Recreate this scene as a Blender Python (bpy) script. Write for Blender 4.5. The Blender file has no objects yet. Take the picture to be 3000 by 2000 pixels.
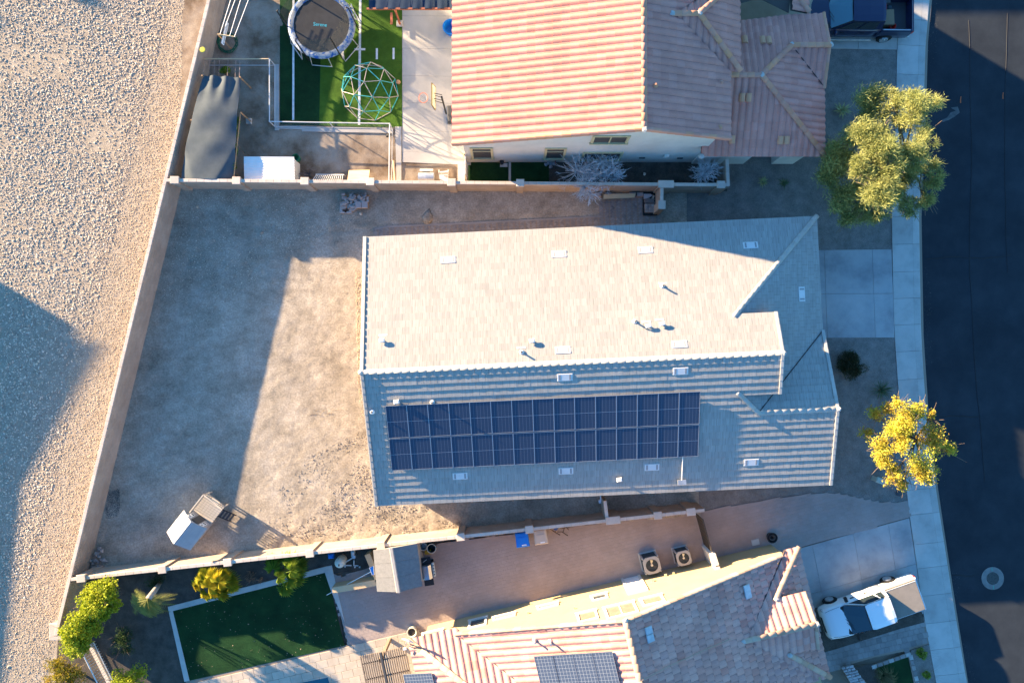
import bpy, math, random
import numpy as np
from mathutils import Vector, Matrix, noise as mnoise

random.seed(11)
rng = np.random.default_rng(11)
scn = bpy.context.scene
COL = scn.collection

# ------------------------------------------------------------------ camera
CAM_H = 37.5
FPX = 2000.0                      # focal length in pixels of a 3000 px wide frame (24 mm on 36 mm)
TILT = math.atan(30 / FPX)
cam_d = bpy.data.cameras.new('camera')
cam_d.sensor_width = 36.0
cam_d.lens = 24.0
cam_d.clip_start = 0.5
cam_d.clip_end = 2000
cam = bpy.data.objects.new('camera', cam_d)
cam.location = (0, 0, CAM_H)
cam.rotation_euler = (TILT, 0, 0)
COL.objects.link(cam)
scn.camera = cam

# ------------------------------------------------------------------ light
SUN_EL = math.radians(12.3)
SUN_H = Vector((0.855, -0.519, 0)).normalized()          # direction in which the light travels
w = bpy.data.worlds.new('World')
scn.world = w
w.use_nodes = True
wn = w.node_tree
wn.nodes.clear()
sky = wn.nodes.new('ShaderNodeTexSky')
sky.sky_type = 'NISHITA'
sky.sun_disc = False
sky.sun_elevation = SUN_EL
sky.sun_rotation = math.atan2(-SUN_H.x, -SUN_H.y)
sky.air_density = 1.6
sky.dust_density = 0.2
sky.ozone_density = 4.0
bg = wn.nodes.new('ShaderNodeBackground')
bg.inputs['Strength'].default_value = 0.09
wo = wn.nodes.new('ShaderNodeOutputWorld')
wb = wn.nodes.new('ShaderNodeMix')                        # the camera's warm white balance makes the open sky read bluer
wb.data_type = 'RGBA'
wb.blend_type = 'MULTIPLY'
wb.inputs[0].default_value = 1.0
wb.inputs[7].default_value = (0.42, 0.72, 1.0, 1)
wn.links.new(sky.outputs[0], wb.inputs[6])
wn.links.new(wb.outputs[2], bg.inputs[0])
wn.links.new(bg.outputs[0], wo.inputs[0])
sd = bpy.data.lights.new('sun', 'SUN')
sd.energy = 5.0
sd.angle = math.radians(0.6)
sd.color = (1.0, 0.74, 0.46)
so = bpy.data.objects.new('sun', sd)
dirv = Vector((SUN_H.x * math.cos(SUN_EL), SUN_H.y * math.cos(SUN_EL), -math.sin(SUN_EL)))
so.rotation_euler = dirv.to_track_quat('-Z', 'Y').to_euler()
so.location = (-40, 25, 30)
COL.objects.link(so)
scn.view_settings.view_transform = 'Standard'
scn.view_settings.look = 'None'
scn.view_settings.gamma = 1.0
scn.view_settings.use_curve_mapping = False
scn.view_settings.exposure = 2.5
scn.render.engine = 'CYCLES'

_c, _s = math.cos(TILT), math.sin(TILT)


def P(px, py, z=0.0):
    """world point at height z that stands at pixel (px, py) of the survey photograph"""
    x = (px - 1500) / FPX
    y = -(py - 1000) / FPX
    y2 = y * _c + _s
    w2 = y * _s - _c
    k = (z - CAM_H) / w2
    return Vector((x * k, y2 * k, z))


# ------------------------------------------------------------------ mesh builder
LOC = {}


class MB:
    def __init__(s, M=None):
        s.v = []
        s.f = []
        s.t = []
        s.m = []
        s.M = M
        s.tint = 0.0
        s.mi = 0

    def add(s, vs, fs, tint=None):
        b = len(s.v)
        if s.M is not None:
            M = s.M
            vs = [M @ Vector(p) for p in vs]
        s.v.extend([(p[0], p[1], p[2]) for p in vs])
        t = s.tint if tint is None else tint
        for f in fs:
            s.f.append([b + i for i in f])
            s.t.append(t)
            s.m.append(s.mi)

    def hexa(s, p, tint=None):
        s.add(p, [(0, 3, 2, 1), (4, 5, 6, 7), (0, 1, 5, 4), (1, 2, 6, 5), (2, 3, 7, 6), (3, 0, 4, 7)], tint)

    def box(s, c, d, rz=0.0, tint=None, R=None):
        x, y, z = d[0] / 2, d[1] / 2, d[2] / 2
        pts = [(-x, -y, -z), (x, -y, -z), (x, y, -z), (-x, y, -z), (-x, -y, z), (x, -y, z), (x, y, z), (-x, y, z)]
        if R is None:
            R = Matrix.Rotation(rz, 3, 'Z')
        c = Vector(c)
        s.hexa([c + R @ Vector(p) for p in pts], tint)

    def bbox(s, c, d, rz=0.0, b=0.02, tint=None, R=None):
        """box with chamfered top edges"""
        x, y, z = d[0] / 2, d[1] / 2, d[2] / 2
        b = min(b, x * .9, y * .9, z * .9)
        ring = lambda a, e, h: [(-a, -e, h), (a, -e, h), (a, e, h), (-a, e, h)]
        pts = ring(x, y, -z) + ring(x, y, z - b) + ring(x - b, y - b, z)
        if R is None:
            R = Matrix.Rotation(rz, 3, 'Z')
        c = Vector(c)
        fs = [(3, 2, 1, 0), (8, 9, 10, 11)]
        for k in (0, 4):
            for i in range(4):
                j = (i + 1) % 4
                fs.append((k + i, k + j, k + 4 + j, k + 4 + i))
        s.add([c + R @ Vector(p) for p in pts], fs, tint)

    def prism(s, pts, z0, z1, tint=None, top=True, bottom=True):
        n = len(pts)
        a = 0
        for i in range(n):
            j = (i + 1) % n
            a += pts[i][0] * pts[j][1] - pts[j][0] * pts[i][1]
        if a < 0:
            pts = list(reversed(pts))
        vs = [(p[0], p[1], z0) for p in pts] + [(p[0], p[1], z1) for p in pts]
        fs = []
        if bottom:
            fs.append(tuple(reversed(range(n))))
        if top:
            fs.append(tuple(range(n, 2 * n)))
        for i in range(n):
            j = (i + 1) % n
            fs.append((i, j, n + j, n + i))
        s.add(vs, fs, tint)

    def poly(s, pts, tint=None):
        s.add(pts, [tuple(range(len(pts)))], tint)

    def tube(s, pts, r, n=6, closed=False, r2=None, cap=True, tint=None):
        pts = [Vector(p) for p in pts]
        m = len(pts)
        vs = []
        fs = []
        prev = None
        for i, p in enumerate(pts):
            if closed:
                d = pts[(i + 1) % m] - pts[i - 1]
            else:
                d = pts[min(i + 1, m - 1)] - pts[max(i - 1, 0)]
            if d.length < 1e-9:
                d = Vector((0, 0, 1))
            d.normalize()
            if prev is None:
                up = Vector((0, 0, 1)) if abs(d.z) < .9 else Vector((1, 0, 0))
                a = d.cross(up).normalized()
            else:
                a = (prev - d * prev.dot(d))
                a = a.normalized() if a.length > 1e-6 else d.orthogonal().normalized()
            prev = a
            b = d.cross(a)
            rr = r if r2 is None else r + (r2 - r) * i / max(1, m - 1)
            for k in range(n):
                an = 2 * math.pi * k / n
                vs.append(p + (a * math.cos(an) + b * math.sin(an)) * rr)
        seg = m if closed else m - 1
        for i in range(seg):
            j = (i + 1) % m
            for k in range(n):
                l = (k + 1) % n
                fs.append((i * n + k, i * n + l, j * n + l, j * n + k))
        if cap and not closed:
            fs.append(tuple(reversed(range(n))))
            fs.append(tuple(range((m - 1) * n, m * n)))
        s.add(vs, fs, tint)

    def lathe(s, prof, c=(0, 0, 0), n=16, R=None, cap0=True, cap1=True, tint=None):
        c = Vector(c)
        vs = []
        for r, z in prof:
            for k in range(n):
                an = 2 * math.pi * k / n
                p = Vector((r * math.cos(an), r * math.sin(an), z))
                if R is not None:
                    p = R @ p
                vs.append(c + p)
        fs = []
        for i in range(len(prof) - 1):
            for k in range(n):
                l = (k + 1) % n
                fs.append((i * n + k, i * n + l, (i + 1) * n + l, (i + 1) * n + k))
        if cap0:
            fs.append(tuple(reversed(range(n))))
        if cap1:
            fs.append(tuple(range((len(prof) - 1) * n, len(prof) * n)))
        s.add(vs, fs, tint)

    def rock(s, c, d, seed, tint=None, sub=1):
        """lumpy stone: jittered octahedron split once"""
        r = random.Random(seed)
        base = [(1, 0, 0), (-1, 0, 0), (0, 1, 0), (0, -1, 0), (0, 0, 1), (0, 0, -1)]
        tri = [(0, 2, 4), (2, 1, 4), (1, 3, 4), (3, 0, 4), (2, 0, 5), (1, 2, 5), (3, 1, 5), (0, 3, 5)]
        vs = [Vector(p) for p in base]
        mid = {}
        fs = []
        if sub:
            for t in tri:
                e = []
                for i in range(3):
                    k = tuple(sorted((t[i], t[(i + 1) % 3])))
                    if k not in mid:
                        mid[k] = len(vs)
                        vs.append((vs[k[0]] + vs[k[1]]).normalized())
                    e.append(mid[k])
                fs += [(t[0], e[0], e[2]), (t[1], e[1], e[0]), (t[2], e[2], e[1]), (e[0], e[1], e[2])]
        else:
            fs = tri
        R = Matrix.Rotation(r.uniform(0, 6.28), 3, 'Z')
        c = Vector(c)
        out = []
        for p in vs:
            q = Vector((p.x * d[0] / 2, p.y * d[1] / 2, p.z * d[2] / 2)) * r.uniform(.78, 1.18)
            out.append(c + R @ q)
        s.add(out, fs, tint)

    def build(s, name, mat, parent=None, smooth=False, loc=None, label=None, cat=None, group=None, kind=None):
        me = bpy.data.meshes.new(name)
        V = np.array(s.v, dtype=np.float32).reshape(-1, 3)
        if parent is not None:
            L = LOC[parent.name]
        elif loc is not None:
            L = Vector(loc)
        else:
            mn, mx = V.min(0), V.max(0)
            L = Vector(((mn[0] + mx[0]) / 2, (mn[1] + mx[1]) / 2, mn[2]))
        V = V - np.array(L, dtype=np.float32)
        me.from_pydata(V.tolist(), [], s.f)
        if any(s.t):
            at = me.attributes.new('tint', 'FLOAT', 'FACE')
            at.data.foreach_set('value', np.array(s.t, dtype=np.float32))
        mats = mat if isinstance(mat, (list, tuple)) else [mat]
        for m in mats:
            me.materials.append(m)
        if len(mats) > 1:
            me.polygons.foreach_set('material_index', np.array(s.m, dtype=np.int32))
        if smooth:
            me.polygons.foreach_set('use_smooth', np.ones(len(s.f), dtype=bool))
        me.update()
        o = bpy.data.objects.new(name, me)
        COL.objects.link(o)
        if parent is not None:
            o.parent = parent
        else:
            o.location = L
        LOC[o.name] = L
        tag(o, label, cat, group, kind)
        return o


def tag(o, label=None, cat=None, group=None, kind=None):
    if label:
        o['label'] = label
    if cat:
        o['category'] = cat
    if group:
        o['group'] = group
    if kind:
        o['kind'] = kind


def thing(name, label, cat, loc, group=None):
    o = bpy.data.objects.new(name, None)
    o.empty_display_size = .2
    COL.objects.link(o)
    o.location = loc
    LOC[o.name] = Vector(loc)
    tag(o, label, cat, group)
    return o


def inst(name, me, M, parent):
    """one more piece that shares the mesh me, placed by world matrix M under parent"""
    o = bpy.data.objects.new(name, me)
    COL.objects.link(o)
    o.parent = parent
    L = LOC[parent.name]
    o.matrix_basis = Matrix.Translation(-L) @ M
    return o


def copy_thing(o, loc, rz=0.0, label=None):
    c = o.copy()
    COL.objects.link(c)
    c.location = loc
    c.rotation_euler = (0, 0, rz)
    LOC[c.name] = Vector(loc)
    if label:
        c['label'] = label
    for ch in list(o.children):
        d = ch.copy()
        COL.objects.link(d)
        d.parent = c
        for g in list(ch.children):
            e = g.copy()
            COL.objects.link(e)
            e.parent = d
    return c


def raw_mesh(name, V, Fidx, mat, tint=None, smooth=False):
    """fast mesh from numpy: V (n,3), Fidx (m,k) constant corner count"""
    me = bpy.data.meshes.new(name)
    V = np.asarray(V, dtype=np.float32)
    Fidx = np.asarray(Fidx, dtype=np.int32)
    m, k = Fidx.shape
    me.vertices.add(len(V))
    me.vertices.foreach_set('co', V.ravel())
    me.loops.add(m * k)
    me.loops.foreach_set('vertex_index', Fidx.ravel())
    me.polygons.add(m)
    me.polygons.foreach_set('loop_start', np.arange(0, m * k, k, dtype=np.int32))
    if tint is not None:
        at = me.attributes.new('tint', 'FLOAT', 'FACE')
        at.data.foreach_set('value', np.asarray(tint, dtype=np.float32))
    me.polygons.foreach_set('use_smooth', np.full(m, bool(smooth), dtype=bool))
    me.materials.append(mat)
    me.update(calc_edges=True)
    me.validate()
    return me


def raw_obj(name, me, parent=None, loc=(0, 0, 0), **kw):
    o = bpy.data.objects.new(name, me)
    COL.objects.link(o)
    if parent is not None:
        o.parent = parent
        LOC[o.name] = LOC[parent.name]
        o.location = -LOC[parent.name] + Vector(loc)
    else:
        o.location = loc
        LOC[o.name] = Vector(loc)
    tag(o, **kw)
    return o


# ------------------------------------------------------------------ materials
def mat(name, cols, rough=.85, nscale=1.5, nrange=(.35, .65), tint=None, bump=None, metal=0.0, spec=.3,
        fine=None, tmix='MULTIPLY', coat=0.0, stretch=None, detail=6.0, big=None):
    m = bpy.data.materials.new(name)
    m.use_nodes = True
    nt = m.node_tree
    N = nt.nodes
    Lk = nt.links
    b = N['Principled BSDF']
    b.inputs['Roughness'].default_value = rough
    b.inputs['Metallic'].default_value = metal
    b.inputs['Specular IOR Level'].default_value = spec
    if coat:
        b.inputs['Coat Weight'].default_value = coat
        b.inputs['Coat Roughness'].default_value = .08
    if not isinstance(cols[0], (list, tuple)):
        cols = [cols]
    geo = N.new('ShaderNodeNewGeometry')
    pos = geo.outputs['Position']
    if stretch:
        mp = N.new('ShaderNodeMapping')
        mp.inputs['Scale'].default_value = stretch
        Lk.new(pos, mp.inputs['Vector'])
        spos = mp.outputs[0]
    else:
        spos = pos
    if len(cols) == 1:
        rgb = N.new('ShaderNodeRGB')
        rgb.outputs[0].default_value = (*cols[0], 1)
        out = rgb.outputs[0]
    else:
        nz = N.new('ShaderNodeTexNoise')
        nz.inputs['Scale'].default_value = nscale
        nz.inputs['Detail'].default_value = detail
        nz.inputs['Roughness'].default_value = .62
        Lk.new(spos, nz.inputs['Vector'])
        cr = N.new('ShaderNodeValToRGB')
        els = cr.color_ramp.elements
        k = len(cols)
        for i, c in enumerate(cols):
            p = nrange[0] + (nrange[1] - nrange[0]) * i / (k - 1)
            if i == 0:
                e = els[0]
                e.position = p
            elif i == k - 1:
                e = els[-1]
                e.position = p
            else:
                e = els.new(p)
            e.color = (*c, 1)
        Lk.new(nz.outputs['Fac'], cr.inputs[0])
        out = cr.outputs[0]
    if tint:
        at = N.new('ShaderNodeAttribute')
        at.attribute_name = 'tint'
        oi = N.new('ShaderNodeObjectInfo')
        ad = N.new('ShaderNodeMath')
        ad.operation = 'ADD'
        Lk.new(at.outputs['Fac'], ad.inputs[0])
        Lk.new(oi.outputs['Random'], ad.inputs[1])
        fr = N.new('ShaderNodeMath')
        fr.operation = 'FRACT'
        Lk.new(ad.outputs[0], fr.inputs[0])
        cr2 = N.new('ShaderNodeValToRGB')
        els = cr2.color_ramp.elements
        k = len(tint)
        for i, c in enumerate(tint):
            p = i / max(1, k - 1)
            if i == 0:
                e = els[0]
                e.position = p
            elif i == k - 1:
                e = els[-1]
                e.position = p
            else:
                e = els.new(p)
            c = (c, c, c) if not isinstance(c, (list, tuple)) else c
            e.color = (*c, 1)
        Lk.new(fr.outputs[0], cr2.inputs[0])
        mx = N.new('ShaderNodeMix')
        mx.data_type = 'RGBA'
        mx.blend_type = tmix
        mx.inputs[0].default_value = 1.0
        Lk.new(out, mx.inputs[6])
        Lk.new(cr2.outputs[0], mx.inputs[7])
        out = mx.outputs[2]
    if fine:
        nz2 = N.new('ShaderNodeTexNoise')
        nz2.inputs['Scale'].default_value = fine[0]
        nz2.inputs['Detail'].default_value = 3
        Lk.new(spos, nz2.inputs['Vector'])
        mr = N.new('ShaderNodeMapRange')
        mr.inputs[1].default_value = .3
        mr.inputs[2].default_value = .7
        mr.inputs[3].default_value = 1 - fine[1]
        mr.inputs[4].default_value = 1 + fine[1]
        Lk.new(nz2.outputs['Fac'], mr.inputs[0])
        mx = N.new('ShaderNodeMix')
        mx.data_type = 'RGBA'
        mx.blend_type = 'MULTIPLY'
        mx.inputs[0].default_value = 1.0
        Lk.new(out, mx.inputs[6])
        Lk.new(mr.outputs[0], mx.inputs[7])
        out = mx.outputs[2]
    for (bs, bl, bh) in (big or ()):
        nz3 = N.new('ShaderNodeTexNoise')
        nz3.inputs['Scale'].default_value = bs
        nz3.inputs['Detail'].default_value = 8
        nz3.inputs['Roughness'].default_value = .7
        Lk.new(pos, nz3.inputs['Vector'])
        mr = N.new('ShaderNodeMapRange')
        mr.inputs[1].default_value = .36
        mr.inputs[2].default_value = .64
        mr.inputs[3].default_value = bl
        mr.inputs[4].default_value = bh
        Lk.new(nz3.outputs['Fac'], mr.inputs[0])
        mx = N.new('ShaderNodeMix')
        mx.data_type = 'RGBA'
        mx.blend_type = 'MULTIPLY'
        mx.inputs[0].default_value = 1.0
        Lk.new(out, mx.inputs[6])
        Lk.new(mr.outputs[0], mx.inputs[7])
        out = mx.outputs[2]
    Lk.new(out, b.inputs['Base Color'])
    if bump:
        nb = N.new('ShaderNodeTexNoise')
        nb.inputs['Scale'].default_value = bump[0]
        nb.inputs['Detail'].default_value = 5
        Lk.new(spos, nb.inputs['Vector'])
        bp = N.new('ShaderNodeBump')
        bp.inputs['Strength'].default_value = 1.0
        bp.inputs['Distance'].default_value = bump[1]
        Lk.new(nb.outputs['Fac'], bp.inputs['Height'])
        Lk.new(bp.outputs[0], b.inputs['Normal'])
    return m


def leaf_mat(name, cols, trans=.45, nscale=1.2, tint=(.75, 1.2), nrange_=(.35, .65)):
    m = mat(name, cols, rough=.6, nscale=nscale, nrange=nrange_, tint=list(tint), spec=.25)
    nt = m.node_tree
    b = nt.nodes['Principled BSDF']
    src = b.inputs['Base Color'].links[0].from_socket
    tr = nt.nodes.new('ShaderNodeBsdfTranslucent')
    nt.links.new(src, tr.inputs['Color'])
    mx = nt.nodes.new('ShaderNodeMixShader')
    mx.inputs[0].default_value = trans
    nt.links.new(b.outputs[0], mx.inputs[1])
    nt.links.new(tr.outputs[0], mx.inputs[2])
    nt.links.new(mx.outputs[0], nt.nodes['Material Output'].inputs['Surface'])
    return m


def net_mat(name, col, alpha, rough=.8):
    """woven mesh: part of the light passes straight through"""
    m = bpy.data.materials.new(name)
    m.use_nodes = True
    nt = m.node_tree
    b = nt.nodes['Principled BSDF']
    b.inputs['Base Color'].default_value = (*col, 1)
    b.inputs['Roughness'].default_value = rough
    b.inputs['Alpha'].default_value = alpha
    return m


def glass_mat(name, col, rough=.04):
    m = bpy.data.materials.new(name)
    m.use_nodes = True
    b = m.node_tree.nodes['Principled BSDF']
    b.inputs['Base Color'].default_value = (*col, 1)
    b.inputs['Roughness'].default_value = rough
    b.inputs['Specular IOR Level'].default_value = .5
    b.inputs['Coat Weight'].default_value = .35
    b.inputs['Coat Roughness'].default_value = .03
    return m


M = {}
M['ground'] = mat('ground_soil', [(.20, .16, .12), (.28, .23, .17)], nscale=.5, bump=(30, .02))
M['asphalt'] = mat('asphalt', [(.024, .030, .038), (.030, .037, .045)], nscale=.5, fine=(90, .22), bump=(120, .005), big=[(.25, .85, 1.15)], rough=.9, spec=.15)
M['concrete'] = mat('concrete', [(.36, .35, .33), (.45, .44, .41), (.50, .48, .45)], nscale=1.1, nrange=(.3, .72), fine=(60, .08), tint=[.9, 1.05], bump=(80, .003), rough=.9)
M['drive'] = mat('driveway_concrete', [(.25, .262, .27), (.36, .365, .365), (.44, .435, .425)], nscale=.55, nrange=(.32, .68), fine=(50, .08), tint=[.92, 1.05], bump=(80, .003), rough=.88)
M['patio'] = mat('patio_concrete', [(.40, .38, .35), (.50, .47, .43)], nscale=.7, fine=(60, .07), tint=[.94, 1.05], bump=(80, .003), rough=.9)
M['dirt'] = mat('yard_dirt', [(.24, .205, .16), (.33, .285, .225), (.39, .34, .275), (.43, .38, .315)], nscale=.8, nrange=(.28, .72), fine=(11, .2), bump=(40, .03), detail=10, big=[(.16, .80, 1.16), (2.6, .86, 1.12)], rough=.95, spec=.1)
M['dirt2'] = mat('coop_dirt', [(.15, .105, .07), (.27, .21, .155), (.36, .30, .235)], nscale=.55, nrange=(.36, .62), fine=(25, .14), bump=(60, .01), rough=.95, spec=.1)
M['soil'] = mat('dark_soil', [(.06, .052, .045), (.11, .095, .08)], nscale=1.6, fine=(40, .3), bump=(60, .02), rough=.95, spec=.1)
M['granite'] = mat('crushed_granite', [(.17, .155, .14), (.21, .193, .175), (.25, .23, .21)], nscale=1.6, fine=(45, .35), bump=(70, .02), rough=.95, spec=.1)
M['stone'] = mat('river_stone', [(.5, .5, .5)], tint=[(.85, .71, .53), (1.25, 1.08, .84), (.62, .52, .41), (1.5, 1.3, 1.04), (1.05, .86, .63), (.42, .35, .30), (1.25, 1.07, .84)], rough=.8, spec=.2)
M['pebble'] = mat('tan_pebble', [(.5, .5, .5)], tint=[(.85, .66, .44), (1.2, .97, .68), (1.0, .78, .53), (1.4, 1.15, .83), (1.05, .81, .55)], rough=.85, spec=.15)
M['gravelbase'] = mat('gravel_base', [(.32, .265, .20), (.43, .365, .285)], nscale=2.5, fine=(30, .25), bump=(40, .03), rough=.95, spec=.1)
M['gravelstrip'] = mat('gravel_strip', [(.42, .34, .25), (.50, .42, .32)], nscale=3, fine=(40, .25), bump=(60, .02), rough=.95, spec=.1)
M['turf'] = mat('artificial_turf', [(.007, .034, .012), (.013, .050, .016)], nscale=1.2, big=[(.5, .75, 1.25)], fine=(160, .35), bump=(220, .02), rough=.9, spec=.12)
M['turf_lit'] = mat('sunlit_turf', [(.045, .105, .012), (.065, .14, .018)], nscale=1.4, big=[(.6, .8, 1.2)], fine=(160, .35), bump=(220, .02), rough=.9, spec=.12)
M['white'] = mat('white_paint', [(.74, .74, .72), (.8, .8, .78)], nscale=3, rough=.6)
M['whiteline'] = mat('line_paint', [(.55, .56, .55), (.75, .75, .73)], nscale=6, rough=.8)
M['wall'] = mat('wall_block', [(.36, .285, .225), (.44, .355, .285)], nscale=.8, fine=(60, .10), tint=[.93, 1.06], bump=(90, .004), rough=.92, spec=.15)
M['wallcap'] = mat('wall_coping', [(.50, .42, .35), (.58, .50, .43)], nscale=1.5, fine=(60, .08), tint=[.92, 1.07], bump=(90, .003), rough=.92, spec=.15)
M['mortar'] = mat('mortar', (.27, .215, .17), rough=.95)
M['cream'] = mat('cream_stucco', [(.60, .57, .51), (.68, .65, .59)], nscale=1.1, fine=(70, .05), bump=(120, .006), rough=.93, spec=.12)
M['tanstucco'] = mat('tan_stucco', [(.40, .31, .22), (.46, .36, .26)], nscale=1.2, fine=(70, .05), bump=(120, .006), rough=.93, spec=.12)
M['yellow'] = mat('yellow_stucco', [(.45, .34, .19), (.49, .375, .21)], nscale=.9, fine=(80, .04), bump=(120, .005), rough=.93, spec=.12)
M['trimyel'] = mat('yellow_trim', [(.50, .42, .24), (.56, .47, .28)], nscale=2, rough=.85)
M['trimwhite'] = mat('white_trim', [(.62, .585, .52), (.68, .645, .58)], nscale=2, rough=.85)
M['screen'] = mat('window_screen', [(.055, .05, .05), (.075, .068, .066)], nscale=4, rough=.6, spec=.4)
M['screen2'] = mat('sun_screen', [(.20, .155, .12), (.25, .195, .15)], nscale=3, rough=.7)
M['glass'] = glass_mat('window_glass', (.02, .03, .035))
M['tileA'] = mat('grey_tan_tile', [(.90, .90, .90), (1.10, 1.09, 1.07)], nscale=.9, fine=(1.0, .07), stretch=(22, 1.2, 1.2),
                 tint=[(.325, .312, .288), (.36, .346, .32), (.337, .323, .298), (.372, .358, .332), (.35, .338, .315)], bump=(60, .004), rough=.9, spec=.12)
M['capA'] = mat('pale_ridge_tile', [(.40, .385, .355), (.46, .445, .41)], nscale=2, tint=[.93, 1.05], rough=.88, spec=.15)
M['tileB'] = mat('clay_tile_pink', [(.88, .88, .88), (1.1, 1.08, 1.06)], nscale=.7, fine=(30, .07),
                 tint=[(.56, .24, .185), (.61, .275, .215), (.575, .25, .195), (.64, .30, .24), (.59, .265, .205), (.63, .28, .215)], bump=(80, .004), rough=.85, spec=.2)
M['capB'] = mat('clay_cap', [(.9, .9, .9), (1.08, 1.08, 1.08)], nscale=1, tint=[(.53, .26, .195), (.58, .30, .22), (.60, .29, .165), (.53, .27, .21)], rough=.85, spec=.2)
M['tileO'] = mat('replacement_tile', (.66, .33, .19), rough=.85)
M['tileC'] = mat('clay_tile_blend', [(.88, .88, .88), (1.1, 1.1, 1.1)], nscale=.8, fine=(30, .06),
                 tint=[(.50, .235, .19), (.62, .33, .265), (.54, .29, .24), (.66, .37, .30), (.59, .27, .21), (.61, .35, .29), (.51, .28, .24)], bump=(80, .004), rough=.85, spec=.2)
M['capC'] = mat('blend_cap', [(.9, .9, .9), (1.06, 1.06, 1.06)], nscale=1, tint=[(.44, .30, .215), (.50, .37, .285), (.42, .26, .18), (.53, .41, .32)], rough=.85, spec=.2)
M['deck'] = mat('roof_underlay', (.10, .085, .075), rough=.95)
M['mortarw'] = mat('white_mortar', [(.42, .415, .39), (.50, .49, .46)], nscale=8, rough=.95, bump=(40, .02))
M['metalw'] = mat('white_metal', [(.72, .70, .66), (.80, .78, .74)], nscale=2, rough=.45, spec=.4)
M['galv'] = mat('galvanised', [(.40, .42, .44), (.52, .54, .56)], nscale=4, rough=.42, metal=.7)
M['steelw'] = mat('white_tube', (.62, .63, .63), rough=.4, metal=.3)
M['black'] = mat('black_plastic', (.018, .018, .02), rough=.5)
M['rubber'] = mat('rubber', (.016, .016, .017), rough=.8)
M['dark'] = mat('dark_grey', (.06, .062, .066), rough=.6)
M['wood'] = mat('timber', [(.34, .20, .10), (.44, .27, .14)], nscale=3, stretch=(1, 1, 12), rough=.8)
M['ply'] = mat('plywood', [(.58, .42, .23), (.66, .50, .30)], nscale=2, stretch=(1, 6, 1), rough=.8)
M['trunk'] = mat('bark', [(.17, .12, .08), (.26, .19, .13)], nscale=8, rough=.9, bump=(30, .02))
M['rubberstone'] = mat('dark_stone', [(.05, .06, .065), (.09, .10, .105)], nscale=9, rough=.9)
M['tuft'] = mat('brown_tuft', [(.26, .20, .125), (.34, .27, .175)], nscale=9, rough=.95)
M['valley'] = mat('valley_metal', (.035, .03, .03), rough=.7)

# ------------------------------------------------------------------ ground
def sheet(name, pts, z, m, kind='structure', **kw):
    b = MB()
    q = [P(x, y, z) for x, y in pts]
    a = sum(q[i].x * q[(i + 1) % len(q)].y - q[(i + 1) % len(q)].x * q[i].y for i in range(len(q)))
    if a < 0:
        q.reverse()
    b.poly(q)
    return b.build(name, m, kind=kind, **kw)


def vnoise(X, Y, cell, seed):
    r = np.random.default_rng(seed)
    g = r.random((256, 256))
    fx, fy = X / cell + 500.37, Y / cell + 500.71
    ix, iy = np.floor(fx).astype(int), np.floor(fy).astype(int)
    tx, ty = fx - ix, fy - iy
    tx, ty = tx * tx * (3 - 2 * tx), ty * ty * (3 - 2 * ty)
    g00, g10 = g[ix % 256, iy % 256], g[(ix + 1) % 256, iy % 256]
    g01, g11 = g[ix % 256, (iy + 1) % 256], g[(ix + 1) % 256, (iy + 1) % 256]
    return (g00 * (1 - tx) + g10 * tx) * (1 - ty) + (g01 * (1 - tx) + g11 * tx) * ty - .5


def inside(X, Y, poly):
    r = np.zeros(X.shape, bool)
    n = len(poly)
    for i in range(n):
        x0, y0 = poly[i][0], poly[i][1]
        x1, y1 = poly[(i + 1) % n][0], poly[(i + 1) % n][1]
        c = ((y0 > Y) != (y1 > Y))
        xi = (x1 - x0) * (Y - y0) / ((y1 - y0) if abs(y1 - y0) > 1e-9 else 1e-9) + x0
        r ^= c & (X < xi)
    return r


def relief(name, pts, z, m, cell, amps, hf=None, kind='structure'):
    poly = [P(x, y, z) for x, y in pts]
    xs = [p.x for p in poly]
    ys = [p.y for p in poly]
    gx = np.arange(min(xs), max(xs) + cell, cell)
    gy = np.arange(min(ys), max(ys) + cell, cell)
    X, Y = np.meshgrid(gx, gy, indexing='ij')
    Z = np.full(X.shape, z)
    for i, (c, a) in enumerate(amps):
        Z = Z + a * 2 * vnoise(X, Y, c, 40 + i)
    if hf is not None:
        Z = Z + hf(X, Y)
    nx, ny = X.shape
    cx, cy = X[:-1, :-1] + cell / 2, Y[:-1, :-1] + cell / 2
    keep = inside(cx, cy, poly)
    idx = np.arange(nx * ny).reshape(nx, ny)
    q = np.stack([idx[:-1, :-1], idx[1:, :-1], idx[1:, 1:], idx[:-1, 1:]], -1)[keep]
    V = np.stack([X.ravel(), Y.ravel(), Z.ravel()], 1)
    used, inv = np.unique(q, return_inverse=True)
    me = raw_mesh(name, V[used], inv.reshape(q.shape), m, smooth=True)
    return raw_obj(name, me, kind=kind)


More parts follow.
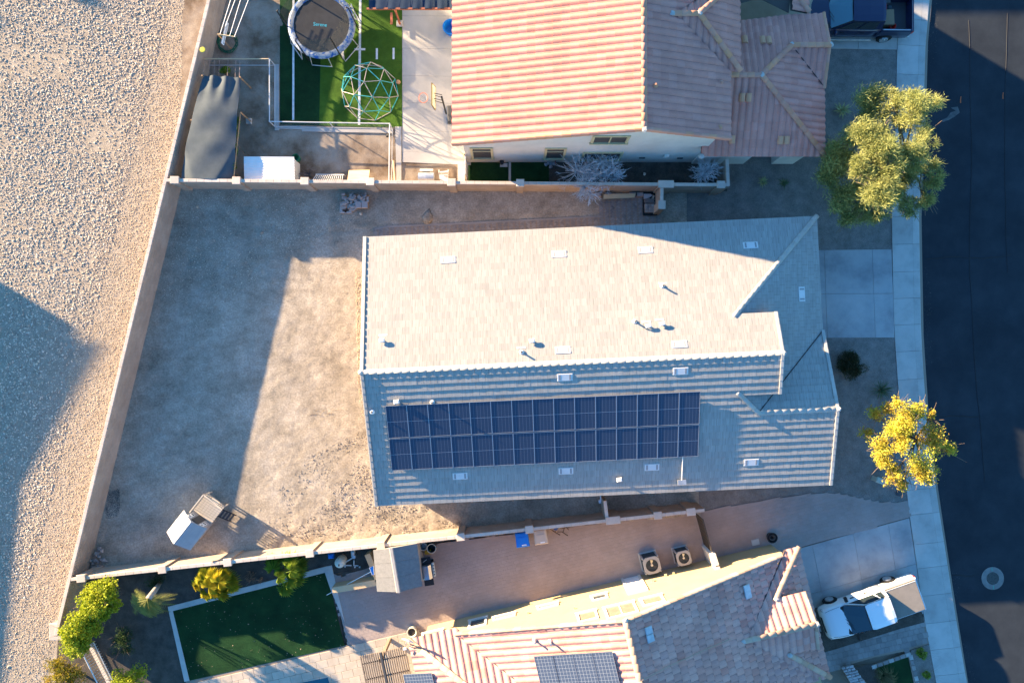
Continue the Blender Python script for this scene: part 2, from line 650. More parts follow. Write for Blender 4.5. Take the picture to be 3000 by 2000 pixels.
def scatter_rocks(name, pts, n, smin, smax, m, kind='stuff', z=0.0, sub=0, flat=.65, dens=None, parent=None, seed=3, power=2.0, **kw):
    r = np.random.default_rng(seed)
    poly = [P(x, y, z) for x, y in pts]
    xs = [p.x for p in poly]
    ys = [p.y for p in poly]
    X = r.uniform(min(xs), max(xs), n * 4)
    Y = r.uniform(min(ys), max(ys), n * 4)
    k = inside(X, Y, poly)
    if dens is not None:
        k &= r.random(len(X)) < dens(X, Y)
    X, Y = X[k][:n], Y[k][:n]
    n = len(X)
    if n == 0:
        return None
    if sub:
        base = MB()
        base.rock((0, 0, 0), (2, 2, 2), 1)
        bv = np.array(base.v)
        bv /= np.linalg.norm(bv, axis=1)[:, None]
        bf = np.array(base.f)
    else:
        bv = np.array([(1, 0, 0), (-1, 0, 0), (0, 1, 0), (0, -1, 0), (0, 0, 1), (0, 0, -1)], float)
        bf = np.array([(0, 2, 4), (2, 1, 4), (1, 3, 4), (3, 0, 4), (2, 0, 5), (1, 2, 5), (3, 1, 5), (0, 3, 5)])
    nv = len(bv)
    size = smin + (smax - smin) * r.random(n) ** power
    jit = r.uniform(.7, 1.25, (n, nv, 1))
    v = bv[None] * jit
    sc = np.stack([size * r.uniform(.8, 1.4, n), size * r.uniform(.6, 1.0, n), size * flat * r.uniform(.7, 1.2, n)], 1) / 2
    v = v * sc[:, None, :]
    an = r.uniform(0, 6.283, n)
    tl = r.uniform(-.5, .5, n)
    ct, st = np.cos(tl), np.sin(tl)
    vx = v[..., 0] * ct[:, None] - v[..., 2] * st[:, None]
    vz = v[..., 0] * st[:, None] + v[..., 2] * ct[:, None]
    vy = v[..., 1]
    ca, sa = np.cos(an), np.sin(an)
    x = vx * ca[:, None] - vy * sa[:, None] + X[:, None]
    y = vx * sa[:, None] + vy * ca[:, None] + Y[:, None]
    zz = vz + z + (sc[:, 2] * .45)[:, None]
    V = np.stack([x, y, zz], -1).reshape(-1, 3)
    F = (bf[None] + (np.arange(n) * nv)[:, None, None]).reshape(-1, 3)
    T = np.repeat(r.random(n), len(bf))
    me = raw_mesh(name, V, F, m, tint=T)
    return raw_obj(name, me, parent=parent, kind=kind, **kw)


# one sheet to the horizon
b = MB()
b.poly([(-400, -400, -.22), (400, -400, -.22), (400, 400, -.22), (-400, 400, -.22)])
b.build('ground', M['ground'], kind='structure', loc=(0, 0, -.22))

# street
KERB = [(2732, -60), (2729, 0), (2717, 127), (2712, 300), (2698, 638), (2704, 982), (2723, 1275), (2742, 1400), (2761, 1530), (2800, 1786), (2835, 2000), (2847, 2060)]
INNER = [(2636, -60), (2634, 0), (2629, 147), (2623, 400), (2613, 625), (2618, 900), (2622, 988), (2636, 1183), (2657, 1432), (2666, 1515), (2683, 1630), (2706, 1802), (2742, 2000), (2752, 2060)]


def interp(pl, y):
    for i in range(len(pl) - 1):
        (x0, y0), (x1, y1) = pl[i], pl[i + 1]
        if y0 <= y <= y1:
            return x0 + (x1 - x0) * (y - y0) / (y1 - y0)
    return pl[-1][0] if y > pl[-1][1] else pl[0][0]


sheet('street', [(x - 26, y) for x, y in KERB] + [(4200, 2400), (4200, -400)], -.13, M['asphalt'])
# pavement: slabs and kerb sections, each a piece of its own
pave = MB()
pave.prism([P(x, y, -.2)[:2] for x, y in INNER] + [P(x - 3, y, -.2)[:2] for x, y in reversed(KERB)], -.21, -.05)
pave = pave.build('pavement', M['mortar'], kind='structure')
JY = [-60, -28, 58, 134, 219, 302, 385, 468, 551, 634, 715, 795, 873, 950, 1028, 1110, 1192, 1272, 1353, 1434, 1507, 1595, 1666, 1748, 1830, 1909, 1986, 2060]
for i in range(len(JY) - 1):
    y0, y1 = JY[i] + .4, JY[i + 1] - .4
    sl0 = .06 - .17 * min(1, max(0, JY[i] / 1600))
    sl1 = .06 - .17 * min(1, max(0, JY[i + 1] / 1600))
    sk = [0] * 4
    a0, a1 = interp(INNER, y0), interp(INNER, y1)
    k0, k1 = interp(KERB, y0) - 25, interp(KERB, y1) - 25
    q = MB()
    pts = [P(a0, y0 + (a0 - 2680) * sl0, 0), P(k0, y0 + (k0 - 2680) * sl0, 0), P(k1, y1 + (k1 - 2680) * sl1, 0), P(a1, y1 + (a1 - 2680) * sl1, 0)]
    q.prism([p[:2] for p in pts], -.1, .0)
    q.build('paving_slab', M['concrete'], pave)
    q = MB()
    c0, c1 = interp(KERB, y0), interp(KERB, y1)
    o = [P(k0 + .4, y0 + (k0 - 2680) * sl0, 0), P(c0 - 6, y0 + (c0 - 2680) * sl0, 0), P(c1 - 6, y1 + (c1 - 2680) * sl1, 0), P(k1 + .4, y1 + (k1 - 2680) * sl1, 0)]
    o2 = [P(c0, y0 + (c0 - 2680) * sl0, 0), P(c1, y1 + (c1 - 2680) * sl1, 0)]
    q.add([(*o[0][:2], -.002), (*o[1][:2], -.012), (*o[2][:2], -.012), (*o[3][:2], -.002), (*o2[0][:2], -.12), (*o2[1][:2], -.12)],
          [(3, 2, 1, 0), (1, 2, 5, 4)])
    q.build('kerb_section', M['concrete'], pave)


def slab_field(name, m, cells, z0=-.12, z1=0.0, piece='paving_slab', gap=.012):
    base = MB()
    for q in cells:
        base.prism([P(x, y, z1)[:2] for x, y in q], z0, z1 - .02)
    base = base.build(name, M['mortar'], kind='structure')
    for q in cells:
        pts = [P(x, y, z1) for x, y in q]
        c = sum(pts, Vector()) / len(pts)
        b = MB()
        b.prism([(p + (c - p).normalized() * gap)[:2] for p in pts], z0 + .01, z1)
        b.build(piece, m, base)
    return base


def grid_cells(tl, tr, br, bl, us, vs):
    def at(u, v):
        return ((tl[0] * (1 - u) + tr[0] * u) * (1 - v) + (bl[0] * (1 - u) + br[0] * u) * v,
                (tl[1] * (1 - u) + tr[1] * u) * (1 - v) + (bl[1] * (1 - u) + br[1] * u) * v)
    return [[at(us[i], vs[j]), at(us[i + 1], vs[j]), at(us[i + 1], vs[j + 1]), at(us[i], vs[j + 1])]
            for i in range(len(us) - 1) for j in range(len(vs) - 1)]


slab_field('driveway', M['drive'], grid_cells((2330, 733), (2612, 730), (2621, 989), (2340, 990), [0, .30, .80, 1], [0, .5, 1]))
slab_field('driveway', M['concrete'], grid_cells((2330, -70), (2634, -70), (2628, 146), (2330, 141), [0, .62, 1], [0, .45, 1]))
slab_field('driveway', M['drive'], grid_cells((2300, 1617), (2664, 1516), (2706, 1797), (2360, 1900), [0, .22, .55, .83, 1], [0, .48, 1]))
slab_field('patio', M['patio'], grid_cells((1178, -60), (1380, -60), (1380, 484), (1178, 475), [0, 1], [0, .20, .377, .525, .672, .826, .942, 1]), z1=.012)

# dirt of the middle yard, with real relief for the low sun
YARD = [(530, 545), (2010, 545), (2010, 700), (2050, 1510), (1900, 1520), (230, 1695), (300, 1500)]


def yardh(X, Y):
    rough = np.clip((-Y - 5.5) / 4, 0, 1) * np.clip((X + 15) / 5, 0, 1)
    z = rough * .05 * vnoise(X, Y, .35, 9) + rough * .03 * vnoise(X, Y, .14, 10)
    # worn gutter along the yard edge
    g = np.exp(-((Y - (6.9 + .02 * X + .3 * vnoise(X, Y, 2, 4))) / .12) ** 2) * ((X > -13.5) & (X < -7.6))
    return z - .02 * g


yard = relief('dirt_yard', YARD, .0, M['dirt'], .085, [(3.0, .02), (.8, .010), (.28, .008), (.14, .006)], yardh)
scatter_rocks('pale_gravel_scatter', [(545, 560), (1060, 560), (1050, 640), (900, 720), (640, 900), (560, 1000), (430, 1010)], 6500, .02, .07, M['stone'], seed=5,
              dens=lambda X, Y: np.clip(vnoise(X, Y, 1.4, 3) * 3.0 + .15, 0.02, 1))
scatter_rocks('dark_gravel_scatter', [(330, 1480), (560, 1480), (640, 1600), (300, 1640)], 1500, .015, .05, M['granite'], seed=6,
              dens=lambda X, Y: np.clip(vnoise(X, Y, 1.2, 3) * 3.0 + .3, 0.02, 1))
scatter_rocks('dark_gravel_scatter', [(318, 1440), (350, 1430), (352, 1480), (345, 1512), (312, 1520), (308, 1490)], 1300, .02, .05, M['rubberstone'], seed=16)
for i in range(30):
    pass
scatter_rocks('brown_weed_tufts', [(540, 1208), (1050, 1196), (1050, 1214), (540, 1226)], 420, .02, .06, M['tuft'], seed=17,
              dens=lambda X, Y: np.clip(vnoise(X, Y, .55, 19) * 4 - .35, 0, 1))
scatter_rocks('soil_clods', [(850, 1360), (1080, 1250), (1110, 1480), (1480, 1490), (1450, 1545), (720, 1620), (700, 1560)], 5200, .02, .10, M['dirt'], seed=7, power=3.0,
              dens=lambda X, Y: np.clip(vnoise(X, Y, 1.0, 13) * 2.5 + .5, 0.03, 1))
scatter_rocks('edge_gravel', [(1040, 790), (1066, 790), (1062, 1090), (1048, 1090)], 1100, .03, .08, M['pebble'], seed=8, power=1.2)
scatter_rocks('edge_gravel', [(1046, 1090), (1062, 1090), (1075, 1230), (1058, 1230)], 500, .02, .06, M['pebble'], seed=9, power=1.2)

# gravel lot west of the wall
GLOT = sheet('gravel_lot', [(-900, -500), (668, -30), (215, 1860), (170, 1900), (170, 2600), (-900, 2600)], -.06, M['gravelbase'])
WALLX = lambda y: 663 - .2405 * y


def lot(a, b_):
    return [(WALLX(y) - a - 0 * y, y) for y in (-60, 500, 1000, 1500, 2060)] + [(WALLX(y) - b_, y) for y in (2060, 1500, 1000, 500, -60)]


scatter_rocks('river_stones', lot(165, 760), 62000, .035, .135, M['stone'], z=-.055, seed=21, power=1.7, flat=.42, dens=lambda X, Y: np.clip(.75 + vnoise(X, Y, 2.2, 61) * 1.2, .15, 1))
scatter_rocks('tan_pebbles', lot(50, 200), 26000, .025, .075, M['pebble'], z=-.056, seed=22, power=1.4, flat=.5)
for i, (x, y) in enumerate([(310, 150), (368, 184)]):
    pass

# lots of the two neighbours and the front yards
relief('coop_yard', [(540, -60), (830, -60), (830, 365), (1200, 365), (1375, 480), (1375, 545), (520, 545)], .0, M['dirt2'], .1, [(2.5, .02), (.6, .012), (.2, .008)])
sheet('side_strip', [(1360, 470), (2130, 470), (2130, 560), (1360, 560)], -.01, M['soil'])
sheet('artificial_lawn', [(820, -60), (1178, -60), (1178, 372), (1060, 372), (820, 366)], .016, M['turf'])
sheet('artificial_lawn', [(944, -60), (1178, -60), (1178, 372), (1060, 372), (935, 368)], .024, M['turf_lit'])  # sunlit part of the same lawn; sunlight put into a brighter turf colour
sheet('artificial_lawn', [(1372, 466), (1490, 466), (1490, 545), (1372, 545)], .004, M['turf'])
sheet('artificial_lawn', [(1497, 466), (1608, 466), (1608, 545), (1497, 545)], .004, M['turf'])
b = MB()
b.prism([P(x, y)[:2] for x, y in [(1490, 466), (1497, 466), (1497, 545), (1490, 545)]], -.05, .03)
b.build('edging_strip', M['concrete'], kind='structure')
sheet('front_gravel', [(1935, 540), (2132, 540), (2132, 140), (2640, 140), (2636, 740), (2400, 745), (2040, 745), (1935, 700)], -.03, M['granite'])
sheet('front_gravel', [(2380, 980), (2640, 980), (2690, 1500), (2400, 1500), (2000, 1540), (1900, 1540), (1900, 1400), (2380, 1400)], -.034, M['granite'])
scatter_rocks('front_gravel_stones', [(1960, 580), (2380, 470), (2430, 160), (2625, 160), (2612, 725), (2400, 725), (2400, 640), (1960, 660)], 9000, .012, .04, M['granite'], z=-.03, seed=31)
scatter_rocks('front_gravel_stones', [(2425, 995), (2618, 995), (2655, 1430), (2640, 1465), (2430, 1440), (2050, 1490), (2050, 1470), (2430, 1425)], 7000, .012, .04, M['granite'], z=-.034, seed=32)

# paved strips: pavers with joints, each with its own tint
PAVER = mat('paver_rose', [(.85, .85, .85), (1.1, 1.1, 1.1)], nscale=.5, nrange=(.3, .7), fine=(60, .1),
            tint=[(.31, .255, .23), (.335, .275, .25), (.32, .262, .236), (.345, .285, .26), (.312, .258, .232)], rough=.9, bump=(90, .003))
PAVERG = mat('paver_grey', [(.85, .85, .85), (1.1, 1.1, 1.1)], nscale=.8, fine=(60, .1),
             tint=[(.20, .185, .175), (.27, .25, .235), (.23, .21, .20), (.31, .285, .265), (.18, .17, .165)], rough=.9, bump=(90, .003))
TRAV = mat('travertine', [(.44, .37, .29), (.52, .45, .36)], nscale=2, fine=(40, .06), tint=[.9, 1.05], rough=.8)


def pavers(name, pts, rot, m, lw=(.24, .16), z=.0, style='bond', th=.05, seed=1, zpx=0.0):
    poly = [P(x, y, zpx) for x, y in pts]
    sheet_pts = [(p.x, p.y, z - (.004 if m is PAVER else .012)) for p in poly]
    a = sum(sheet_pts[i][0] * sheet_pts[(i + 1) % len(poly)][1] - sheet_pts[(i + 1) % len(poly)][0] * sheet_pts[i][1] for i in range(len(poly)))
    if a < 0:
        sheet_pts.reverse()
    b = MB()
    b.poly(sheet_pts)
    root = b.build(name, m if m is PAVER else M['mortar'], kind='structure')
    ca, sa = math.cos(rot), math.sin(rot)
    cx = sum(p.x for p in poly) / len(poly)
    cy = sum(p.y for p in poly) / len(poly)
    ext = max((p - Vector((cx, cy, p.z))).length for p in poly) + .5
    L, W = lw
    C = []
    if style == 'bond':
        nx, ny = int(ext / L) + 2, int(ext / W) + 2
        for j in range(-ny, ny):
            for i in range(-nx, nx):
                C.append((i * L + (j % 2) * L * .5, j * W, 0))
    else:                                         # herringbone
        n = int(ext / W) + 2
        for j in range(-n, n):
            for i in range(-n, n):
                k = (i - j) % 4
                if k == 0:
                    C.append((i * W + W * .5, j * W, 0))
                elif k == 2:
                    C.append((i * W, j * W + W * .5, 1))
    C = np.array(C)
    X = C[:, 0] * ca - C[:, 1] * sa + cx
    Y = C[:, 0] * sa + C[:, 1] * ca + cy
    k = inside(X, Y, poly)
    r = np.random.default_rng(seed)
    X, Y, O = X[k], Y[k], C[k, 2]
    n = len(X)
    g = .003
    bx, by = L / 2 - g, W / 2 - g
    e = .004
    base = np.array([(-bx, -by, -.012), (bx, -by, -.012), (bx, by, -.012), (-bx, by, -.012),
                     (-bx + e, -by + e, 0), (bx - e, -by + e, 0), (bx - e, by - e, 0), (-bx + e, by - e, 0)])
    bf = np.array([(4, 5, 6, 7), (0, 1, 5, 4), (1, 2, 6, 5), (2, 3, 7, 6), (3, 0, 4, 7)])
    an = rot + O * math.pi / 2 + r.normal(0, .008, n)
    cc, ss = np.cos(an), np.sin(an)
    x = base[None, :, 0] * cc[:, None] - base[None, :, 1] * ss[:, None] + X[:, None]
    y = base[None, :, 0] * ss[:, None] + base[None, :, 1] * cc[:, None] + Y[:, None]
    zz = base[None, :, 2] + z + r.normal(0, .0006, n)[:, None]
    V = np.stack([x, y, zz], -1).reshape(-1, 3)
    F = (bf[None] + (np.arange(n) * 8)[:, None, None]).reshape(-1, 4)
    me = raw_mesh('pavers', V, F, m, tint=np.repeat(r.random(n), 5))
    raw_obj('pavers', me, parent=root, kind='stuff')
    return root


AR = math.radians(13.3)
pavers('rear_patio', [(962, 1672), (1000, 1690), (1290, 1590), (2035, 1500), (2090, 1640), (2110, 1700), (1300, 1960), (1020, 1885)], AR, PAVER, (.26, .18), z=.006, seed=3)
pavers('side_driveway', [(2040, 1502), (2200, 1472), (2330, 1452), (2420, 1443), (2480, 1450), (2530, 1463), (2580, 1472), (2630, 1472), (2661, 1466), (2666, 1514), (2350, 1601), (2300, 1680), (2090, 1640)], AR, PAVER, (.26, .18), z=.002, seed=4)
pavers('side_path', [(1098, 672), (1130, 663), (1440, 650), (1755, 634), (1755, 590), (1880, 575), (1935, 560), (1935, 720), (1100, 720)], math.radians(47), PAVERG, (.22, .11), z=.03, style='herring', seed=5)
b = MB()
b.prism([P(x, y)[:2] for x, y in [(1098, 668), (1130, 662), (1440, 648), (1760, 632), (1760, 637), (1440, 653.5), (1130, 667.5), (1099, 674)]], -.05, .034)
b.build('path_edging', PAVERG, kind='structure')
pavers('front_walk', [(2360, 1905), (2440, 1875), (2640, 1830), (2706, 1805), (2722, 1885), (2660, 1905), (2560, 1925), (2440, 1960), (2330, 2010)], AR, PAVERG, (.3, .3), z=.004, seed=6)
sheet('planting_strip', [(2400, 1850), (2700, 1790), (2708, 1822), (2640, 1840), (2450, 1900), (2380, 1920)], .008, M['soil'])
sheet('artificial_lawn', [(2566, 1953), (2660, 1924), (2690, 2060), (2600, 2060)], .012, M['turf'])
sheet('planting_bed', [(2668, 1904), (2722, 1886), (2752, 2060), (2700, 2060)], .008, M['granite'])
sheet('planting_bed', [(2500, 1955), (2556, 1942), (2590, 2060), (2520, 2060)], .01, M['soil'])
# mowing strip of pale stones round the front lawn
strip = MB()
strip.prism([P(x, y)[:2] for x, y in [(2548, 1950), (2672, 1908), (2705, 2060), (2690, 2060), (2662, 1926), (2560, 1962)]], -.05, .0)
strip = strip.build('stone_edging', M['mortar'], kind='structure')
for i in range(7):
    t = i / 7
    b = MB()
    c = P(2554 + 116 * (t + .07), 1955 - 41 * (t + .07), .03)
    b.bbox((c.x, c.y, .01), (.28, .2, .06), AR + .06)
    b.build('edging_stone', PAVERG if i % 3 else M['concrete'], strip)
for i in range(9):
    c = P(2670 + i * 3.9, 1925 + i * 15.5, .03)
    b = MB()
    b.bbox((c.x, c.y, .01), (.2, .27, .06), AR)
    b.build('edging_stone', PAVERG if i % 4 else M['concrete'], strip)

# rear garden of the house to the south
sheet('planting_bed', [(200, 1700), (960, 1610), (1290, 1570), (1290, 1640), (975, 1680), (1010, 1890), (545, 2010), (545, 2060), (160, 2060), (170, 1860)], -.02, M['soil'])
sheet('artificial_lawn', [(505, 1780), (955, 1672), (1010, 1890), (545, 1995)], .018, M['turf'])
b = MB()
b.prism([P(x, y)[:2] for x, y in [(492, 1776), (955, 1658), (972, 1655), (1010, 1820), (968, 1724), (952, 1676), (507, 1788), (556, 1992), (541, 1995)]], -.05, .03)
edge = b.build('lawn_edging', M['concrete'], kind='structure')
# travertine deck by the pool: slabs in a running pattern
deck = MB()
dpoly = [(545, 1995), (1010, 1890), (1190, 1845), (1260, 1860), (1260, 2060), (520, 2060)]
dq = [P(x, y) for x, y in dpoly]
deck.prism([p[:2] for p in dq], -.06, .0)
deck = deck.build('pool_deck', M['mortar'], kind='structure')
ca, sa = math.cos(AR), math.sin(AR)
for j in range(12):
    for i in range(20):
        u = i * .62 + (j % 2) * .31 - 20.5
        v = -12.1 - j * .42
        x, y = u * ca - v * sa, u * sa + v * ca
        if inside(np.array([x]), np.array([y]), dq)[0]:
            b = MB()
            b.bbox((x, y, .0), (.608, .408, .05), AR, b=.008)
            b.build('deck_slab', TRAV, deck)
WATER = glass_mat('pool_water', (.01, .09, .14), .03)
wp = MB()
wq = [P(x, y, -.1) for x, y in [(860, 2000), (962, 1980), (985, 2060), (860, 2070)]]
wp.prism([p[:2] for p in wq], -.12, .03)
wp.build('swimming_pool', WATER, kind='structure')

# sealed seams in the asphalt
SEAM = mat('seam_tar', (.012, .014, .017), rough=.6)
for i, pts in enumerate([[(2838, 60), (2846, 400), (2840, 800), (2862, 1150), (2895, 1500)], [(2950, 40), (2942, 500), (2955, 900)], [(2740, 1690), (2800, 1684), (2870, 1688)], [(2712, 760), (2790, 752), (2880, 758), (2990, 744)], [(2735, 1222), (2800, 1218), (2890, 1222)]]):
    b = MB()
    q = [P(x, y, -.125) for x, y in pts]
    b.tube([p.lerp(r_, t) + Vector((.03 * math.sin(7 * t + i), .03 * math.sin(11 * t), 0)) for p, r_ in zip(q[:-1], q[1:]) for t in (0, .25, .5, .75)], .013, 4)
    b.build('asphalt_seam', SEAM, kind='structure')
scatter_rocks('gutter_grit', [(x + 1, y) for x, y in KERB] + [(x + 26, y) for x, y in reversed(KERB)], 2600, .01, .03, M['granite'], z=-.128, seed=91,
              dens=lambda X, Y: np.clip(vnoise(X, Y, 1.3, 23) * 2.5 + .25, .03, 1))
scatter_rocks('yard_pebbles', [(545, 560), (2000, 600), (1060, 690), (1060, 1480), (1500, 1540), (700, 1625), (280, 1650)], 9000, .012, .045, M['stone'], seed=93, power=2.5)
scatter_rocks('fallen_leaves', [(505, 1780), (955, 1672), (1010, 1890), (545, 1995)], 160, .03, .07, M['tuft'], z=.02, seed=95, flat=.15)
# manhole, markings, utility covers
mh = thing('manhole', 'round manhole with pale concrete collar in the dark asphalt street', 'manhole', P(2908, 1693, -.13))
c = P(2908, 1693, -.13)
b = MB()
b.lathe([(.62, -.128), (.62, -.118), (.34, -.116)], (c.x, c.y, 0), 32, cap0=False, cap1=False)
b.build('collar', mat('collar_concrete', [(.16, .16, .155), (.22, .215, .205)], nscale=3, rough=.95), mh)
b = MB()
b.lathe([(.335, -.124), (.32, -.112), (.24, -.114), (.12, -.112)], (c.x, c.y, 0), 28, cap0=False)
b.build('cover', mat('cast_iron', [(.05, .055, .055), (.09, .095, .09)], nscale=14, rough=.6, metal=.5), mh)
GRP = mat('green_paint', (.03, .35, .26), rough=.8)
for an in (1.65, 1.65 + math.pi):
    b = MB()
    b.box((c.x + .5 * math.cos(an), c.y + .5 * math.sin(an), -.112), (.20, .03, .006), an)
    b.build('paint_mark', GRP, mh)
ORP = mat('orange_paint', (.5, .13, .05), rough=.9)
for (x, y, lb) in [(2814, 297, 'short orange utility mark beside the pale asphalt stain'), (2938, 285, 'short orange utility mark near the sunlit strip of street')]:
    q = P(x, y, -.13)
    b = MB()
    b.add([(q.x - .03, q.y - .1, -.122), (q.x + .03, q.y - .1, -.122), (q.x + .025, q.y + .1, -.122), (q.x + .05, q.y + .26, -.122), (q.x + .0, q.y + .26, -.122), (q.x - .025, q.y + .1, -.122)], [(0, 1, 2, 5), (5, 2, 3, 4)])
    b.build('utility_mark', ORP, label=lb, cat='road marking', group='orange marks on the street')
STN = mat('dried_spill', [(.085, .086, .085), (.12, .12, .118)], nscale=5, rough=.95)
b = MB()
q = [P(x, y, -.126) for x, y in [(2757, 353), (2775, 345), (2785, 330), (2800, 325), (2786, 316), (2806, 313), (2812, 330), (2797, 342), (2780, 352), (2762, 358)]]
b.poly(q[::-1])
b.build('dried_spill', STN, kind='structure')
b = MB()
q = P(2634, 1444, 0)
b.lathe([(.17, -.03), (.17, .02), (.12, .03)], (q.x, q.y, 0), 16)
b.build('utility_cover', M['dark'], label='small round grey utility cover beside the pavement', cat='cover')

# ------------------------------------------------------------------ block walls
def wall_pieces(name, label, p0, p1, h, pil=(), th=.15, side=1, face=M['wall'], cap=M['wallcap'], z0=-.08, blk=(.4, .2), pilcap=True, pilw=.40, pild=.34):
    """p0,p1: ground points of the face turned to the middle yard; the wall body lies on the other side"""
    p0 = Vector((p0.x, p0.y, 0))
    p1 = Vector((p1.x, p1.y, 0))
    d = (p1 - p0)
    Ln = d.length
    d.normalize()
    n = Vector((-d.y, d.x, 0)) * side
    rz = math.atan2(d.y, d.x)
    root = thing(name, label, 'wall', p0 + n * th / 2)
    at = lambda a, b_, z: p0 + d * a + n * b_ + Vector((0, 0, z))
    core = MB()
    c = at(Ln / 2, th / 2, (z0 + h - .07) / 2)
    core.box((c.x, c.y, c.z), (Ln, th - .012, h - .07 - z0), rz)
    core.build('mortar_core', M['mortar'], root)
    blocks = MB()
    rows = int(math.ceil((h - .08) / blk[1]))
    rr = random.Random(len(name) + int(Ln * 10))
    for j in range(rows):
        za, zb = j * blk[1], min((j + 1) * blk[1], h - .075) - .006
        if zb - za < .03:
            continue
        x = -(j % 2) * blk[0] / 2
        while x < Ln:
            a, e = max(x, 0), min(x + blk[0] - .007, Ln)
            if e - a > .03:
                c = at((a + e) / 2, th / 2, (za + zb) / 2)
                blocks.box((c.x, c.y, c.z), (e - a, th, zb - za), rz, tint=rr.random())
            x += blk[0]
    blocks.build('blocks', face, root, kind='stuff')
    # coping stones
    nb = max(1, int(round(Ln / .41)))
    me = None
    for i in range(nb):
        l = Ln / nb
        if me is None:
            q = MB()
            q.bbox((0, 0, 0), (l - .008, th + .02, .075), 0, b=.008)
            o = q.build('coping_stone', cap, root, loc=None)
            me = o.data
            # centre the mesh on its own origin
            V = np.array(q.v, dtype=np.float32)
            me.vertices.foreach_set('co', V.ravel())
            me.update()
            o.matrix_basis = Matrix.Translation(at(l / 2, th / 2, h - .04) - LOC[root.name]) @ Matrix.Rotation(rz, 4, 'Z')
        else:
            inst('coping_stone', me, Matrix.Translation(at((i + .5) * l, th / 2, h - .04)) @ Matrix.Rotation(rz, 4, 'Z'), root)
    for a, wd in pil:
        q = MB()
        c = at(a, th / 2, (h - .02 + z0) / 2)
        q.box((c.x, c.y, c.z), (wd, pild, h - .02 - z0), rz)
        po = q.build('pilaster', face, root)
        if pilcap:
            q = MB()
            c = at(a, th / 2, h + .02)
            q.bbox((c.x, c.y, c.z), (wd + .04, pild + .05, .08), rz, b=.012)
            q.build('cap', cap, po)
    return root


def along(p0, p1, px, py, h):
    q = P(px, py, h)
    d = (Vector((p1.x, p1.y, 0)) - Vector((p0.x, p0.y, 0)))
    L = d.length
    d.normalize()
    return (Vector((q.x, q.y, 0)) - Vector((p0.x, p0.y, 0))).dot(d)


WH = 1.6
A0, A1 = P(WALLX(-70), -70), P(WALLX(1828), 1828)
wall_pieces('boundary_wall', 'long tan block wall beside the river-stone lot, with pale coping', A0, A1, WH, [], side=-1)
B0, B1 = P(528, 553), P(2110, 566)
wall_pieces('boundary_wall', 'tan block wall with square pilasters between the dirt yard and the trampoline yard', B0, B1, WH,
            [(along(B0, B1, x, y, WH), wd) for x, y, wd in [(512, 537, .42), (693, 532, .38), (893, 532, .38), (1085, 533, .38), (1323, 536, .40), (1524, 540, .38), (1951, 542, .78), (2112, 545, .40)]], side=1)
C0, C1 = P(262, 1664), P(2040, 1470)
wall_pieces('boundary_wall', 'tan block wall with pilasters between the dirt yard and the paved patio', C0, C1, WH,
            [(along(C0, C1, x, y, WH), wd) for x, y, wd in [(238, 1690, .42), (475, 1664, .38), (667, 1646, .38), (908, 1622, .38), (1116, 1599, .38), (1350, 1576, .38), (1551, 1553, .38), (1796, 1524, .72), (1927, 1508, .38), (2024, 1495, .42)]], side=-1)
# returns
D0, D1 = P(2103, 566), P(2100, 490)
wall_pieces('return_wall', 'short block wall returning towards the white house beside the bare shrub', D0, D1, WH, [], side=-1)
D0, D1 = P(1925, 566), P(1924, 618)
wall_pieces('return_wall', 'short sunlit block wall beside the stacked flagstones, ending in a pillar', D0, D1, WH, [(1.0, .42)], side=-1)
D0, D1 = P(1763, 1500), P(1757, 1448)
wall_pieces('return_wall', 'short block wall joining the south fence wall to the grey-tiled house', D0, D1, WH, [], side=-1)

# ------------------------------------------------------------------ tiled roofs
def clip(poly, conv):
    """clip polygon by a convex counter-clockwise polygon"""
    out = poly
    n = len(conv)
    for i in range(n):
        ax, ay = conv[i]
        bx, by = conv[(i + 1) % n]
        inp = out
        out = []
        if not inp:
            break
        ex, ey = bx - ax, by - ay
        s = [ex * (p[1] - ay) - ey * (p[0] - ax) for p in inp]
        m = len(inp)
        for k in range(m):
            p, q = inp[k], inp[(k + 1) % m]
            sp, sq = s[k], s[(k + 1) % m]
            if sp >= -1e-9:
                out.append(p)
            if (sp > 1e-9 and sq < -1e-9) or (sp < -1e-9 and sq > 1e-9):
                t = sp / (sp - sq)
                out.append((p[0] + (q[0] - p[0]) * t, p[1] + (q[1] - p[1]) * t))
    return out


def ccw(poly):
    a = sum(poly[i][0] * poly[(i + 1) % len(poly)][1] - poly[(i + 1) % len(poly)][0] * poly[i][1] for i in range(len(poly)))
    return poly if a > 0 else list(reversed(poly))


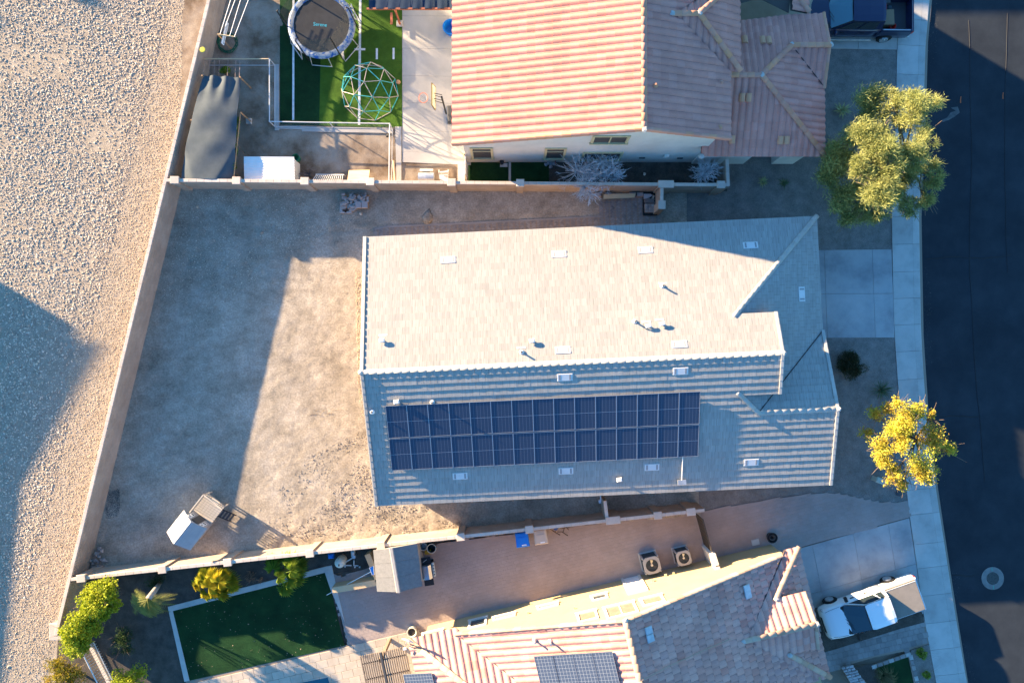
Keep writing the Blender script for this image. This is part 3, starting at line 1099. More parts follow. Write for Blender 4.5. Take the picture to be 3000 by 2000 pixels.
class Roof:
    """collects the tiles of one house; house plan frame (u, v) rotated by rot about the origin"""

    def __init__(s, house, rot, m, deckname='roof'):
        s.house = house
        s.R = Matrix.Rotation(rot, 4, 'Z')
        s.mat = m
        s.deck = MB(s.R)
        s.full = []                   # (distance to camera, mesh key, matrix)
        s.proto = {}
        s.part = []                   # clipped tiles
        s.name = deckname

    def face(s, polys, ref, down, slope, w, L, style='flat', th=.028, R=.05, stagger=.5, seed=1, gap=.007, jit=.003, skip=None, strips=6):
        """polys: convex plan polygons; ref: plan point on the eave line (u, v, z); down: plan unit vector pointing downhill"""
        k = math.sqrt(1 + slope * slope)
        du, dv = down
        ea = Vector((-dv, du, 0))                     # along the eave
        eb = Vector((-du, -dv, slope)) / k            # uphill
        nn = ea.cross(eb)
        if nn.z < 0:
            ea = -ea
            nn = ea.cross(eb)
        O = Vector(ref)
        r = random.Random(seed)
        cps = []
        for pl in polys:
            q = []
            for (u, v) in pl:
                d = Vector((u - O.x, v - O.y, 0))
                q.append((d.dot(ea), -(d.x * du + d.y * dv) * k))
            cps.append(ccw(q))
            s.deck.poly([O + ea * a + eb * b_ - nn * .03 for a, b_ in cps[-1]])
            s.deck.poly([O + ea * a + eb * b_ - nn * .10 for a, b_ in reversed(cps[-1])])
        amin = min(p[0] for q in cps for p in q)
        amax = max(p[0] for q in cps for p in q)
        bmin = min(p[1] for q in cps for p in q)
        bmax = max(p[1] for q in cps for p in q)

        def prof(x):
            if style == 'flat':
                return 0.0
            return R * max(0.0, math.sin(math.pi * min(1, x / .78))) ** .8 if x < .78 else -.004 * math.sin(math.pi * (x - .78) / .22)

        def tile(a0, b0, polyclip, dh, tilt):
            vs, fs = [], []
            n = 1 if style == 'flat' else strips
            ww = w - gap
            for i in range(n):
                x0, x1 = i / n, (i + 1) / n
                quad = [(a0 + x0 * ww, b0), (a0 + x1 * ww, b0), (a0 + x1 * ww, b0 + L), (a0 + x0 * ww, b0 + L)]
                if polyclip is not None:
                    quad = clip(quad, polyclip)
                if len(quad) < 3:
                    continue
                bi = len(vs)
                hs = []
                for (a, b_) in quad:
                    h = th * (2 - (b_ - b0) / L) + prof((a - a0) / ww) + dh + tilt * (a - a0)
                    hs.append(h)
                    vs.append(Vector((a, b_, h)))
                m = len(quad)
                fs.append(tuple(range(bi, bi + m)))
                for q_ in range(m):
                    p_, e_ = quad[q_], quad[(q_ + 1) % m]
                    if abs(p_[1] - b0) < 1e-6 and abs(e_[1] - b0) < 1e-6 and abs(p_[0] - e_[0]) > 1e-5:
                        c = len(vs)
                        dz = th * 1.15 if style == 'flat' else th * 1.3
                        vs.append(Vector((p_[0], p_[1], hs[q_] - dz)))
                        vs.append(Vector((e_[0], e_[1], hs[(q_ + 1) % m] - dz)))
                        fs.append((bi + (q_ + 1) % m, bi + q_, c, c + 1))
            return vs, fs

        nb = int(math.ceil((bmax - bmin) / L)) + 1
        for j in range(nb):
            b0 = bmin + j * L
            off = (j % 2) * w * stagger if stagger != 'rand' else r.random() * w
            a0 = amin - w + off
            while a0 < amax:
                corners = [(a0, b0), (a0 + w, b0), (a0 + w, b0 + L), (a0, b0 + L)]
                full = False
                for cp in cps:
                    if all(all((cp[(i + 1) % len(cp)][0] - cp[i][0]) * (c[1] - cp[i][1]) - (cp[(i + 1) % len(cp)][1] - cp[i][1]) * (c[0] - cp[i][0]) >= -1e-6
                               for i in range(len(cp))) for c in corners):
                        full = True
                        break
                dh = r.uniform(-jit, jit)
                tl = r.uniform(-jit, jit) * 1.5
                T = r.random()
                loc = O + ea * a0 + eb * b0
                if skip is not None and skip(loc.x, loc.y):
                    a0 += w
                    continue
                if full:
                    X = s.R @ Matrix(((ea.x, eb.x, nn.x, loc.x), (ea.y, eb.y, nn.y, loc.y), (ea.z, eb.z, nn.z, loc.z), (0, 0, 0, 1)))
                    c = X @ Vector((w / 2, L / 2, 0))
                    key = (style, w, L, th, R)
                    if key not in s.proto:
                        s.proto[key] = tile(0, 0, None, 0, 0)
                    s.full.append(((c - Vector((0, 0, CAM_H))).length, key, X @ Matrix.Translation((0, 0, dh)), T))
                else:
                    for cp in cps:
                        vs, fs = tile(a0, b0, cp, dh, tl)
                        if fs:
                            s.part.append(([s.R @ (O + ea * p.x + eb * p.y + nn * p.z) for p in vs], fs, T))
                a0 += w

    def finish(s, n=300):
        deck = s.deck.build(s.name, M['deck'], s.house)
        s.obj = deck
        s.full.sort(key=lambda t: t[0])
        meshes = {}
        for d, key, X, T in s.full[:n]:
            if key not in meshes:
                vs, fs = s.proto[key]
                me = bpy.data.meshes.new('roof_tile')
                me.from_pydata([tuple(p) for p in vs], [], fs)
                me.materials.append(s.mat)
                me.update()
                meshes[key] = me
            inst('roof_tile', meshes[key], X, deck)
        b = MB()
        for d, key, X, T in s.full[n:]:
            vs, fs = s.proto[key]
            b.add([X @ p for p in vs], fs, tint=T)
        for vs, fs, T in s.part:
            b.add(vs, fs, tint=T)
        if b.f:
            b.build('tile_field', s.mat, deck, kind='stuff')
        return deck


def caps(parent, p0, p1, L, r, m, name='ridge_tile', R=Matrix.Identity(4), lift=.02, seg=5, vshape=False, side_slope=.34, flat=.62):
    """row of half-round ridge or hip tiles from p0 (low) to p1"""
    p0, p1 = R @ Vector(p0), R @ Vector(p1)
    d = p1 - p0
    Ln = d.length
    n = max(1, int(round(Ln / L)))
    l = Ln / n
    d.normalize()
    side = Vector((0, 0, 1)).cross(d).normalized()
    up = d.cross(side)
    b = MB()
    ring = []
    for k in range(seg + 1):
        an = math.pi * k / seg
        ring.append((r * math.cos(an), (r * flat * math.sin(an)) if not vshape else r * (side_slope + .22) * (1 - abs(math.cos(an))) - 0.0))
    vs, fs = [], []
    for x, h in ((0, lift + .028), (l + .03, lift)):
        for (a, z) in ring:
            vs.append((x, a, z + h - r * side_slope * .5))
    m_ = seg + 1
    for k in range(seg):
        fs.append((k, m_ + k, m_ + k + 1, k + 1))
    # front lip
    for k in range(m_):
        x, y, z = vs[k]
        vs.append((0, y * .86, z - .035))
    for k in range(seg):
        fs.append((k, k + 1, 2 * m_ + k + 1, 2 * m_ + k))
    me = bpy.data.meshes.new(name)
    me.from_pydata(vs, [], fs)
    me.materials.append(m)
    me.polygons.foreach_set('use_smooth', np.array([not vshape] * len(fs), dtype=bool))
    me.update()
    for i in range(n):
        o = p0 + d * (l * i)
        X = Matrix(((d.x, side.x, up.x, o.x), (d.y, side.y, up.y, o.y), (d.z, side.z, up.z, o.z), (0, 0, 0, 1)))
        inst(name, me, X, parent)


def rake(parent, p0, p1, out, L, wd, m, name='rake_tile', R=Matrix.Identity(4), th=.03, drop=.16, lift=.05, round_=False):
    """edge tiles along a gable from p0 (eave) up to p1; out: plan direction away from the roof"""
    p0, p1 = R @ Vector(p0), R @ Vector(p1)
    out = (R.to_3x3() @ Vector((*out, 0))).normalized()
    d = p1 - p0
    Ln = d.length
    n = max(1, int(round(Ln / L)))
    l = Ln / n
    d.normalize()
    up = d.cross(out)
    if up.z < 0:
        up = -up
    b = MB()
    vs = []
    fs = []
    for x, h in ((0, .03), (l + .02, 0)):
        if round_:
            ring = [(-wd, 0), (-wd * .8, .05), (-wd * .3, .085), (wd * .1, .06), (wd * .3, 0), (wd * .3, -drop)]
        else:
            ring = [(-wd, -.01), (-wd, th), (.0, th), (.035, th - .01), (.035, -drop)]
        for a, z in ring:
            vs.append((x, a, z + lift + h))
    k_ = len(ring)
    for k in range(k_ - 1):
        fs.append((k, k + 1, k_ + k + 1, k_ + k))
    for k in range(k_):
        x, a, z = vs[k]
        vs.append((0, a * .9, z - .035))
    for k in range(k_ - 1):
        fs.append((k + 1, k, 2 * k_ + k, 2 * k_ + k + 1))
    me = bpy.data.meshes.new(name)
    me.from_pydata(vs, [], fs)
    me.materials.append(m)
    me.update()
    for i in range(n):
        o = p0 + d * (l * i)
        X = Matrix(((d.x, out.x, up.x, o.x), (d.y, out.y, up.y, o.y), (d.z, out.z, up.z, o.z), (0, 0, 0, 1)))
        inst(name, me, X, parent)


def gable_wall(b, pts):
    """closed solid from a vertical outline: pts list of (u, v, z) extruded inwards by the caller"""
    b.poly(pts)


# ================================================================== middle house (grey-tan flat tiles)
MR = math.radians(2.65)
MRM = Matrix.Rotation(MR, 4, 'Z')
S1 = .304
EZ = 2.75
uW, uE, uG, uGE = -7.27, 15.83, 12.98, 15.88
vN, vR0, vS = 6.17, -.65, -7.47
Wd = vN - vR0
aH = 4.84
w0 = Wd - aH
vGR = -3.56
hGR = EZ + (vGR - vS) * S1
uR = uE - aH + (w0 * -1 - (vGR - vR0))
vV = vGR + (hGR - EZ) / S1
zR = EZ + Wd * S1
zH = EZ + aH * S1
house1 = thing('house', 'single-storey house with grey-tan flat-tiled roof and a long solar array', 'house', MRM @ Vector(((uW + uE) / 2, vR0, 0)))
rf = Roof(house1, MR, M['tileA'])
T1 = dict(w=.33, L=.355, th=.029, stagger=.5)
uh = uE - aH
rf.face([[(uW, vR0), (uh, vR0), (uh, vN), (uW, vN)], [(uh, vR0 + w0), (uE, vN), (uh, vN)], [(uh, vR0), (uG, vR0), (uG, vR0 + w0), (uh, vR0 + w0)]],
        (0, vN, EZ), (0, 1), S1, seed=2, **T1)
rf.face([[(uW, vS), (uh, vS), (uh, vR0), (uW, vR0)], [(uh, vR0 - w0), (uG, vR0 - w0), (uG, vR0), (uh, vR0)],
         [(uh, vS), (uR, vS), (uR, vGR), (uh, vR0 - w0)], [(uR, vS), (uGE, vS), (uGE, vGR), (uR, vGR)]],
        (0, vS, EZ), (0, -1), S1, seed=3, **T1)
rf.face([[(uh, vR0 + w0), (uh, vR0 - w0), (uR, vGR), (uE, vV), (uE, vN)]], (uE, 0, EZ), (1, 0), S1, seed=4, **T1)
rf.face([[(uR, vGR), (uGE, vGR), (uGE, vV), (uE, vV)]], (0, vV, EZ), (0, 1), S1, seed=5, **T1)
roof1 = rf.finish(300)
# ridges, hips, rakes
caps(roof1, (uW, vR0, zR + .0), (uG, vR0, zR + .0), .40, .125, M['capA'], R=MRM, flat=.45)
caps(roof1, (uE + .03, vN + .03, EZ + .02), (uh - .1, vR0 + w0 - .1, zH + .06), .40, .125, M['capA'], 'hip_tile', R=MRM)
caps(roof1, (uR + .05, vGR - .05, hGR + .04), (uh - .1, vR0 - w0 + .1, zH + .07), .40, .12, M['capA'], 'hip_tile', R=MRM)
caps(roof1, (uGE, vGR, hGR + .0), (uR - .05, vGR, hGR + .0), .40, .12, M['capA'], R=MRM, flat=.45)
rake(roof1, (uW, vN, EZ), (uW, vR0, zR), (-1, 0), .355, .13, M['capA'], R=MRM)
rake(roof1, (uW, vS, EZ), (uW, vR0, zR), (-1, 0), .355, .13, M['tileA'], R=MRM)
rake(roof1, (uG, vR0 + w0, zH), (uG, vR0, zR), (1, 0), .355, .13, M['capA'], R=MRM)
rake(roof1, (uG, vR0 - w0, zH), (uG, vR0, zR), (1, 0), .355, .13, M['capA'], R=MRM)
rake(roof1, (uGE, vS, EZ), (uGE, vGR, hGR), (1, 0), .355, .13, M['capA'], R=MRM)
rake(roof1, (uGE, vV, EZ), (uGE, vGR, hGR), (1, 0), .355, .13, M['capA'], R=MRM)
for (u, v, z) in ((uG, vR0, zR), (uGE, vGR, hGR), (uh - .1, vR0 + w0 - .1, zH), (uh - .1, vR0 - w0 + .1, zH), (uW, vR0, zR)):
    b = MB(MRM)
    b.rock((u, v, z + .05), (.26, .26, .14), int(u * 10) + 77)
    b.build('mortar_cap', M['mortarw'], roof1)
part_v = lambda par, pts, R_: [MBV(par, pts[i], pts[i + 1], R_) for i in range(len(pts) - 1)]


def MBV(par, p, q, R_):
    b = MB(R_)
    b.tube([p, q], .02, 5)
    b.build('valley_flashing', M['valley'], par)


part_v(roof1, [(uR + .1, vGR + .1, hGR + .03), (uE, vV, EZ + .075)], MRM)
# walls
b = MB(MRM)
oh = .42
x0, x1, y0, y1 = uW + oh, uE - oh, vS + oh, vN - oh


def solid(b, pts, z0=-.1):
    n = len(pts)
    vs = [(p[0], p[1], z0) for p in pts] + [tuple(p) for p in pts]
    fs = [tuple(range(n, 2 * n))]
    for i in range(n):
        j = (i + 1) % n
        fs.append((i, j, n + j, n + i))
    b.add(vs, fs)


zw = EZ + oh * S1 - .14
solid(b, [(x0, y0, zw), (x1, y0, zw), (x1, y1, zw), (x0, y1, zw)])
for (uu, hv, zt, vc) in ((x0, Wd - oh, zR - .14, vR0), (uG - .35, w0, zR - .14, vR0), (uGE - .4, -vS + vGR - oh, hGR - .14, vGR)):
    zb = zw - .02 if uu != uG - .35 else zH - .9
    n_ = [(uu - .08, vc - hv, zb), (uu - .08, vc + hv, zb), (uu - .08, vc, zt), (uu + .08, vc - hv, zb), (uu + .08, vc + hv, zb), (uu + .08, vc, zt)]
    zz = zt - hv * S1
    n_ = [(uu - .08, vc - hv, zb), (uu - .08, vc + hv, zb), (uu - .08, vc + hv, zz), (uu - .08, vc, zt), (uu - .08, vc - hv, zz)]
    m_ = [(p[0] + .16, p[1], p[2]) for p in n_]
    b.add(n_ + m_, [(4, 3, 2, 1, 0), (5, 6, 7, 8, 9)] + [(i, (i + 1) % 5, 5 + (i + 1) % 5, 5 + i) for i in range(5)])
b.build('wall', M['tanstucco'], house1)
# fascia boards
b = MB(MRM)
for (p, q) in (((uW, vN), (uE, vN)), ((uW, vS), (uGE, vS)), ((uE, vN), (uE, vV))):
    c = ((p[0] + q[0]) / 2, (p[1] + q[1]) / 2, EZ - .09)
    ln = math.hypot(q[0] - p[0], q[1] - p[1])
    b.box((c[0] - (.03 if p[0] == q[0] else 0), c[1] - (.03 if p[1] > 0 and p[1] == q[1] else (-.03 if p[1] == q[1] else 0)), c[2]), (ln if p[1] == q[1] else .03, .03 if p[1] == q[1] else ln, .16))
b.build('fascia', M['tanstucco'], roof1)


def on_main(px, py, side):
    """height and point of the north (+1) or south (-1) slope seen at a pixel"""
    z = 3.5
    for _ in range(12):
        p = MRM.inverted() @ P(px, py, z)
        z = EZ + ((vN - p.y) if side > 0 else (p.y - vS)) * S1 + .05
    return p, z


def slope_frame(p, z, down, slope, Rm):
    k = math.sqrt(1 + slope * slope)
    eb = Vector((-down[0], -down[1], slope)) / k
    ea = Vector((-down[1], down[0], 0))
    nn = ea.cross(eb)
    if nn.z < 0:
        ea = -ea
        nn = ea.cross(eb)
    return Rm @ Matrix(((ea.x, eb.x, nn.x, p.x), (ea.y, eb.y, nn.y, p.y), (ea.z, eb.z, nn.z, z), (0, 0, 0, 1)))


VENTW = mat('vent_metal', [(.62, .60, .58), (.68, .66, .64)], nscale=3, rough=.6)
VENTB = mat('vent_louvre', (.30, .29, .29), rough=.6)
for (x, y, sd_) in [(1313, 761, 1), (1638, 744, 1), (1891, 732, 1), (2199, 718, 1), (1649, 1025, 1), (1991, 1008, 1),
                    (1655, 1105, -1), (1994, 1087, -1), (1348, 1394, -1), (1658, 1379, -1), (1910, 1368, -1), (2201, 1354, -1)]:
    p, z = on_main(x, y, sd_)
    X = slope_frame(p, z, (0, sd_), S1, MRM)
    b = MB(X)
    b.bbox((0, 0, .002), (.74, .36, .03), 0, b=.012)
    v_ = b.build('roof_vent', VENTW, roof1)
    for sx in (-.25, .25):
        b = MB(X)
        b.box((sx, 0, .018), (.085, .27, .006))
        b.build('louvre', VENTB, v_)
# vent on the east hip
p = MRM.inverted() @ P(2346, 862, 3.0)
X = slope_frame(p, EZ + (uE - p.x) * S1 + .05, (1, 0), S1, MRM)
b = MB(X)
b.bbox((0, 0, .002), (.74, .36, .03), 0, b=.012)
v_ = b.build('roof_vent', VENTW, roof1)
for sx in (-.25, .25):
    b = MB(X)
    b.box((sx, 0, .018), (.085, .27, .006))
    b.build('louvre', VENTB, v_)
# plumbing pipes and hooded exhausts
for (x, y, sd_, h) in [(1940, 838, 1, .33), (1859, 942, 1, .33), (1528, 1031, 1, .28), (1267, 1178, -1, .3), (1091, 1206, -1, .2)]:
    p, z = on_main(x, y, sd_)
    X = MRM @ Matrix.Translation((p.x, p.y, z))
    b = MB(X)
    b.tube([(0, 0, -.1), (0, 0, h)], .045, 10, cap=False)
    b.lathe([(.13, -.02), (.11, .05), (.05, .09)], (0, 0, 0), 10)
    pp_ = b.build('vent_pipe', M['metalw'], roof1, smooth=True)
    b = MB(X)
    b.lathe([(.038, h - .02), (.038, h - .012)], (0, 0, 0), 10)
    b.build('pipe_bore', M['black'], pp_)
for (x, y, sd_) in [(1120, 997, 1), (1558, 998, 1), (1898, 954, 1), (1938, 948, 1), (1163, 1176, -1), (1813, 1403, -1)]:
    p, z = on_main(x, y, sd_)
    X = MRM @ Matrix.Translation((p.x, p.y, z)) @ Matrix.Rotation(.1, 4, 'Z')
    b = MB(X)
    b.tube([(0, 0, -.1), (0, 0, .12)], .06, 10)
    o_ = b.build('exhaust_vent', M['galv'], roof1)
    b = MB(X)
    b.bbox((0, 0, .17), (.27, .2, .1), 0, b=.04)
    b.build('hood', M['metalw'], o_)
for (x, y) in [(1122, 982), (1527, 1018), (1893, 942), (1932, 936), (1941, 828)]:
    p, z = on_main(x, y, 1)
    X = slope_frame(p, z, (0, 1), S1, MRM)
    b = MB(X)
    b.box((0, 0, .0), (.42, .10, .012))
    b.build('flashing', VENTW, roof1)
# wall lamp on the south wall
p = P(1757, 1468, 1.9)
b = MB()
b.box((p.x, p.y, 1.9), (.12, .18, .14), .2)
b.box((p.x + .02, p.y + .28, 2.0), (.05, .5, .05), .1)
b.build('wall_lamp', M['galv'], house1)

# solar array, 15 columns of two panels
sol = thing('solar_array', 'dark blue solar array of two rows on the grey-tan roof', 'solar panels', MRM @ Vector((3, -4, 3.9)))


def solar_mat(name, base, line, nx, ny, half):
    m = bpy.data.materials.new(name)
    m.use_nodes = True
    nt = m.node_tree
    N, Lk = nt.nodes, nt.links
    b = N['Principled BSDF']
    b.inputs['Roughness'].default_value = .18
    b.inputs['Specular IOR Level'].default_value = .5
    tc = N.new('ShaderNodeTexCoord')
    sx = N.new('ShaderNodeSeparateXYZ')
    Lk.new(tc.outputs['Object'], sx.inputs[0])

    def lines(sock, cnt, width, size):
        a = N.new('ShaderNodeMath'); a.operation = 'MULTIPLY'; a.inputs[1].default_value = cnt / size
        Lk.new(sock, a.inputs[0])
        a0 = N.new('ShaderNodeMath'); a0.operation = 'ADD'; a0.inputs[1].default_value = 100.0
        Lk.new(a.outputs[0], a0.inputs[0])
        f = N.new('ShaderNodeMath'); f.operation = 'FRACT'
        Lk.new(a0.outputs[0], f.inputs[0])
        g = N.new('ShaderNodeMath'); g.operation = 'PINGPONG'; g.inputs[1].default_value = .5
        Lk.new(f.outputs[0], g.inputs[0])
        l = N.new('ShaderNodeMath'); l.operation = 'LESS_THAN'; l.inputs[1].default_value = width
        Lk.new(g.outputs[0], l.inputs[0])
        return l.outputs[0]
    l1 = lines(sx.outputs['X'], nx, .035, 1.0)
    l2 = lines(sx.outputs['Y'], ny, .028, 1.0)
    mxm = N.new('ShaderNodeMath'); mxm.operation = 'MAXIMUM'
    Lk.new(l1, mxm.inputs[0])
    h = N.new('ShaderNodeMath'); h.operation = 'MULTIPLY'; h.inputs[1].default_value = half
    Lk.new(l2, h.inputs[0])
    Lk.new(h.outputs[0], mxm.inputs[1])
    mx = N.new('ShaderNodeMix'); mx.data_type = 'RGBA'
    mx.inputs[6].default_value = (*base, 1)
    mx.inputs[7].default_value = (*line, 1)
    Lk.new(mxm.outputs[0], mx.inputs[0])
    Lk.new(mx.outputs[2], b.inputs['Base Color'])
    return m


SOLM = solar_mat('solar_cells', (.030, .046, .082), (.13, .155, .20), 6.0, 11.0, .3)
ALU = mat('aluminium', (.34, .36, .39), rough=.35, metal=.6)


def panel_meshes(w, h, m, mid=True, fr=.022):
    g = MB()
    g.box((0, 0, .0), (w - .01, h - .01, .03))
    me_g = bpy.data.meshes.new('solar_panel')
    me_g.from_pydata(g.v, [], g.f)
    me_g.materials.append(m)
    f = MB()
    for sx in (-1, 1):
        f.box((sx * (w / 2 - fr / 2), 0, .006), (fr, h, .046))
    for sy in (-1, 1):
        f.box((0, sy * (h / 2 - fr / 2), .006), (w - 2 * fr, fr, .045))
    if mid:
        f.box((0, 0, .012), (w - 2 * fr, .016, .01))
    me_f = bpy.data.meshes.new('frame')
    me_f.from_pydata(f.v, [], f.f)
    me_f.materials.append(ALU)
    return me_g, me_f


PG, PF = panel_meshes(1.018, 1.70, SOLM)
pA, zA = on_main(1130, 1186, -1)
pB, zB = on_main(2050, 1146, -1)
pC, zC = on_main(1151, 1366, -1)
cols = 15
k1 = math.sqrt(1 + S1 * S1)
for i in range(cols):
    for j in range(2):
        u = pA.x + (pB.x - pA.x) * (i + .5) / cols
        v = (pA.y + pB.y) / 2 - (.86 + j * 1.735) / k1
        z = EZ + (v - vS) * S1 + .15
        X = slope_frame(Vector((u, v, 0)), z, (0, -1), S1, MRM)
        o = inst('solar_panel', PG, X, sol)
        LOC[o.name] = LOC[sol.name]
        f = bpy.data.objects.new('frame', PF)
        COL.objects.link(f)
        f.parent = o
vm = (pA.y + pB.y) / 2
b = MB()
for off in (.35, 1.35, 2.1, 3.1):
    v = vm - off / k1
    q0 = MRM @ Vector((pA.x - .02, v, EZ + (v - vS) * S1 + .10))
    q1 = MRM @ Vector((pB.x + .04, v, EZ + (v - vS) * S1 + .10))
    b.tube([q0, q1], .025, 4)
b.build('rail', ALU, sol)
b = MB()
for i in range(cols + 1):
    for off in (.35, 3.1):
        u = pA.x + (pB.x - pA.x) * i / cols
        v = vm - off / k1
        q = MRM @ Vector((u, v, EZ + (v - vS) * S1))
        b.tube([q, q + Vector((0, 0, .16))], .02, 4)
b.build('standoff', ALU, sol, kind='stuff')
# conduit down from the array
b = MB()
q0, z0_ = on_main(1999, 1335, -1)
q1, z1_ = on_main(1996, 1405, -1)
a_ = MRM @ Vector((q0.x, q0.y, z0_ + .1))
e_ = MRM @ Vector((q1.x, q1.y, z1_ + .1))
b.tube([a_, e_], .022, 6)
b.build('conduit', M['metalw'], sol)
b = MB()
b.box((e_.x, e_.y - .1, e_.z + .02), (.42, .25, .1), MR)
b.build('junction_box', M['galv'], sol)

# ================================================================== north house (two storeys, pink clay barrel tiles)
house2 = thing('house', 'two-storey white stucco house with pink clay barrel-tiled roof', 'house', (6, 16, 0))
rf = Roof(house2, 0, M['tileB'])
TB = dict(style='barrel', w=.345, L=.42, th=.022, R=.055, stagger=0, jit=.004)
yr = 10.16                       # south rake
sL, sRr = .256, .318
xl, xr, xre = -2.94, 6.06, 10.46
zr2 = 6.35
zl = zr2 - (xr - xl) * sL
zre = zr2 - (xre - xr) * sRr
YT = 26.6
rf.face([[(xl, yr), (xr, yr), (xr, YT), (xl, YT)]], (xl, 0, zl), (-1, 0), sL, seed=11, **TB)
# cross hip that grows out of the east slope
yc, zc = 15.75, 5.85             # its ridge
xc0 = xr + (zr2 - zc) / sRr
xhe, zhe = 10.98, zr2 - (10.98 - xr) * sRr
yhs = 13.5
dhp = 10.98 - 8.72
rf.face([[(xr, yr), (xre, yr), (xre, 13.4), (xr, 13.4)], [(xr, 13.4), (xre, 13.4), (xc0, yc), (xr, yc)], [(xr, yc), (xc0, yc), (xre, 18.1), (xr, 18.1)], [(xr, 18.1), (xre, 18.1), (xre, YT), (xr, YT)]],
        (xre, 0, zre), (1, 0), sRr, seed=12, **TB)
ssc = (zc - zhe) / (yc - yhs)
rf.face([[(xc0, yc), (10.0, yhs), (10.98, yhs), (8.72, yc)]], (0, yhs, zhe), (0, -1), ssc, seed=13, **TB)
rf.face([[(xc0, yc), (8.72, yc), (10.98, 18.0), (10.0, 18.0)]], (0, 18.0, zhe), (0, 1), ssc, seed=14, **TB)
she = (zc - zhe) / (10.98 - 8.72)
rf.face([[(8.72, yc), (10.98, yhs), (10.98, 18.0)]], (10.98, 0, zhe), (1, 0), she, seed=15, **TB)
# ground-floor roofs on the street side
s3 = 1 / 3
ye, xe3 = 9.96, 15.97
Ax, Ay, Az = 12.30, 13.63, 2.75 + 3.67 * s3
Bx, By, Bz = 14.05, 15.36, 0
dd = Bx - Ax
By = Ay + dd
Bz = Az - dd * s3
Vy = By - (Bz - 2.75) / s3
yN3 = Ay + (Az - 2.75) / s3
rf.face([[(9.65, ye), (xe3, ye), (Ax, Ay), (9.65, Ay)]], (0, ye, 2.75), (0, -1), s3, seed=16, **TB)
rf.face([[(Ax, Ay), (xe3, ye), (xe3, Vy), (Bx, By)]], (xe3, 0, 2.75), (1, 0), s3, seed=17, **TB)
rf.face([[(10.35, Ay), (Ax, Ay), (Bx, By), (Bx, yN3 - .1), (10.35, yN3 - .65)], [(Bx, By), (16.0, By), (16.0, yN3), (Bx, yN3 - .1)]], (0, yN3, 2.75), (0, 1), s3, seed=18, **TB)
rf.face([[(Bx, By), (xe3, Vy), (16.0, Vy), (16.0, By)]], (0, Vy, 2.75), (0, -1), s3, seed=19, **TB)
# entry roof at the north edge
rf.face([[(10.4, 17.45), (12.6, 18.0), (14.2, 17.35), (14.2, 20.4), (10.4, 20.4)]], (0, 17.3, 2.75), (0, -1), s3, seed=20, **TB)
rf.face([[(14.2, 17.35), (15.2, 17.35), (15.2, 20.4), (14.2, 20.4)]], (15.2, 0, 2.75), (1, 0), s3, seed=21, **TB)
roof2 = rf.finish(300)
caps(roof2, (xr, yr - .02, zr2 + .06), (xr, YT, zr2 + .06), .40, .135, M['capB'])
caps(roof2, (8.72, yc, zc + .07), (xc0 - .15, yc, zc + .07), .40, .135, M['capB'])
caps(roof2, (11.0, yhs - .02, zhe + .09), (8.72, yc, zc + .08), .40, .135, M['capB'], 'hip_tile')
caps(roof2, (11.0, 18.02, zhe + .09), (8.72, yc, zc + .08), .40, .135, M['capB'], 'hip_tile')
caps(roof2, (Ax, Ay, Az + .08), (9.7, Ay, Az + .08), .40, .135, M['capB'])
caps(roof2, (xe3 + .02, ye - .02, 2.85), (Ax, Ay, Az + .08), .42, .135, M['capB'], 'hip_tile')
caps(roof2, (Bx, By, Bz + .08), (Ax, Ay, Az + .08), .40, .135, M['capB'], 'hip_tile')
caps(roof2, (16.0, By, Bz + .08), (Bx, By, Bz + .08), .40, .135, M['capB'])
caps(roof2, (15.2, 17.35, 2.86), (14.2, 18.4, 3.12), .40, .135, M['capB'], 'hip_tile')
rake(roof2, (xl, yr, zl), (xr, yr, zr2), (0, -1), .42, .14, M['capB'], lift=.05, round_=True)
rake(roof2, (xre, yr, zre), (xr, yr, zr2), (0, -1), .42, .14, M['capB'], lift=.05, round_=True)
rake(roof2, (16.0, Vy, 2.75), (16.0, By, Bz), (1, 0), .42, .14, M['capB'], lift=.05, round_=True)
rake(roof2, (16.0, yN3, 2.75), (16.0, By, Bz), (1, 0), .42, .14, M['capB'], lift=.05, round_=True)
for (u, v, z) in ((xr, yr, zr2), (8.72, yc, zc), (xc0 - .15, yc, zc), (Ax, Ay, Az), (16.0, By, Bz), (Bx, By, Bz), (9.65, ye, 2.75)):
    b = MB()
    b.rock((u, v, z + .12), (.28, .28, .15), int(v * 10) + 7)
    b.build('mortar_cap', M['mortarw'], roof2)
part_v(roof2, [(xc0 + .1, yc - .1, zc - .0), (10.0, yhs, zhe + .1)], Matrix.Identity(4))
part_v(roof2, [(Bx + .1, By - .1, Bz + .02), (xe3, Vy, 2.84)], Matrix.Identity(4))
# odd replacement tiles on the lower south and north slopes
for (x, y) in [(2175, 286), (2194, 286), (2146, 409), (2288, 411), (2306, 411)]:
    z = 3.2
    for _ in range(8):
        p = P(x, y, z)
        z = 2.75 + (p.y - ye) * s3 + .11
    X = slope_frame(Vector((p.x, p.y, 0)), z, (0, -1), s3, Matrix.Identity(4))
    b = MB(X)
    b.tube([(0, -.2, -.065), (0, .2, -.075)], .155, 10)
    b.build('replacement_tile', M['tileO'], roof2)
for (x, y) in [(2183, 116), (2235, 117), (2253, 118)]:
    z = 3.2
    for _ in range(8):
        p = P(x, y, z)
        z = 2.75 + (yN3 - p.y) * s3 + .11
    X = slope_frame(Vector((p.x, p.y, 0)), z, (0, 1), s3, Matrix.Identity(4))
    b = MB(X)
    b.tube([(0, -.2, -.065), (0, .2, -.075)], .155, 10)
    b.build('replacement_tile', M['tileO'], roof2)
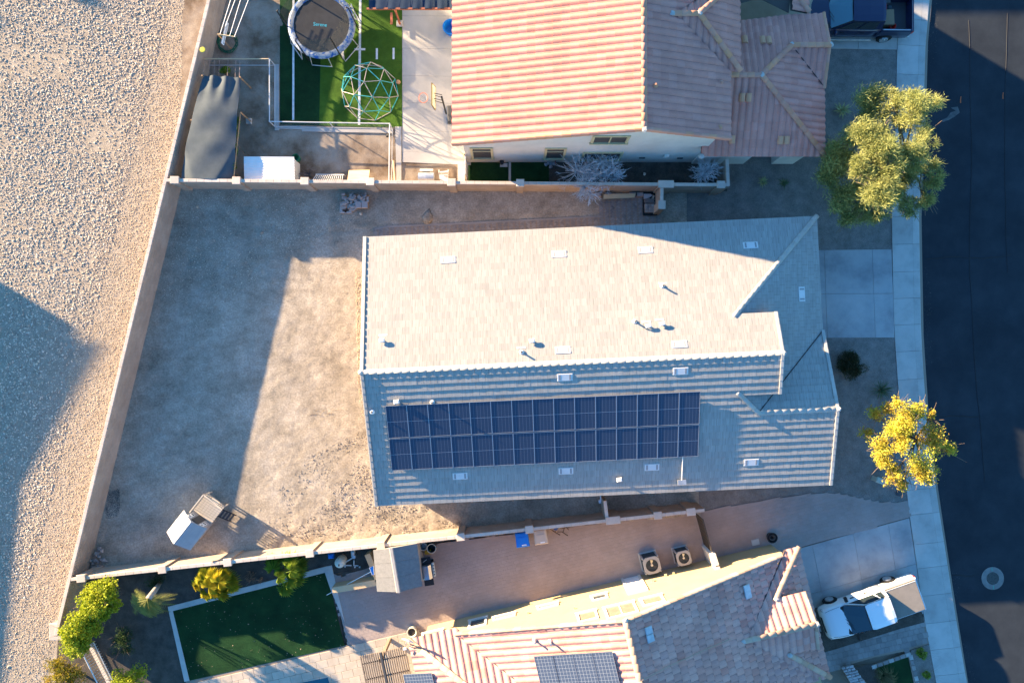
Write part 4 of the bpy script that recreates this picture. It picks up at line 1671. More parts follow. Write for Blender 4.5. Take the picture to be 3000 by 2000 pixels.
# pipes on the east slope
for (x, y) in [(1920, 249), (2113, 240), (2110, 372)]:
    z = 6
    for _ in range(8):
        p = P(x, y, z)
        z = zr2 - (p.x - xr) * sRr + .1
    b = MB()
    b.tube([(p.x, p.y, z - .1), (p.x, p.y, z + .12)], .05, 10)
    b.lathe([(.14, z - .06), (.07, z + .02)], (p.x, p.y, 0), 10)
    b.build('vent_pipe', M['capB'], roof2)
# walls
yw = 10.44
b = MB()
n_ = [(-2.47, yw, -.1), (10.0, yw, -.1), (10.0, yw, zre + .02), (xr, yw, zr2 - .12), (-2.47, yw, zl - .02)]
m_ = [(p[0], 26.2, p[2]) for p in n_]
b.add(n_ + m_, [(0, 1, 2, 3, 4), (9, 8, 7, 6, 5)] + [(i, 5 + i, 5 + (i + 1) % 5, (i + 1) % 5) for i in range(5)])
b.box((10.2, 15.75, 2.4), (1.0, 4.0, 4.9))
b.build('wall', M['cream'], house2)
b = MB()
solid(b, [(9.9, 10.35, 2.7), (12.75, 10.35, 2.7), (12.75, 13.5, 2.7), (9.9, 13.5, 2.7)])
solid(b, [(12.75, 10.9, 2.7), (14.3, 10.9, 2.7), (14.3, 13.5, 2.7), (12.75, 13.5, 2.7)])
solid(b, [(14.3, 10.35, 2.7), (15.5, 10.35, 2.7), (15.5, 16.9, 2.7), (14.3, 16.9, 2.7)])
solid(b, [(10.6, 13.4, 2.7), (15.4, 13.4, 2.7), (15.4, 16.6, 2.7), (10.6, 16.6, 2.7)])
b.build('porch_wall', M['cream'], house2)
sheet('porch_floor', [(2160, 100), (2400, 40), (2400, -40), (2160, -40)], 1.2, M['tanstucco'])


def window(parent, px0, px1, zb, zt, y, frame, pane, rails=(), tw=.13, transom=None, mull=False, M0=None, dirn=-1):
    """window on a wall; x0..x1 along the wall, y the wall plane"""
    x0, x1 = px0, px1
    f = MB(M0)
    d = dirn
    f.box(((x0 + x1) / 2, y + d * .03, zt + tw / 2), (x1 - x0 + 2 * tw, .07, tw))
    f.box(((x0 + x1) / 2, y + d * .045, zb - tw / 2), (x1 - x0 + 2 * tw + .1, .11, tw))
    for xx in (x0 - tw / 2, x1 + tw / 2):
        f.box((xx, y + d * .03, (zb + zt) / 2), (tw, .068, zt - zb))
    if transom:
        f.box(((x0 + x1) / 2, y + d * .02, transom), (x1 - x0, .05, .07))
    if mull:
        f.box(((x0 + x1) / 2, y + d * .02, (zb + zt) / 2), (.06, .05, zt - zb))
    wo_ = f.build('window', frame, parent)
    xs = [x0, (x0 + x1) / 2, x1] if mull else [x0, x1]
    zs = [zb, transom, zt] if transom else [zb, zt]
    for i in range(len(xs) - 1):
        for j in range(len(zs) - 1):
            p_ = MB(M0)
            p_.box(((xs[i] + xs[i + 1]) / 2, y + d * .008, (zs[j] + zs[j + 1]) / 2), (xs[i + 1] - xs[i] - .03, .012, zs[j + 1] - zs[j] - .03))
            p_.build('pane', pane, wo_)
    return wo_


def xat(px, py, y):
    """world x of a pixel on the plane y = const"""
    p = P(px, py, 0)
    z = CAM_H * (1 - y / p.y)
    p = P(px, py, z)
    return p.x, z


for (ax, ay, bx, by, ms, mu) in [(1383, 434, 1437, 462, 1, 0), (1604, 435, 1654, 463, 1, 0), (1744, 399, 1840, 417, 0, 1), (1715, 447, 1820, 466, 0, 1)]:
    X0, Zt = xat(ax, ay, yw)
    X1, _ = xat(bx, ay, yw)
    _, Zb = xat(ax, by, yw)
    window(house2, X0, X1, Zb, Zt, yw, M['trimyel'], M['screen'], transom=Zt - .5 if ms else None, mull=bool(mu), tw=.12)
for (ax, ay) in [(1881, 462), (1992, 463)]:
    X0, Z0 = xat(ax, ay, yw)
    b = MB()
    b.box((X0, yw - .02, Z0), (.3, .05, .14))
    b.build('wall_vent', M['dark'], house2)
X0, Z0 = xat(1952, 455, yw)
b = MB()
b.box((X0, yw - .06, Z0), (.24, .12, .3))
b.build('meter_box', M['cream'], house2)
X0, Z0 = xat(1470, 471, yw)
b = MB()
b.lathe([(.13, 0), (.13, .12), (.05, .16)], (X0, yw - .1, Z0), 10, R=None)
b.build('wall_lamp', M['black'], house2)

# ================================================================== south house (yellow stucco, blended barrel tiles)
BRM = Matrix.Rotation(AR, 4, 'Z')
house3 = thing('house', 'yellow stucco two-storey house with mixed tan clay barrel tiles', 'house', BRM @ Vector((3, -16, 0)))
rf = Roof(house3, AR, M['tileC'])
TC = dict(style='barrel', w=.345, L=.42, th=.024, R=.05, stagger=0, jit=.004)
TC2 = dict(TC)
TC2['stagger'] = .5
s5 = .375
vw = -13.5
vk = -13.08
ur5, zr5 = 2.2, 6.15
ue5 = 10.85
uw5 = -6.1
zw5 = zr5 - (ur5 - uw5) * s5 * 1.02
sW5 = (zr5 - zw5) / (ur5 - uw5)
VB = -21.5
# main east slope, cut by the garage valley
vgn, vgs, vgr = -12.93, -19.65, -16.29
zg = 2.75 + (vgn - vgr) * s5
ugr = ur5 + (zr5 - zg) / s5
uv0 = ur5 + (zr5 - 2.75 - (vgn - vk) * s5) / s5
rf.face([[(ur5, vk), (min(ue5, uv0), vk), (ugr, vgr), (ur5, vgr)], [(ur5, vgr), (ugr, vgr), (ugr + (vgr - vgs), vgs), (ur5, vgs)], [(ur5, vgs), (ue5, vgs), (ue5, VB), (ur5, VB)]],
        (ue5, 0, zr5 - (ue5 - ur5) * s5), (1, 0), s5, seed=31, **TC2)
# main west slope, cut by the wing valley
zwe = 2.9
vwn, uww = -12.86, -8.42
vl0 = uw5
dv = 6.5
rf.face([[(uw5, vk), (ur5, vk), (ur5, vk - (ur5 - uw5))]], (uw5, 0, zw5), (-1, 0), sW5, seed=32, **TC)
rf.face([[(uww, vwn), (uw5 + .15, vwn), (uw5 + .15 + 6.0, vwn - 6.0), (uww + 6.0, vwn - 6.0)]], (0, vwn, zwe), (0, 1), s5, seed=33, **TC)
rf.face([[(uww, vwn), (uww + 6, vwn - 6), (uww + 6, VB), (uww, VB)]], (uww, 0, zwe), (-1, 0), s5, seed=34, **TC)
# garage roof
uge, agh = 11.85, 1.95
wg0 = vgn - vgr - agh
uhg = uge - agh
ugg = 11.40
rf.face([[(ugr, vgr), (uhg, vgr), (uhg, vgn - agh), (uge, vgn), (uv0 + .0, vgn)], [(uhg, vgr), (ugg, vgr), (ugg, vgr + wg0), (uhg, vgr + wg0)]] if False else
        [[(ugr, vgr), (uhg, vgr), (uhg, vgn - agh), (ugr + (uv0 - ugr) * (vgn - agh - vgr) / (vgn - vgr), vgn - agh)], [(ugr + (uv0 - ugr) * (vgn - agh - vgr) / (vgn - vgr), vgn - agh), (uhg, vgn - agh), (uge, vgn), (min(uv0, uge - .02), vgn)], [(uhg, vgr), (ugg, vgr), (ugg, vgr + wg0), (uhg, vgr + wg0)]],
        (0, vgn, 2.75), (0, 1), s5, seed=35, **TC)
rf.face([[(ugr, vgr), (uhg, vgr), (uhg, vgs), (ugr + (vgr - vgs), vgs)] if ugr + (vgr - vgs) < uhg else [(ugr, vgr), (uhg, vgr), (uhg, vgr - (uhg - ugr))],
         [(uhg, vgr), (ugg, vgr), (ugg, vgr - wg0), (uhg, vgr - wg0)], [(uhg, vgs + agh), (uhg, vgs), (uge, vgs)]], (0, vgs, 2.75), (0, -1), s5, seed=36, **TC)
rf.face([[(uhg, vgn - agh), (uhg, vgs + agh), (uge, vgs), (uge, vgn)]], (uge, 0, 2.75), (1, 0), s5, seed=37, **TC2)
roof3 = rf.finish(300)
zhg = 2.75 + agh * s5
caps(roof3, (ur5, vk, zr5 + .07), (ur5, VB, zr5 + .07), .40, .135, M['capC'], R=BRM)
caps(roof3, (ugg, vgr, zg + .07), (ugr - .2, vgr, zg + .07), .40, .135, M['capC'], R=BRM)
caps(roof3, (uge, vgn, 2.84), (uhg - .05, vgn - agh - .05, zhg + .09), .40, .135, M['capC'], 'hip_tile', R=BRM)
caps(roof3, (uge, vgs, 2.84), (uhg - .05, vgs + agh + .05, zhg + .09), .40, .135, M['capC'], 'hip_tile', R=BRM)
caps(roof3, (uww, vwn, zwe + .09), (uww + 5.8, vwn - 5.8, zwe + 5.8 * s5 + .09), .42, .135, M['capC'], 'hip_tile', R=BRM)
rake(roof3, (ue5, vk, zr5 - (ue5 - ur5) * s5), (ur5, vk, zr5), (0, 1), .40, .14, M['capC'], R=BRM, round_=True)
rake(roof3, (uw5 + .1, vk, zw5 + .04), (ur5, vk, zr5), (0, 1), .40, .14, M['capC'], R=BRM, round_=True)
rake(roof3, (ugg, vgr + wg0, zhg), (ugg, vgr, zg), (1, 0), .40, .14, M['capC'], R=BRM, round_=True)
rake(roof3, (ugg, vgr - wg0, zhg), (ugg, vgr, zg), (1, 0), .40, .14, M['capC'], R=BRM, round_=True)
for (u, v, z) in ((ur5, vk, zr5), (ugg, vgr, zg), (ugr - .2, vgr, zg), (uhg, vgs + agh, zhg), (uhg, vgn - agh, zhg)):
    b = MB(BRM)
    b.rock((u, v, z + .12), (.28, .28, .15), int(u * 10) + 5)
    b.build('mortar_cap', M['mortarw'], roof3)
part_v(roof3, [(ugr + .1, vgr + .1, zg + .0), (uv0, vgn, 2.86)], BRM)
part_v(roof3, [(ugr + .1, vgr - .1, zg + .0), (ugr + 1.9, vgr - 1.9, zg - 1.9 * s5 + .03)], BRM)
part_v(roof3, [(uw5 + .1, vk, zw5 + .08), (uw5 + 6, vk - 5.9, zw5 + 6 * sW5 + .06)], BRM)
b = MB(BRM)
n_ = [(-7.9, vw, -.1), (11.35, vw, -.1), (11.35, vw, 2.85), (ue5 - .3, vw, zr5 - (ue5 - .3 - ur5) * s5 - .14), (ur5, vw, zr5 - .14), (uw5, vw, zw5 - .12), (-7.9, vw, 2.8)]
m_ = [(p[0], -21.0, p[2]) for p in n_]
nn_ = len(n_)
b.add(n_ + m_, [tuple(range(nn_ - 1, -1, -1)), tuple(range(nn_, 2 * nn_))] + [(i, (i + 1) % nn_, nn_ + (i + 1) % nn_, nn_ + i) for i in range(nn_)])
b.build('wall', M['yellow'], house3)


def uat(px, py, v, Rm):
    Ri = Rm.inverted()
    p = Ri @ P(px, py, 0)
    z = CAM_H * (1 - v / p.y)
    p = Ri @ P(px, py, z)
    return p.x, z


# windows of the yellow wall: left, right, bottom and top edges read on the wall plane
for (lx, rx, ty, by, mu, pane, cx) in [(1379, 1420, 1833, 1815, 0, 'glass', 1400), (1450, 1504, 1809, 1804, 0, 'screen2', 1476), (1580, 1630, 1778, 1773, 0, 'screen2', 1605),
                                       (1739, 1774, 1754, 1744, 0, 'glass', 1756), (1698, 1744, 1816, 1794, 0, 'screen2', 1722), (1780, 1858, 1802, 1772, 1, 'screen2', 1820), (1886, 1938, 1768, 1750, 0, 'screen2', 1912),
                                       (1240, 1290, 1875, 1853, 0, 'screen2', 1265)]:
    U0, _ = uat(lx, (ty + by) / 2 + (cx - lx) * .24, vw, BRM)
    U1, _ = uat(rx, (ty + by) / 2 - (rx - cx) * .24, vw, BRM)
    _, Zt = uat(cx, ty, vw, BRM)
    _, Zb = uat(cx, by, vw, BRM)
    if Zt < Zb:
        Zt, Zb = Zb, Zt
    window(house3, U0, U1, Zb, Zt, vw, M['trimwhite'], M[pane], mull=bool(mu), tw=.12, M0=BRM, dirn=1)
# french door recess and small wall fixtures
U0, _ = uat(1838, 1720, vw, BRM)
U1, _ = uat(1880, 1708, vw, BRM)
b = MB(BRM)
for uu in (U0 - .07, U1 + .07):
    b.box((uu, vw + .04, 1.05), (.14, .09, 2.3))
b.box(((U0 + U1) / 2, vw + .04, 2.27), (U1 - U0 + .28, .088, .14))
dr = b.build('door', M['trimwhite'], house3)
b = MB(BRM)
b.box(((U0 + U1) / 2, vw + .02, 1.08), (U1 - U0 - .02, .03, 2.15))
b.build('door_leaf', M['white'], dr)
for (x, y, r_) in [(1913, 1703, .07), (1951, 1687, .06), (1974, 1681, .06), (1548, 1797, .05), (1684, 1783, .03)]:
    U, Z = uat(x, y, vw, BRM)
    b = MB(BRM)
    b.box((U, vw + .06, Z), (r_ * 2, .12, r_ * 2))
    b.build('wall_fixture', M['galv'] if r_ > .06 else M['trimyel'], house3)
# solar panels, flat vents, pipes and cable on this roof
sol2 = thing('solar_array', 'pale gridded solar panels on the mixed clay roof of the yellow house', 'solar panels', BRM @ Vector((-.5, -15.5, 5.2)))
SOLM2 = solar_mat('solar_cells_pale', (.05, .07, .115), (.26, .29, .33), 6.06, 6.06, 1.0)
PG2, PF2 = panel_meshes(.99, 1.65, SOLM2, mid=False)
for i in range(4):
    for j in range(2):
        v = -14.62 - i * 1.0 + 0
        # columns run along the ridge direction in plan
        pass


def on_w5(px, py, off=.16):
    z = 5.
    Ri = BRM.inverted()
    for _ in range(14):
        p = Ri @ P(px, py, z)
        z = zr5 - (ur5 - p.x) * sW5 + off
    return p, z


q0, _z = on_w5(1564, 1918)
q1, _z = on_w5(1793, 1906)
kk = math.sqrt(1 + sW5 * sW5)
for i in range(4):
    for j in range(2):
        u = q0.x + (q1.x - q0.x) * (i + .5) / 4
        v = min(q0.y, q1.y) - .83 - j * 1.67
        z = zr5 - (ur5 - u) * sW5 + .17
        X = slope_frame(Vector((u, v, 0)), z, (-1, 0), sW5, BRM)
        X = X @ Matrix.Rotation(math.pi / 2, 4, 'Z') @ Matrix.Diagonal((1, (q1.x - q0.x) / 4 * kk / 1.0, 1, 1)).to_4x4() if False else X @ Matrix.Rotation(math.pi / 2, 4, 'Z')
        o = inst('solar_panel', PG2, X, sol2)
        LOC[o.name] = LOC[sol2.name]
        f = bpy.data.objects.new('frame', PF2)
        COL.objects.link(f)
        f.parent = o
p, z = on_w5(1230, 1990)
Ri = BRM.inverted()
zz = 3.4
for _ in range(10):
    p = Ri @ P(1229, 2000, zz)
    zz = zwe + (p.x - uww) * s5 + .16
X = slope_frame(Vector((p.x, p.y, 0)), zz, (-1, 0), s5, BRM)
o = inst('solar_panel', PG2, X, sol2)
LOC[o.name] = LOC[sol2.name]
f = bpy.data.objects.new('frame', PF2)
COL.objects.link(f)
f.parent = o


def on_e5(px, py, off=.1):
    z = 5.
    for _ in range(14):
        p = Ri @ P(px, py, z)
        z = zr5 - (p.x - ur5) * s5 + off
    return p, z


for (x, y) in [(1900, 1845), (1905, 1868), (2187, 1722), (2191, 1741)]:
    p, z = on_e5(x, y)
    X = slope_frame(p, z, (1, 0), s5, BRM)
    b = MB(X)
    b.bbox((0, 0, .04), (.36, .38, .06), 0, b=.03)
    b.build('roof_vent', M['galv'], roof3)
b = MB()
pts = []
for (x, y) in [(1880, 1992), (1960, 1950), (2060, 1905), (2140, 1870)]:
    p, z = on_e5(x, y, .17)
    pts.append(BRM @ Vector((p.x, p.y, z)))
b.tube(pts, .022, 6)
b.build('roof_conduit', M['capC'], roof3)
for (x, y) in [(1567, 1876), (1613, 1880)]:
    p, z = on_w5(x, y)
    b = MB(BRM)
    b.tube([(p.x, p.y, z - .1), (p.x, p.y, z + .28)], .05, 10)
    b.lathe([(.13, z - .08), (.06, z + .0)], (p.x, p.y, 0), 10)
    b.build('vent_pipe', M['galv'], roof3)

# ------------------------------------------------------------------ small helpers for objects
def text_mesh(body, size, m):
    cu = bpy.data.curves.new('lettering', 'FONT')
    cu.body = body
    cu.size = size
    cu.align_x = 'CENTER'
    cu.align_y = 'CENTER'
    cu.extrude = .001
    o = bpy.data.objects.new('lettering', cu)
    COL.objects.link(o)
    dg = bpy.context.evaluated_depsgraph_get()
    me = bpy.data.meshes.new_from_object(o.evaluated_get(dg))
    bpy.data.objects.remove(o)
    bpy.data.curves.remove(cu)
    me.materials.clear()
    me.materials.append(m)
    return me


def part(name, m, parent, fn, M0=None, smooth=False, **kw):
    b = MB(M0)
    fn(b)
    return b.build(name, m, parent, smooth=smooth, **kw)


def tubes(name, m, parent, segs, r, n=6, M0=None):
    for sg in segs:
        part(name, m, parent, lambda b: b.tube(sg, r, n), M0)


TEAL = mat('teal_paint', (.05, .36, .36), rough=.45)
SAND = mat('sand_paint', (.42, .36, .30), rough=.45)
NAVY = mat('navy_canvas', [(.012, .03, .06), (.02, .042, .08)], nscale=3, rough=.85)
REDP = mat('red_paint', (.55, .03, .02), rough=.5)
BLUEP = mat('blue_plastic', (.005, .17, .62), rough=.45)
TANP = mat('tan_plastic', (.50, .42, .34), rough=.55)
GREENP = mat('green_hose', (.015, .09, .05), rough=.5)
CREAMP = mat('cream_plastic', (.62, .60, .50), rough=.5)
STEELB = mat('brushed_steel', (.42, .45, .50), rough=.3, metal=.8)

# ------------------------------------------------------------------ trampoline yard
# painted lines on the turf
def strip_line(pts, wpx, z=.03, kind='structure', name='turf_line'):
    b = MB()
    for i in range(len(pts) - 1):
        p, q = P(*pts[i], z), P(*pts[i + 1], z)
        d = (q - p)
        c = (p + q) / 2
        b.box((c.x, c.y, z), (d.length, wpx * .01875, .006), math.atan2(d.y, d.x))
    b.build(name, M['whiteline'], kind=kind)


strip_line([(1056, -60), (1052, 366)], 7)
strip_line([(860, -60), (859, 352)], 6)
strip_line([(1003, 148), (1006, 175)], 7)
strip_line([(1104, 142), (1104, 174)], 6)
strip_line([(1153, 141), (1153, 174)], 6)
strip_line([(1038, 145), (1070, 145)], 6, z=.036)

tc = P(941.6, 73, .82)
TX, TY = tc.x, tc.y
tr = thing('trampoline', 'round trampoline with blue spring pad and dark safety net', 'trampoline', (TX, TY, 0))
part('jump_mat', mat('jump_mat_fabric', [(.035, .037, .04), (.05, .052, .055)], nscale=2, rough=.7), tr,
     lambda b: b.lathe([(1.53, .80), (1.53, .812), (.75, .796), (.001, .79)], (TX, TY, 0), 48, cap1=False))
PADB = mat('spring_pad', [(.02, .10, .34), (.20, .26, .34), (.34, .38, .42)], nscale=5, nrange=(.42, .55), rough=.45)


def padfn(b):
    n = 72
    vs, fs = [], []
    for k in range(n):
        an = 2 * math.pi * k / n
        for j, (r, z) in enumerate(((1.83, .74), (1.82, .83), (1.68, .87 + .018 * math.sin(k * 5.1)), (1.50, .835 + .012 * math.sin(k * 3.7)))):
            vs.append((TX + r * math.cos(an), TY + r * math.sin(an), z))
    for k in range(n):
        l = (k + 1) % n
        for j in range(3):
            fs.append((k * 4 + j, l * 4 + j, l * 4 + j + 1, k * 4 + j + 1))
    b.add(vs, fs)


part('spring_pad', PADB, tr, padfn, smooth=True)
NETM = net_mat('safety_net', (.10, .10, .085), .42)
polea = [math.radians(a) for a in (-118, -58, 2, 62, 122, 182)]
for i, a in enumerate(polea):
    x, y = TX + 1.86 * math.cos(a), TY + 1.86 * math.sin(a)
    part('net_pole', M['black'], tr, lambda b: b.tube([(x, y, .1), (x, y, 2.45), (x - .12 * math.cos(a), y - .12 * math.sin(a), 2.55)], .035, 8))
    a2 = polea[(i + 1) % 6]
    def net(b):
        n = 6
        vs, fs = [], []
        for k in range(n + 1):
            t = k / n
            sag = .12 * math.sin(math.pi * t)
            ex = TX + 1.72 * ((1 - t) * math.cos(a) + t * math.cos(a2))
            ey = TY + 1.72 * ((1 - t) * math.sin(a) + t * math.sin(a2))
            an = math.atan2(ey - TY, ex - TX)
            vs += [(TX + 1.55 * math.cos(an), TY + 1.55 * math.sin(an), .84), (ex, ey, 2.42 - sag)]
        for k in range(n):
            fs.append((2 * k, 2 * k + 2, 2 * k + 3, 2 * k + 1))
        b.add(vs, fs)
    part('net_panel', NETM, tr, net)
for a in (-95, -40, 30, 90, 150, 215):
    a = math.radians(a)
    d = .28
    def leg(b):
        pts = []
        for s in (-1, 1):
            an = a + s * d
            q = [(TX + 1.80 * math.cos(an), TY + 1.80 * math.sin(an), .74), (TX + 2.0 * math.cos(an), TY + 2.0 * math.sin(an), .05)]
            pts += q if s < 0 else q[::-1]
        b.tube(pts, .026, 6)
    part('leg', M['steelw'], tr, leg)
me = text_mesh('Serene', .27, mat('cyan_print', (.06, .50, .62), rough=.6))
inst('logo', me, Matrix.Translation((P(938, 73, .8).x, P(938, 73, .8).y, .803)) @ Matrix.Rotation(-.09, 4, 'Z'), tr)
# ladder
lad = P(1033, 30, .3)
ld = thing('trampoline_ladder', 'white steel ladder leaning on the trampoline edge', 'ladder', P(1048, 70))
q0, q1, q2, q3 = P(1028, 12, .85), P(1052, 68, .03), P(1012, 20, .85), P(1040, 76, .03)
tubes('rail', M['steelw'], ld, [[q0, q1], [q2, q3]], .025)
for t in (.25, .5, .75):
    part('rung', M['steelw'], ld, lambda b: b.tube([q0.lerp(q1, t), q2.lerp(q3, t)], .022, 6))

# geodesic climbing dome
dc = P(1084, 272, 0)
dome = thing('climbing_dome', 'geodesic climbing dome of teal and sand-coloured bars', 'climbing dome', dc)
ph = (1 + 5 ** .5) / 2
iv = [Vector(v).normalized() for v in ((-1, ph, 0), (1, ph, 0), (-1, -ph, 0), (1, -ph, 0), (0, -1, ph), (0, 1, ph), (0, -1, -ph), (0, 1, -ph), (ph, 0, -1), (ph, 0, 1), (-ph, 0, -1), (-ph, 0, 1))]
ifc = [(0, 11, 5), (0, 5, 1), (0, 1, 7), (0, 7, 10), (0, 10, 11), (1, 5, 9), (5, 11, 4), (11, 10, 2), (10, 7, 6), (7, 1, 8), (3, 9, 4), (3, 4, 2), (3, 2, 6), (3, 6, 8), (3, 8, 9), (4, 9, 5), (2, 4, 11), (6, 2, 10), (8, 6, 7), (9, 8, 1)]
Rz = iv[5].rotation_difference(Vector((0, 0, 1))).to_matrix()
pts_, ed_ = [], set()


def dv_(p):
    for i, q in enumerate(pts_):
        if (q - p).length < 1e-4:
            return i
    pts_.append(p)
    return len(pts_) - 1


for f in ifc:
    A_, B_, C_ = [Rz @ iv[i] for i in f]
    ab, bc, ca_ = ((A_ + B_) / 2).normalized(), ((B_ + C_) / 2).normalized(), ((C_ + A_) / 2).normalized()
    for t in ((A_, ab, ca_), (B_, bc, ab), (C_, ca_, bc), (ab, bc, ca_)):
        ids = [dv_(p) for p in t]
        for i in range(3):
            ed_.add(tuple(sorted((ids[i], ids[(i + 1) % 3]))))
rr = random.Random(4)
for (i, j) in sorted(ed_):
    p, q = pts_[i], pts_[j]
    if p.z < -.05 or q.z < -.05:
        continue
    Rt = Matrix.Rotation(.5, 3, 'Z')
    p, q = Rt @ p, Rt @ q
    f_ = lambda v: dc + Vector((v.x * 1.58, v.y * 1.58, max(0, v.z) * 1.5 + .03))
    part('bar', TEAL if rr.random() < .5 else SAND, dome, lambda b: b.tube([f_(p), f_(q)], .021, 6))
for p in pts_:
    if p.z >= -.05:
        q = Matrix.Rotation(.5, 3, 'Z') @ p
        part('joint', M['dark'], dome, lambda b: b.rock(dc + Vector((q.x * 1.58, q.y * 1.58, max(0, q.z) * 1.5 + .03)), (.09, .09, .07), 3, sub=0))
bp_ = P(1167, 241, .12)
part('ball', mat('tan_ball', [(.42, .22, .11), (.5, .3, .17)], nscale=20, rough=.7), None,
     lambda b: b.lathe([(.12 * math.sin(math.pi * k / 10) + .001, .13 - .12 * math.cos(math.pi * k / 10)) for k in range(11)], (bp_.x, bp_.y, 0), 16),
     smooth=True, label='small tan ball on the turf beside the climbing dome', cat='ball')

# basketball hoop
hb = P(1322, 338, 0)
hoop = thing('basketball_hoop', 'portable basketball hoop with red rim on the concrete patio', 'basketball hoop', hb)
part('base_tank', M['dark'], hoop, lambda b: b.bbox((hb.x + .1, hb.y, .14), (.62, .95, .28), .05, b=.08))
ptop = P(1294, 284, 2.5)
pbot = P(1307, 333, .3)
part('pole', M['black'], hoop, lambda b: b.tube([pbot, ptop], .05, 8))
bt0, bt1 = P(1265, 244, 2.95), P(1265, 308, 2.95)
bb0, bb1 = P(1275, 256, 2.25), P(1275, 322, 2.25)
BOARD = mat('backboard', [(.55, .50, .38), (.62, .57, .44)], nscale=4, rough=.5)
def board(b):
    n = (bt1 - bt0).cross(bb0 - bt0).normalized() * .02
    b.hexa([bb0 - n, bb1 - n, bb1 + n, bb0 + n, bt0 - n, bt1 - n, bt1 + n, bt0 + n])
bo = part('backboard', BOARD, hoop, board)
def bframe(b):
    for p, q in ((bt0, bt1), (bb0, bb1), (bt0, bb0), (bt1, bb1)):
        b.tube([p, q], .035, 6)
    c0 = bt0.lerp(bb0, .45)
    c1 = bt1.lerp(bb1, .45)
    for t in (.28, .72):
        b.tube([bt0.lerp(bt1, t), bb0.lerp(bb1, t)], .02, 6)
part('frame', mat('olive_frame', (.16, .12, .05), rough=.5), bo, bframe)
rc = P(1240, 287, 2.3)
part('rim', mat('rim_paint', (.62, .16, .09), rough=.4), hoop, lambda b: b.tube([(rc.x + .23 * math.cos(k * math.pi / 10), rc.y + .26 * math.sin(k * math.pi / 10), 2.3) for k in range(20)], .018, 6, closed=True))
part('hoop_net', net_mat('hoop_net', (.5, .5, .5), .3), hoop, lambda b: b.lathe([(.22, 2.28), (.16, 2.05), (.12, 1.88)], (rc.x, rc.y, 0), 14, cap0=False, cap1=False))
for dy in (-.14, .14):
    part('arm', M['black'], hoop, lambda b: b.tube([ptop + Vector((0, dy, -.1)), bt0.lerp(bb1, .5) + Vector((.04, dy, .1))], .02, 6))
    part('arm', M['black'], hoop, lambda b: b.tube([ptop + Vector((0, dy, -.5)), bt0.lerp(bb1, .5) + Vector((.04, dy, -.2))], .02, 6))

# blue tub, awning, bench
q = P(1322, 92, 0)
part('tub', BLUEP, None, lambda b: b.lathe([(.30, .0), (.40, .52), (.43, .53), (.36, .52), (.27, .06), (.001, .05)], (q.x, q.y, .012), 24, cap1=False), smooth=False,
     label='round blue plastic tub half under the clay roof eave', cat='tub')
aw = thing('awning', 'dark navy canvas awning on red timber posts beside the white house', 'awning', P(1180, 10))
def awn(b):
    n = 22
    vs, fs = [], []
    for i in range(n + 1):
        for j in range(4):
            p = P(1081 + (1345 - 1081) * i / n, 26 - j * 40, 2.45)
            vs.append((p.x, p.y, 2.45 + .04 * math.sin(i * 1.9 + j) + .02 * math.sin(i * 4.3) - (.12 if j == 0 else 0) * (i % 3 == 1)))
    for i in range(n):
        for j in range(3):
            fs.append((i * 4 + j, i * 4 + 4 + j, i * 4 + 5 + j, i * 4 + 1 + j))
    b.add(vs, fs)
part('canvas', NAVY, aw, awn, smooth=True)
REDW = mat('red_timber', [(.30, .09, .045), (.38, .13, .07)], nscale=4, rough=.7)
a_, e_ = P(1172, 72, .05), P(1154, 28, 2.35)
part('post', REDW, aw, lambda b: b.tube([a_, (a_.x, a_.y, 2.35)], .07, 4))
part('brace', REDW, aw, lambda b: b.box((P(1147, 55, .3).x, P(1147, 55, .3).y, .3), (.13, .65, .05)))
part('footing', M['concrete'], aw, lambda b: b.bbox((P(1171, 71).x, P(1171, 71).y, .05), (.32, .34, .12)))
part('beam', REDW, aw, lambda b: b.box((P(1210, 26, 2.38).x, P(1210, 26, 2.38).y, 2.36), (4.8, .09, .10)))

# ------------------------------------------------------------------ coop yard
WIRE = net_mat('chicken_wire', (.30, .31, .32), .16)
fence = thing('wire_fence', 'low white wire fence round the shaded dirt run', 'fence', P(810, 372))
fh = .88
path = [(604, 193), (806, 193), (806, 372), (1150, 378), (1148, 545)]
for i in range(len(path) - 1):
    p, q = P(*path[i]), P(*path[i + 1])
    n = max(1, int((q - p).length / 2.2))
    part('wire_panel', WIRE, fence, lambda b: b.poly([(p.x, p.y, .02), (q.x, q.y, .02), (q.x, q.y, fh), (p.x, p.y, fh)]))
    part('top_rail', M['steelw'] if i else M['ply'], fence, lambda b: b.tube([(p.x, p.y, fh), (q.x, q.y, fh)], .03, 6))
    part('bottom_rail', M['steelw'], fence, lambda b: b.tube([(p.x, p.y, .06), (q.x, q.y, .06)], .018, 6))
    for k in range(n + 1):
        if i and k == 0:
            continue
        c = p.lerp(q, k / n)
        part('post', M['steelw'], fence, lambda b: b.tube([(c.x, c.y, -.05), (c.x, c.y, fh + .05)], .03, 6))
b = MB()
b.prism([P(x, y)[:2] for x, y in [(806, 190), (818, 190), (818, 383), (806, 383)]], -.05, .06)
b.build('concrete_strip', M['concrete'], kind='structure')
b = MB()
b.prism([P(x, y)[:2] for x, y in [(819, 372), (1152, 380), (1152, 391), (885, 386), (885, 380), (819, 378)]], -.05, .05)
b.build('concrete_strip', M['patio'], kind='structure')
b = MB()
b.prism([P(x, y)[:2] for x, y in [(1158, 372), (1176, 372), (1176, 545), (1162, 545)]], -.05, .04)
b.build('concrete_strip', M['patio'], kind='structure')
b = MB()
b.prism([P(x, y)[:2] for x, y in [(1341, 474), (1362, 474), (1362, 545), (1341, 545)]], -.05, .05)
b.build('concrete_strip', M['patio'], kind='structure')
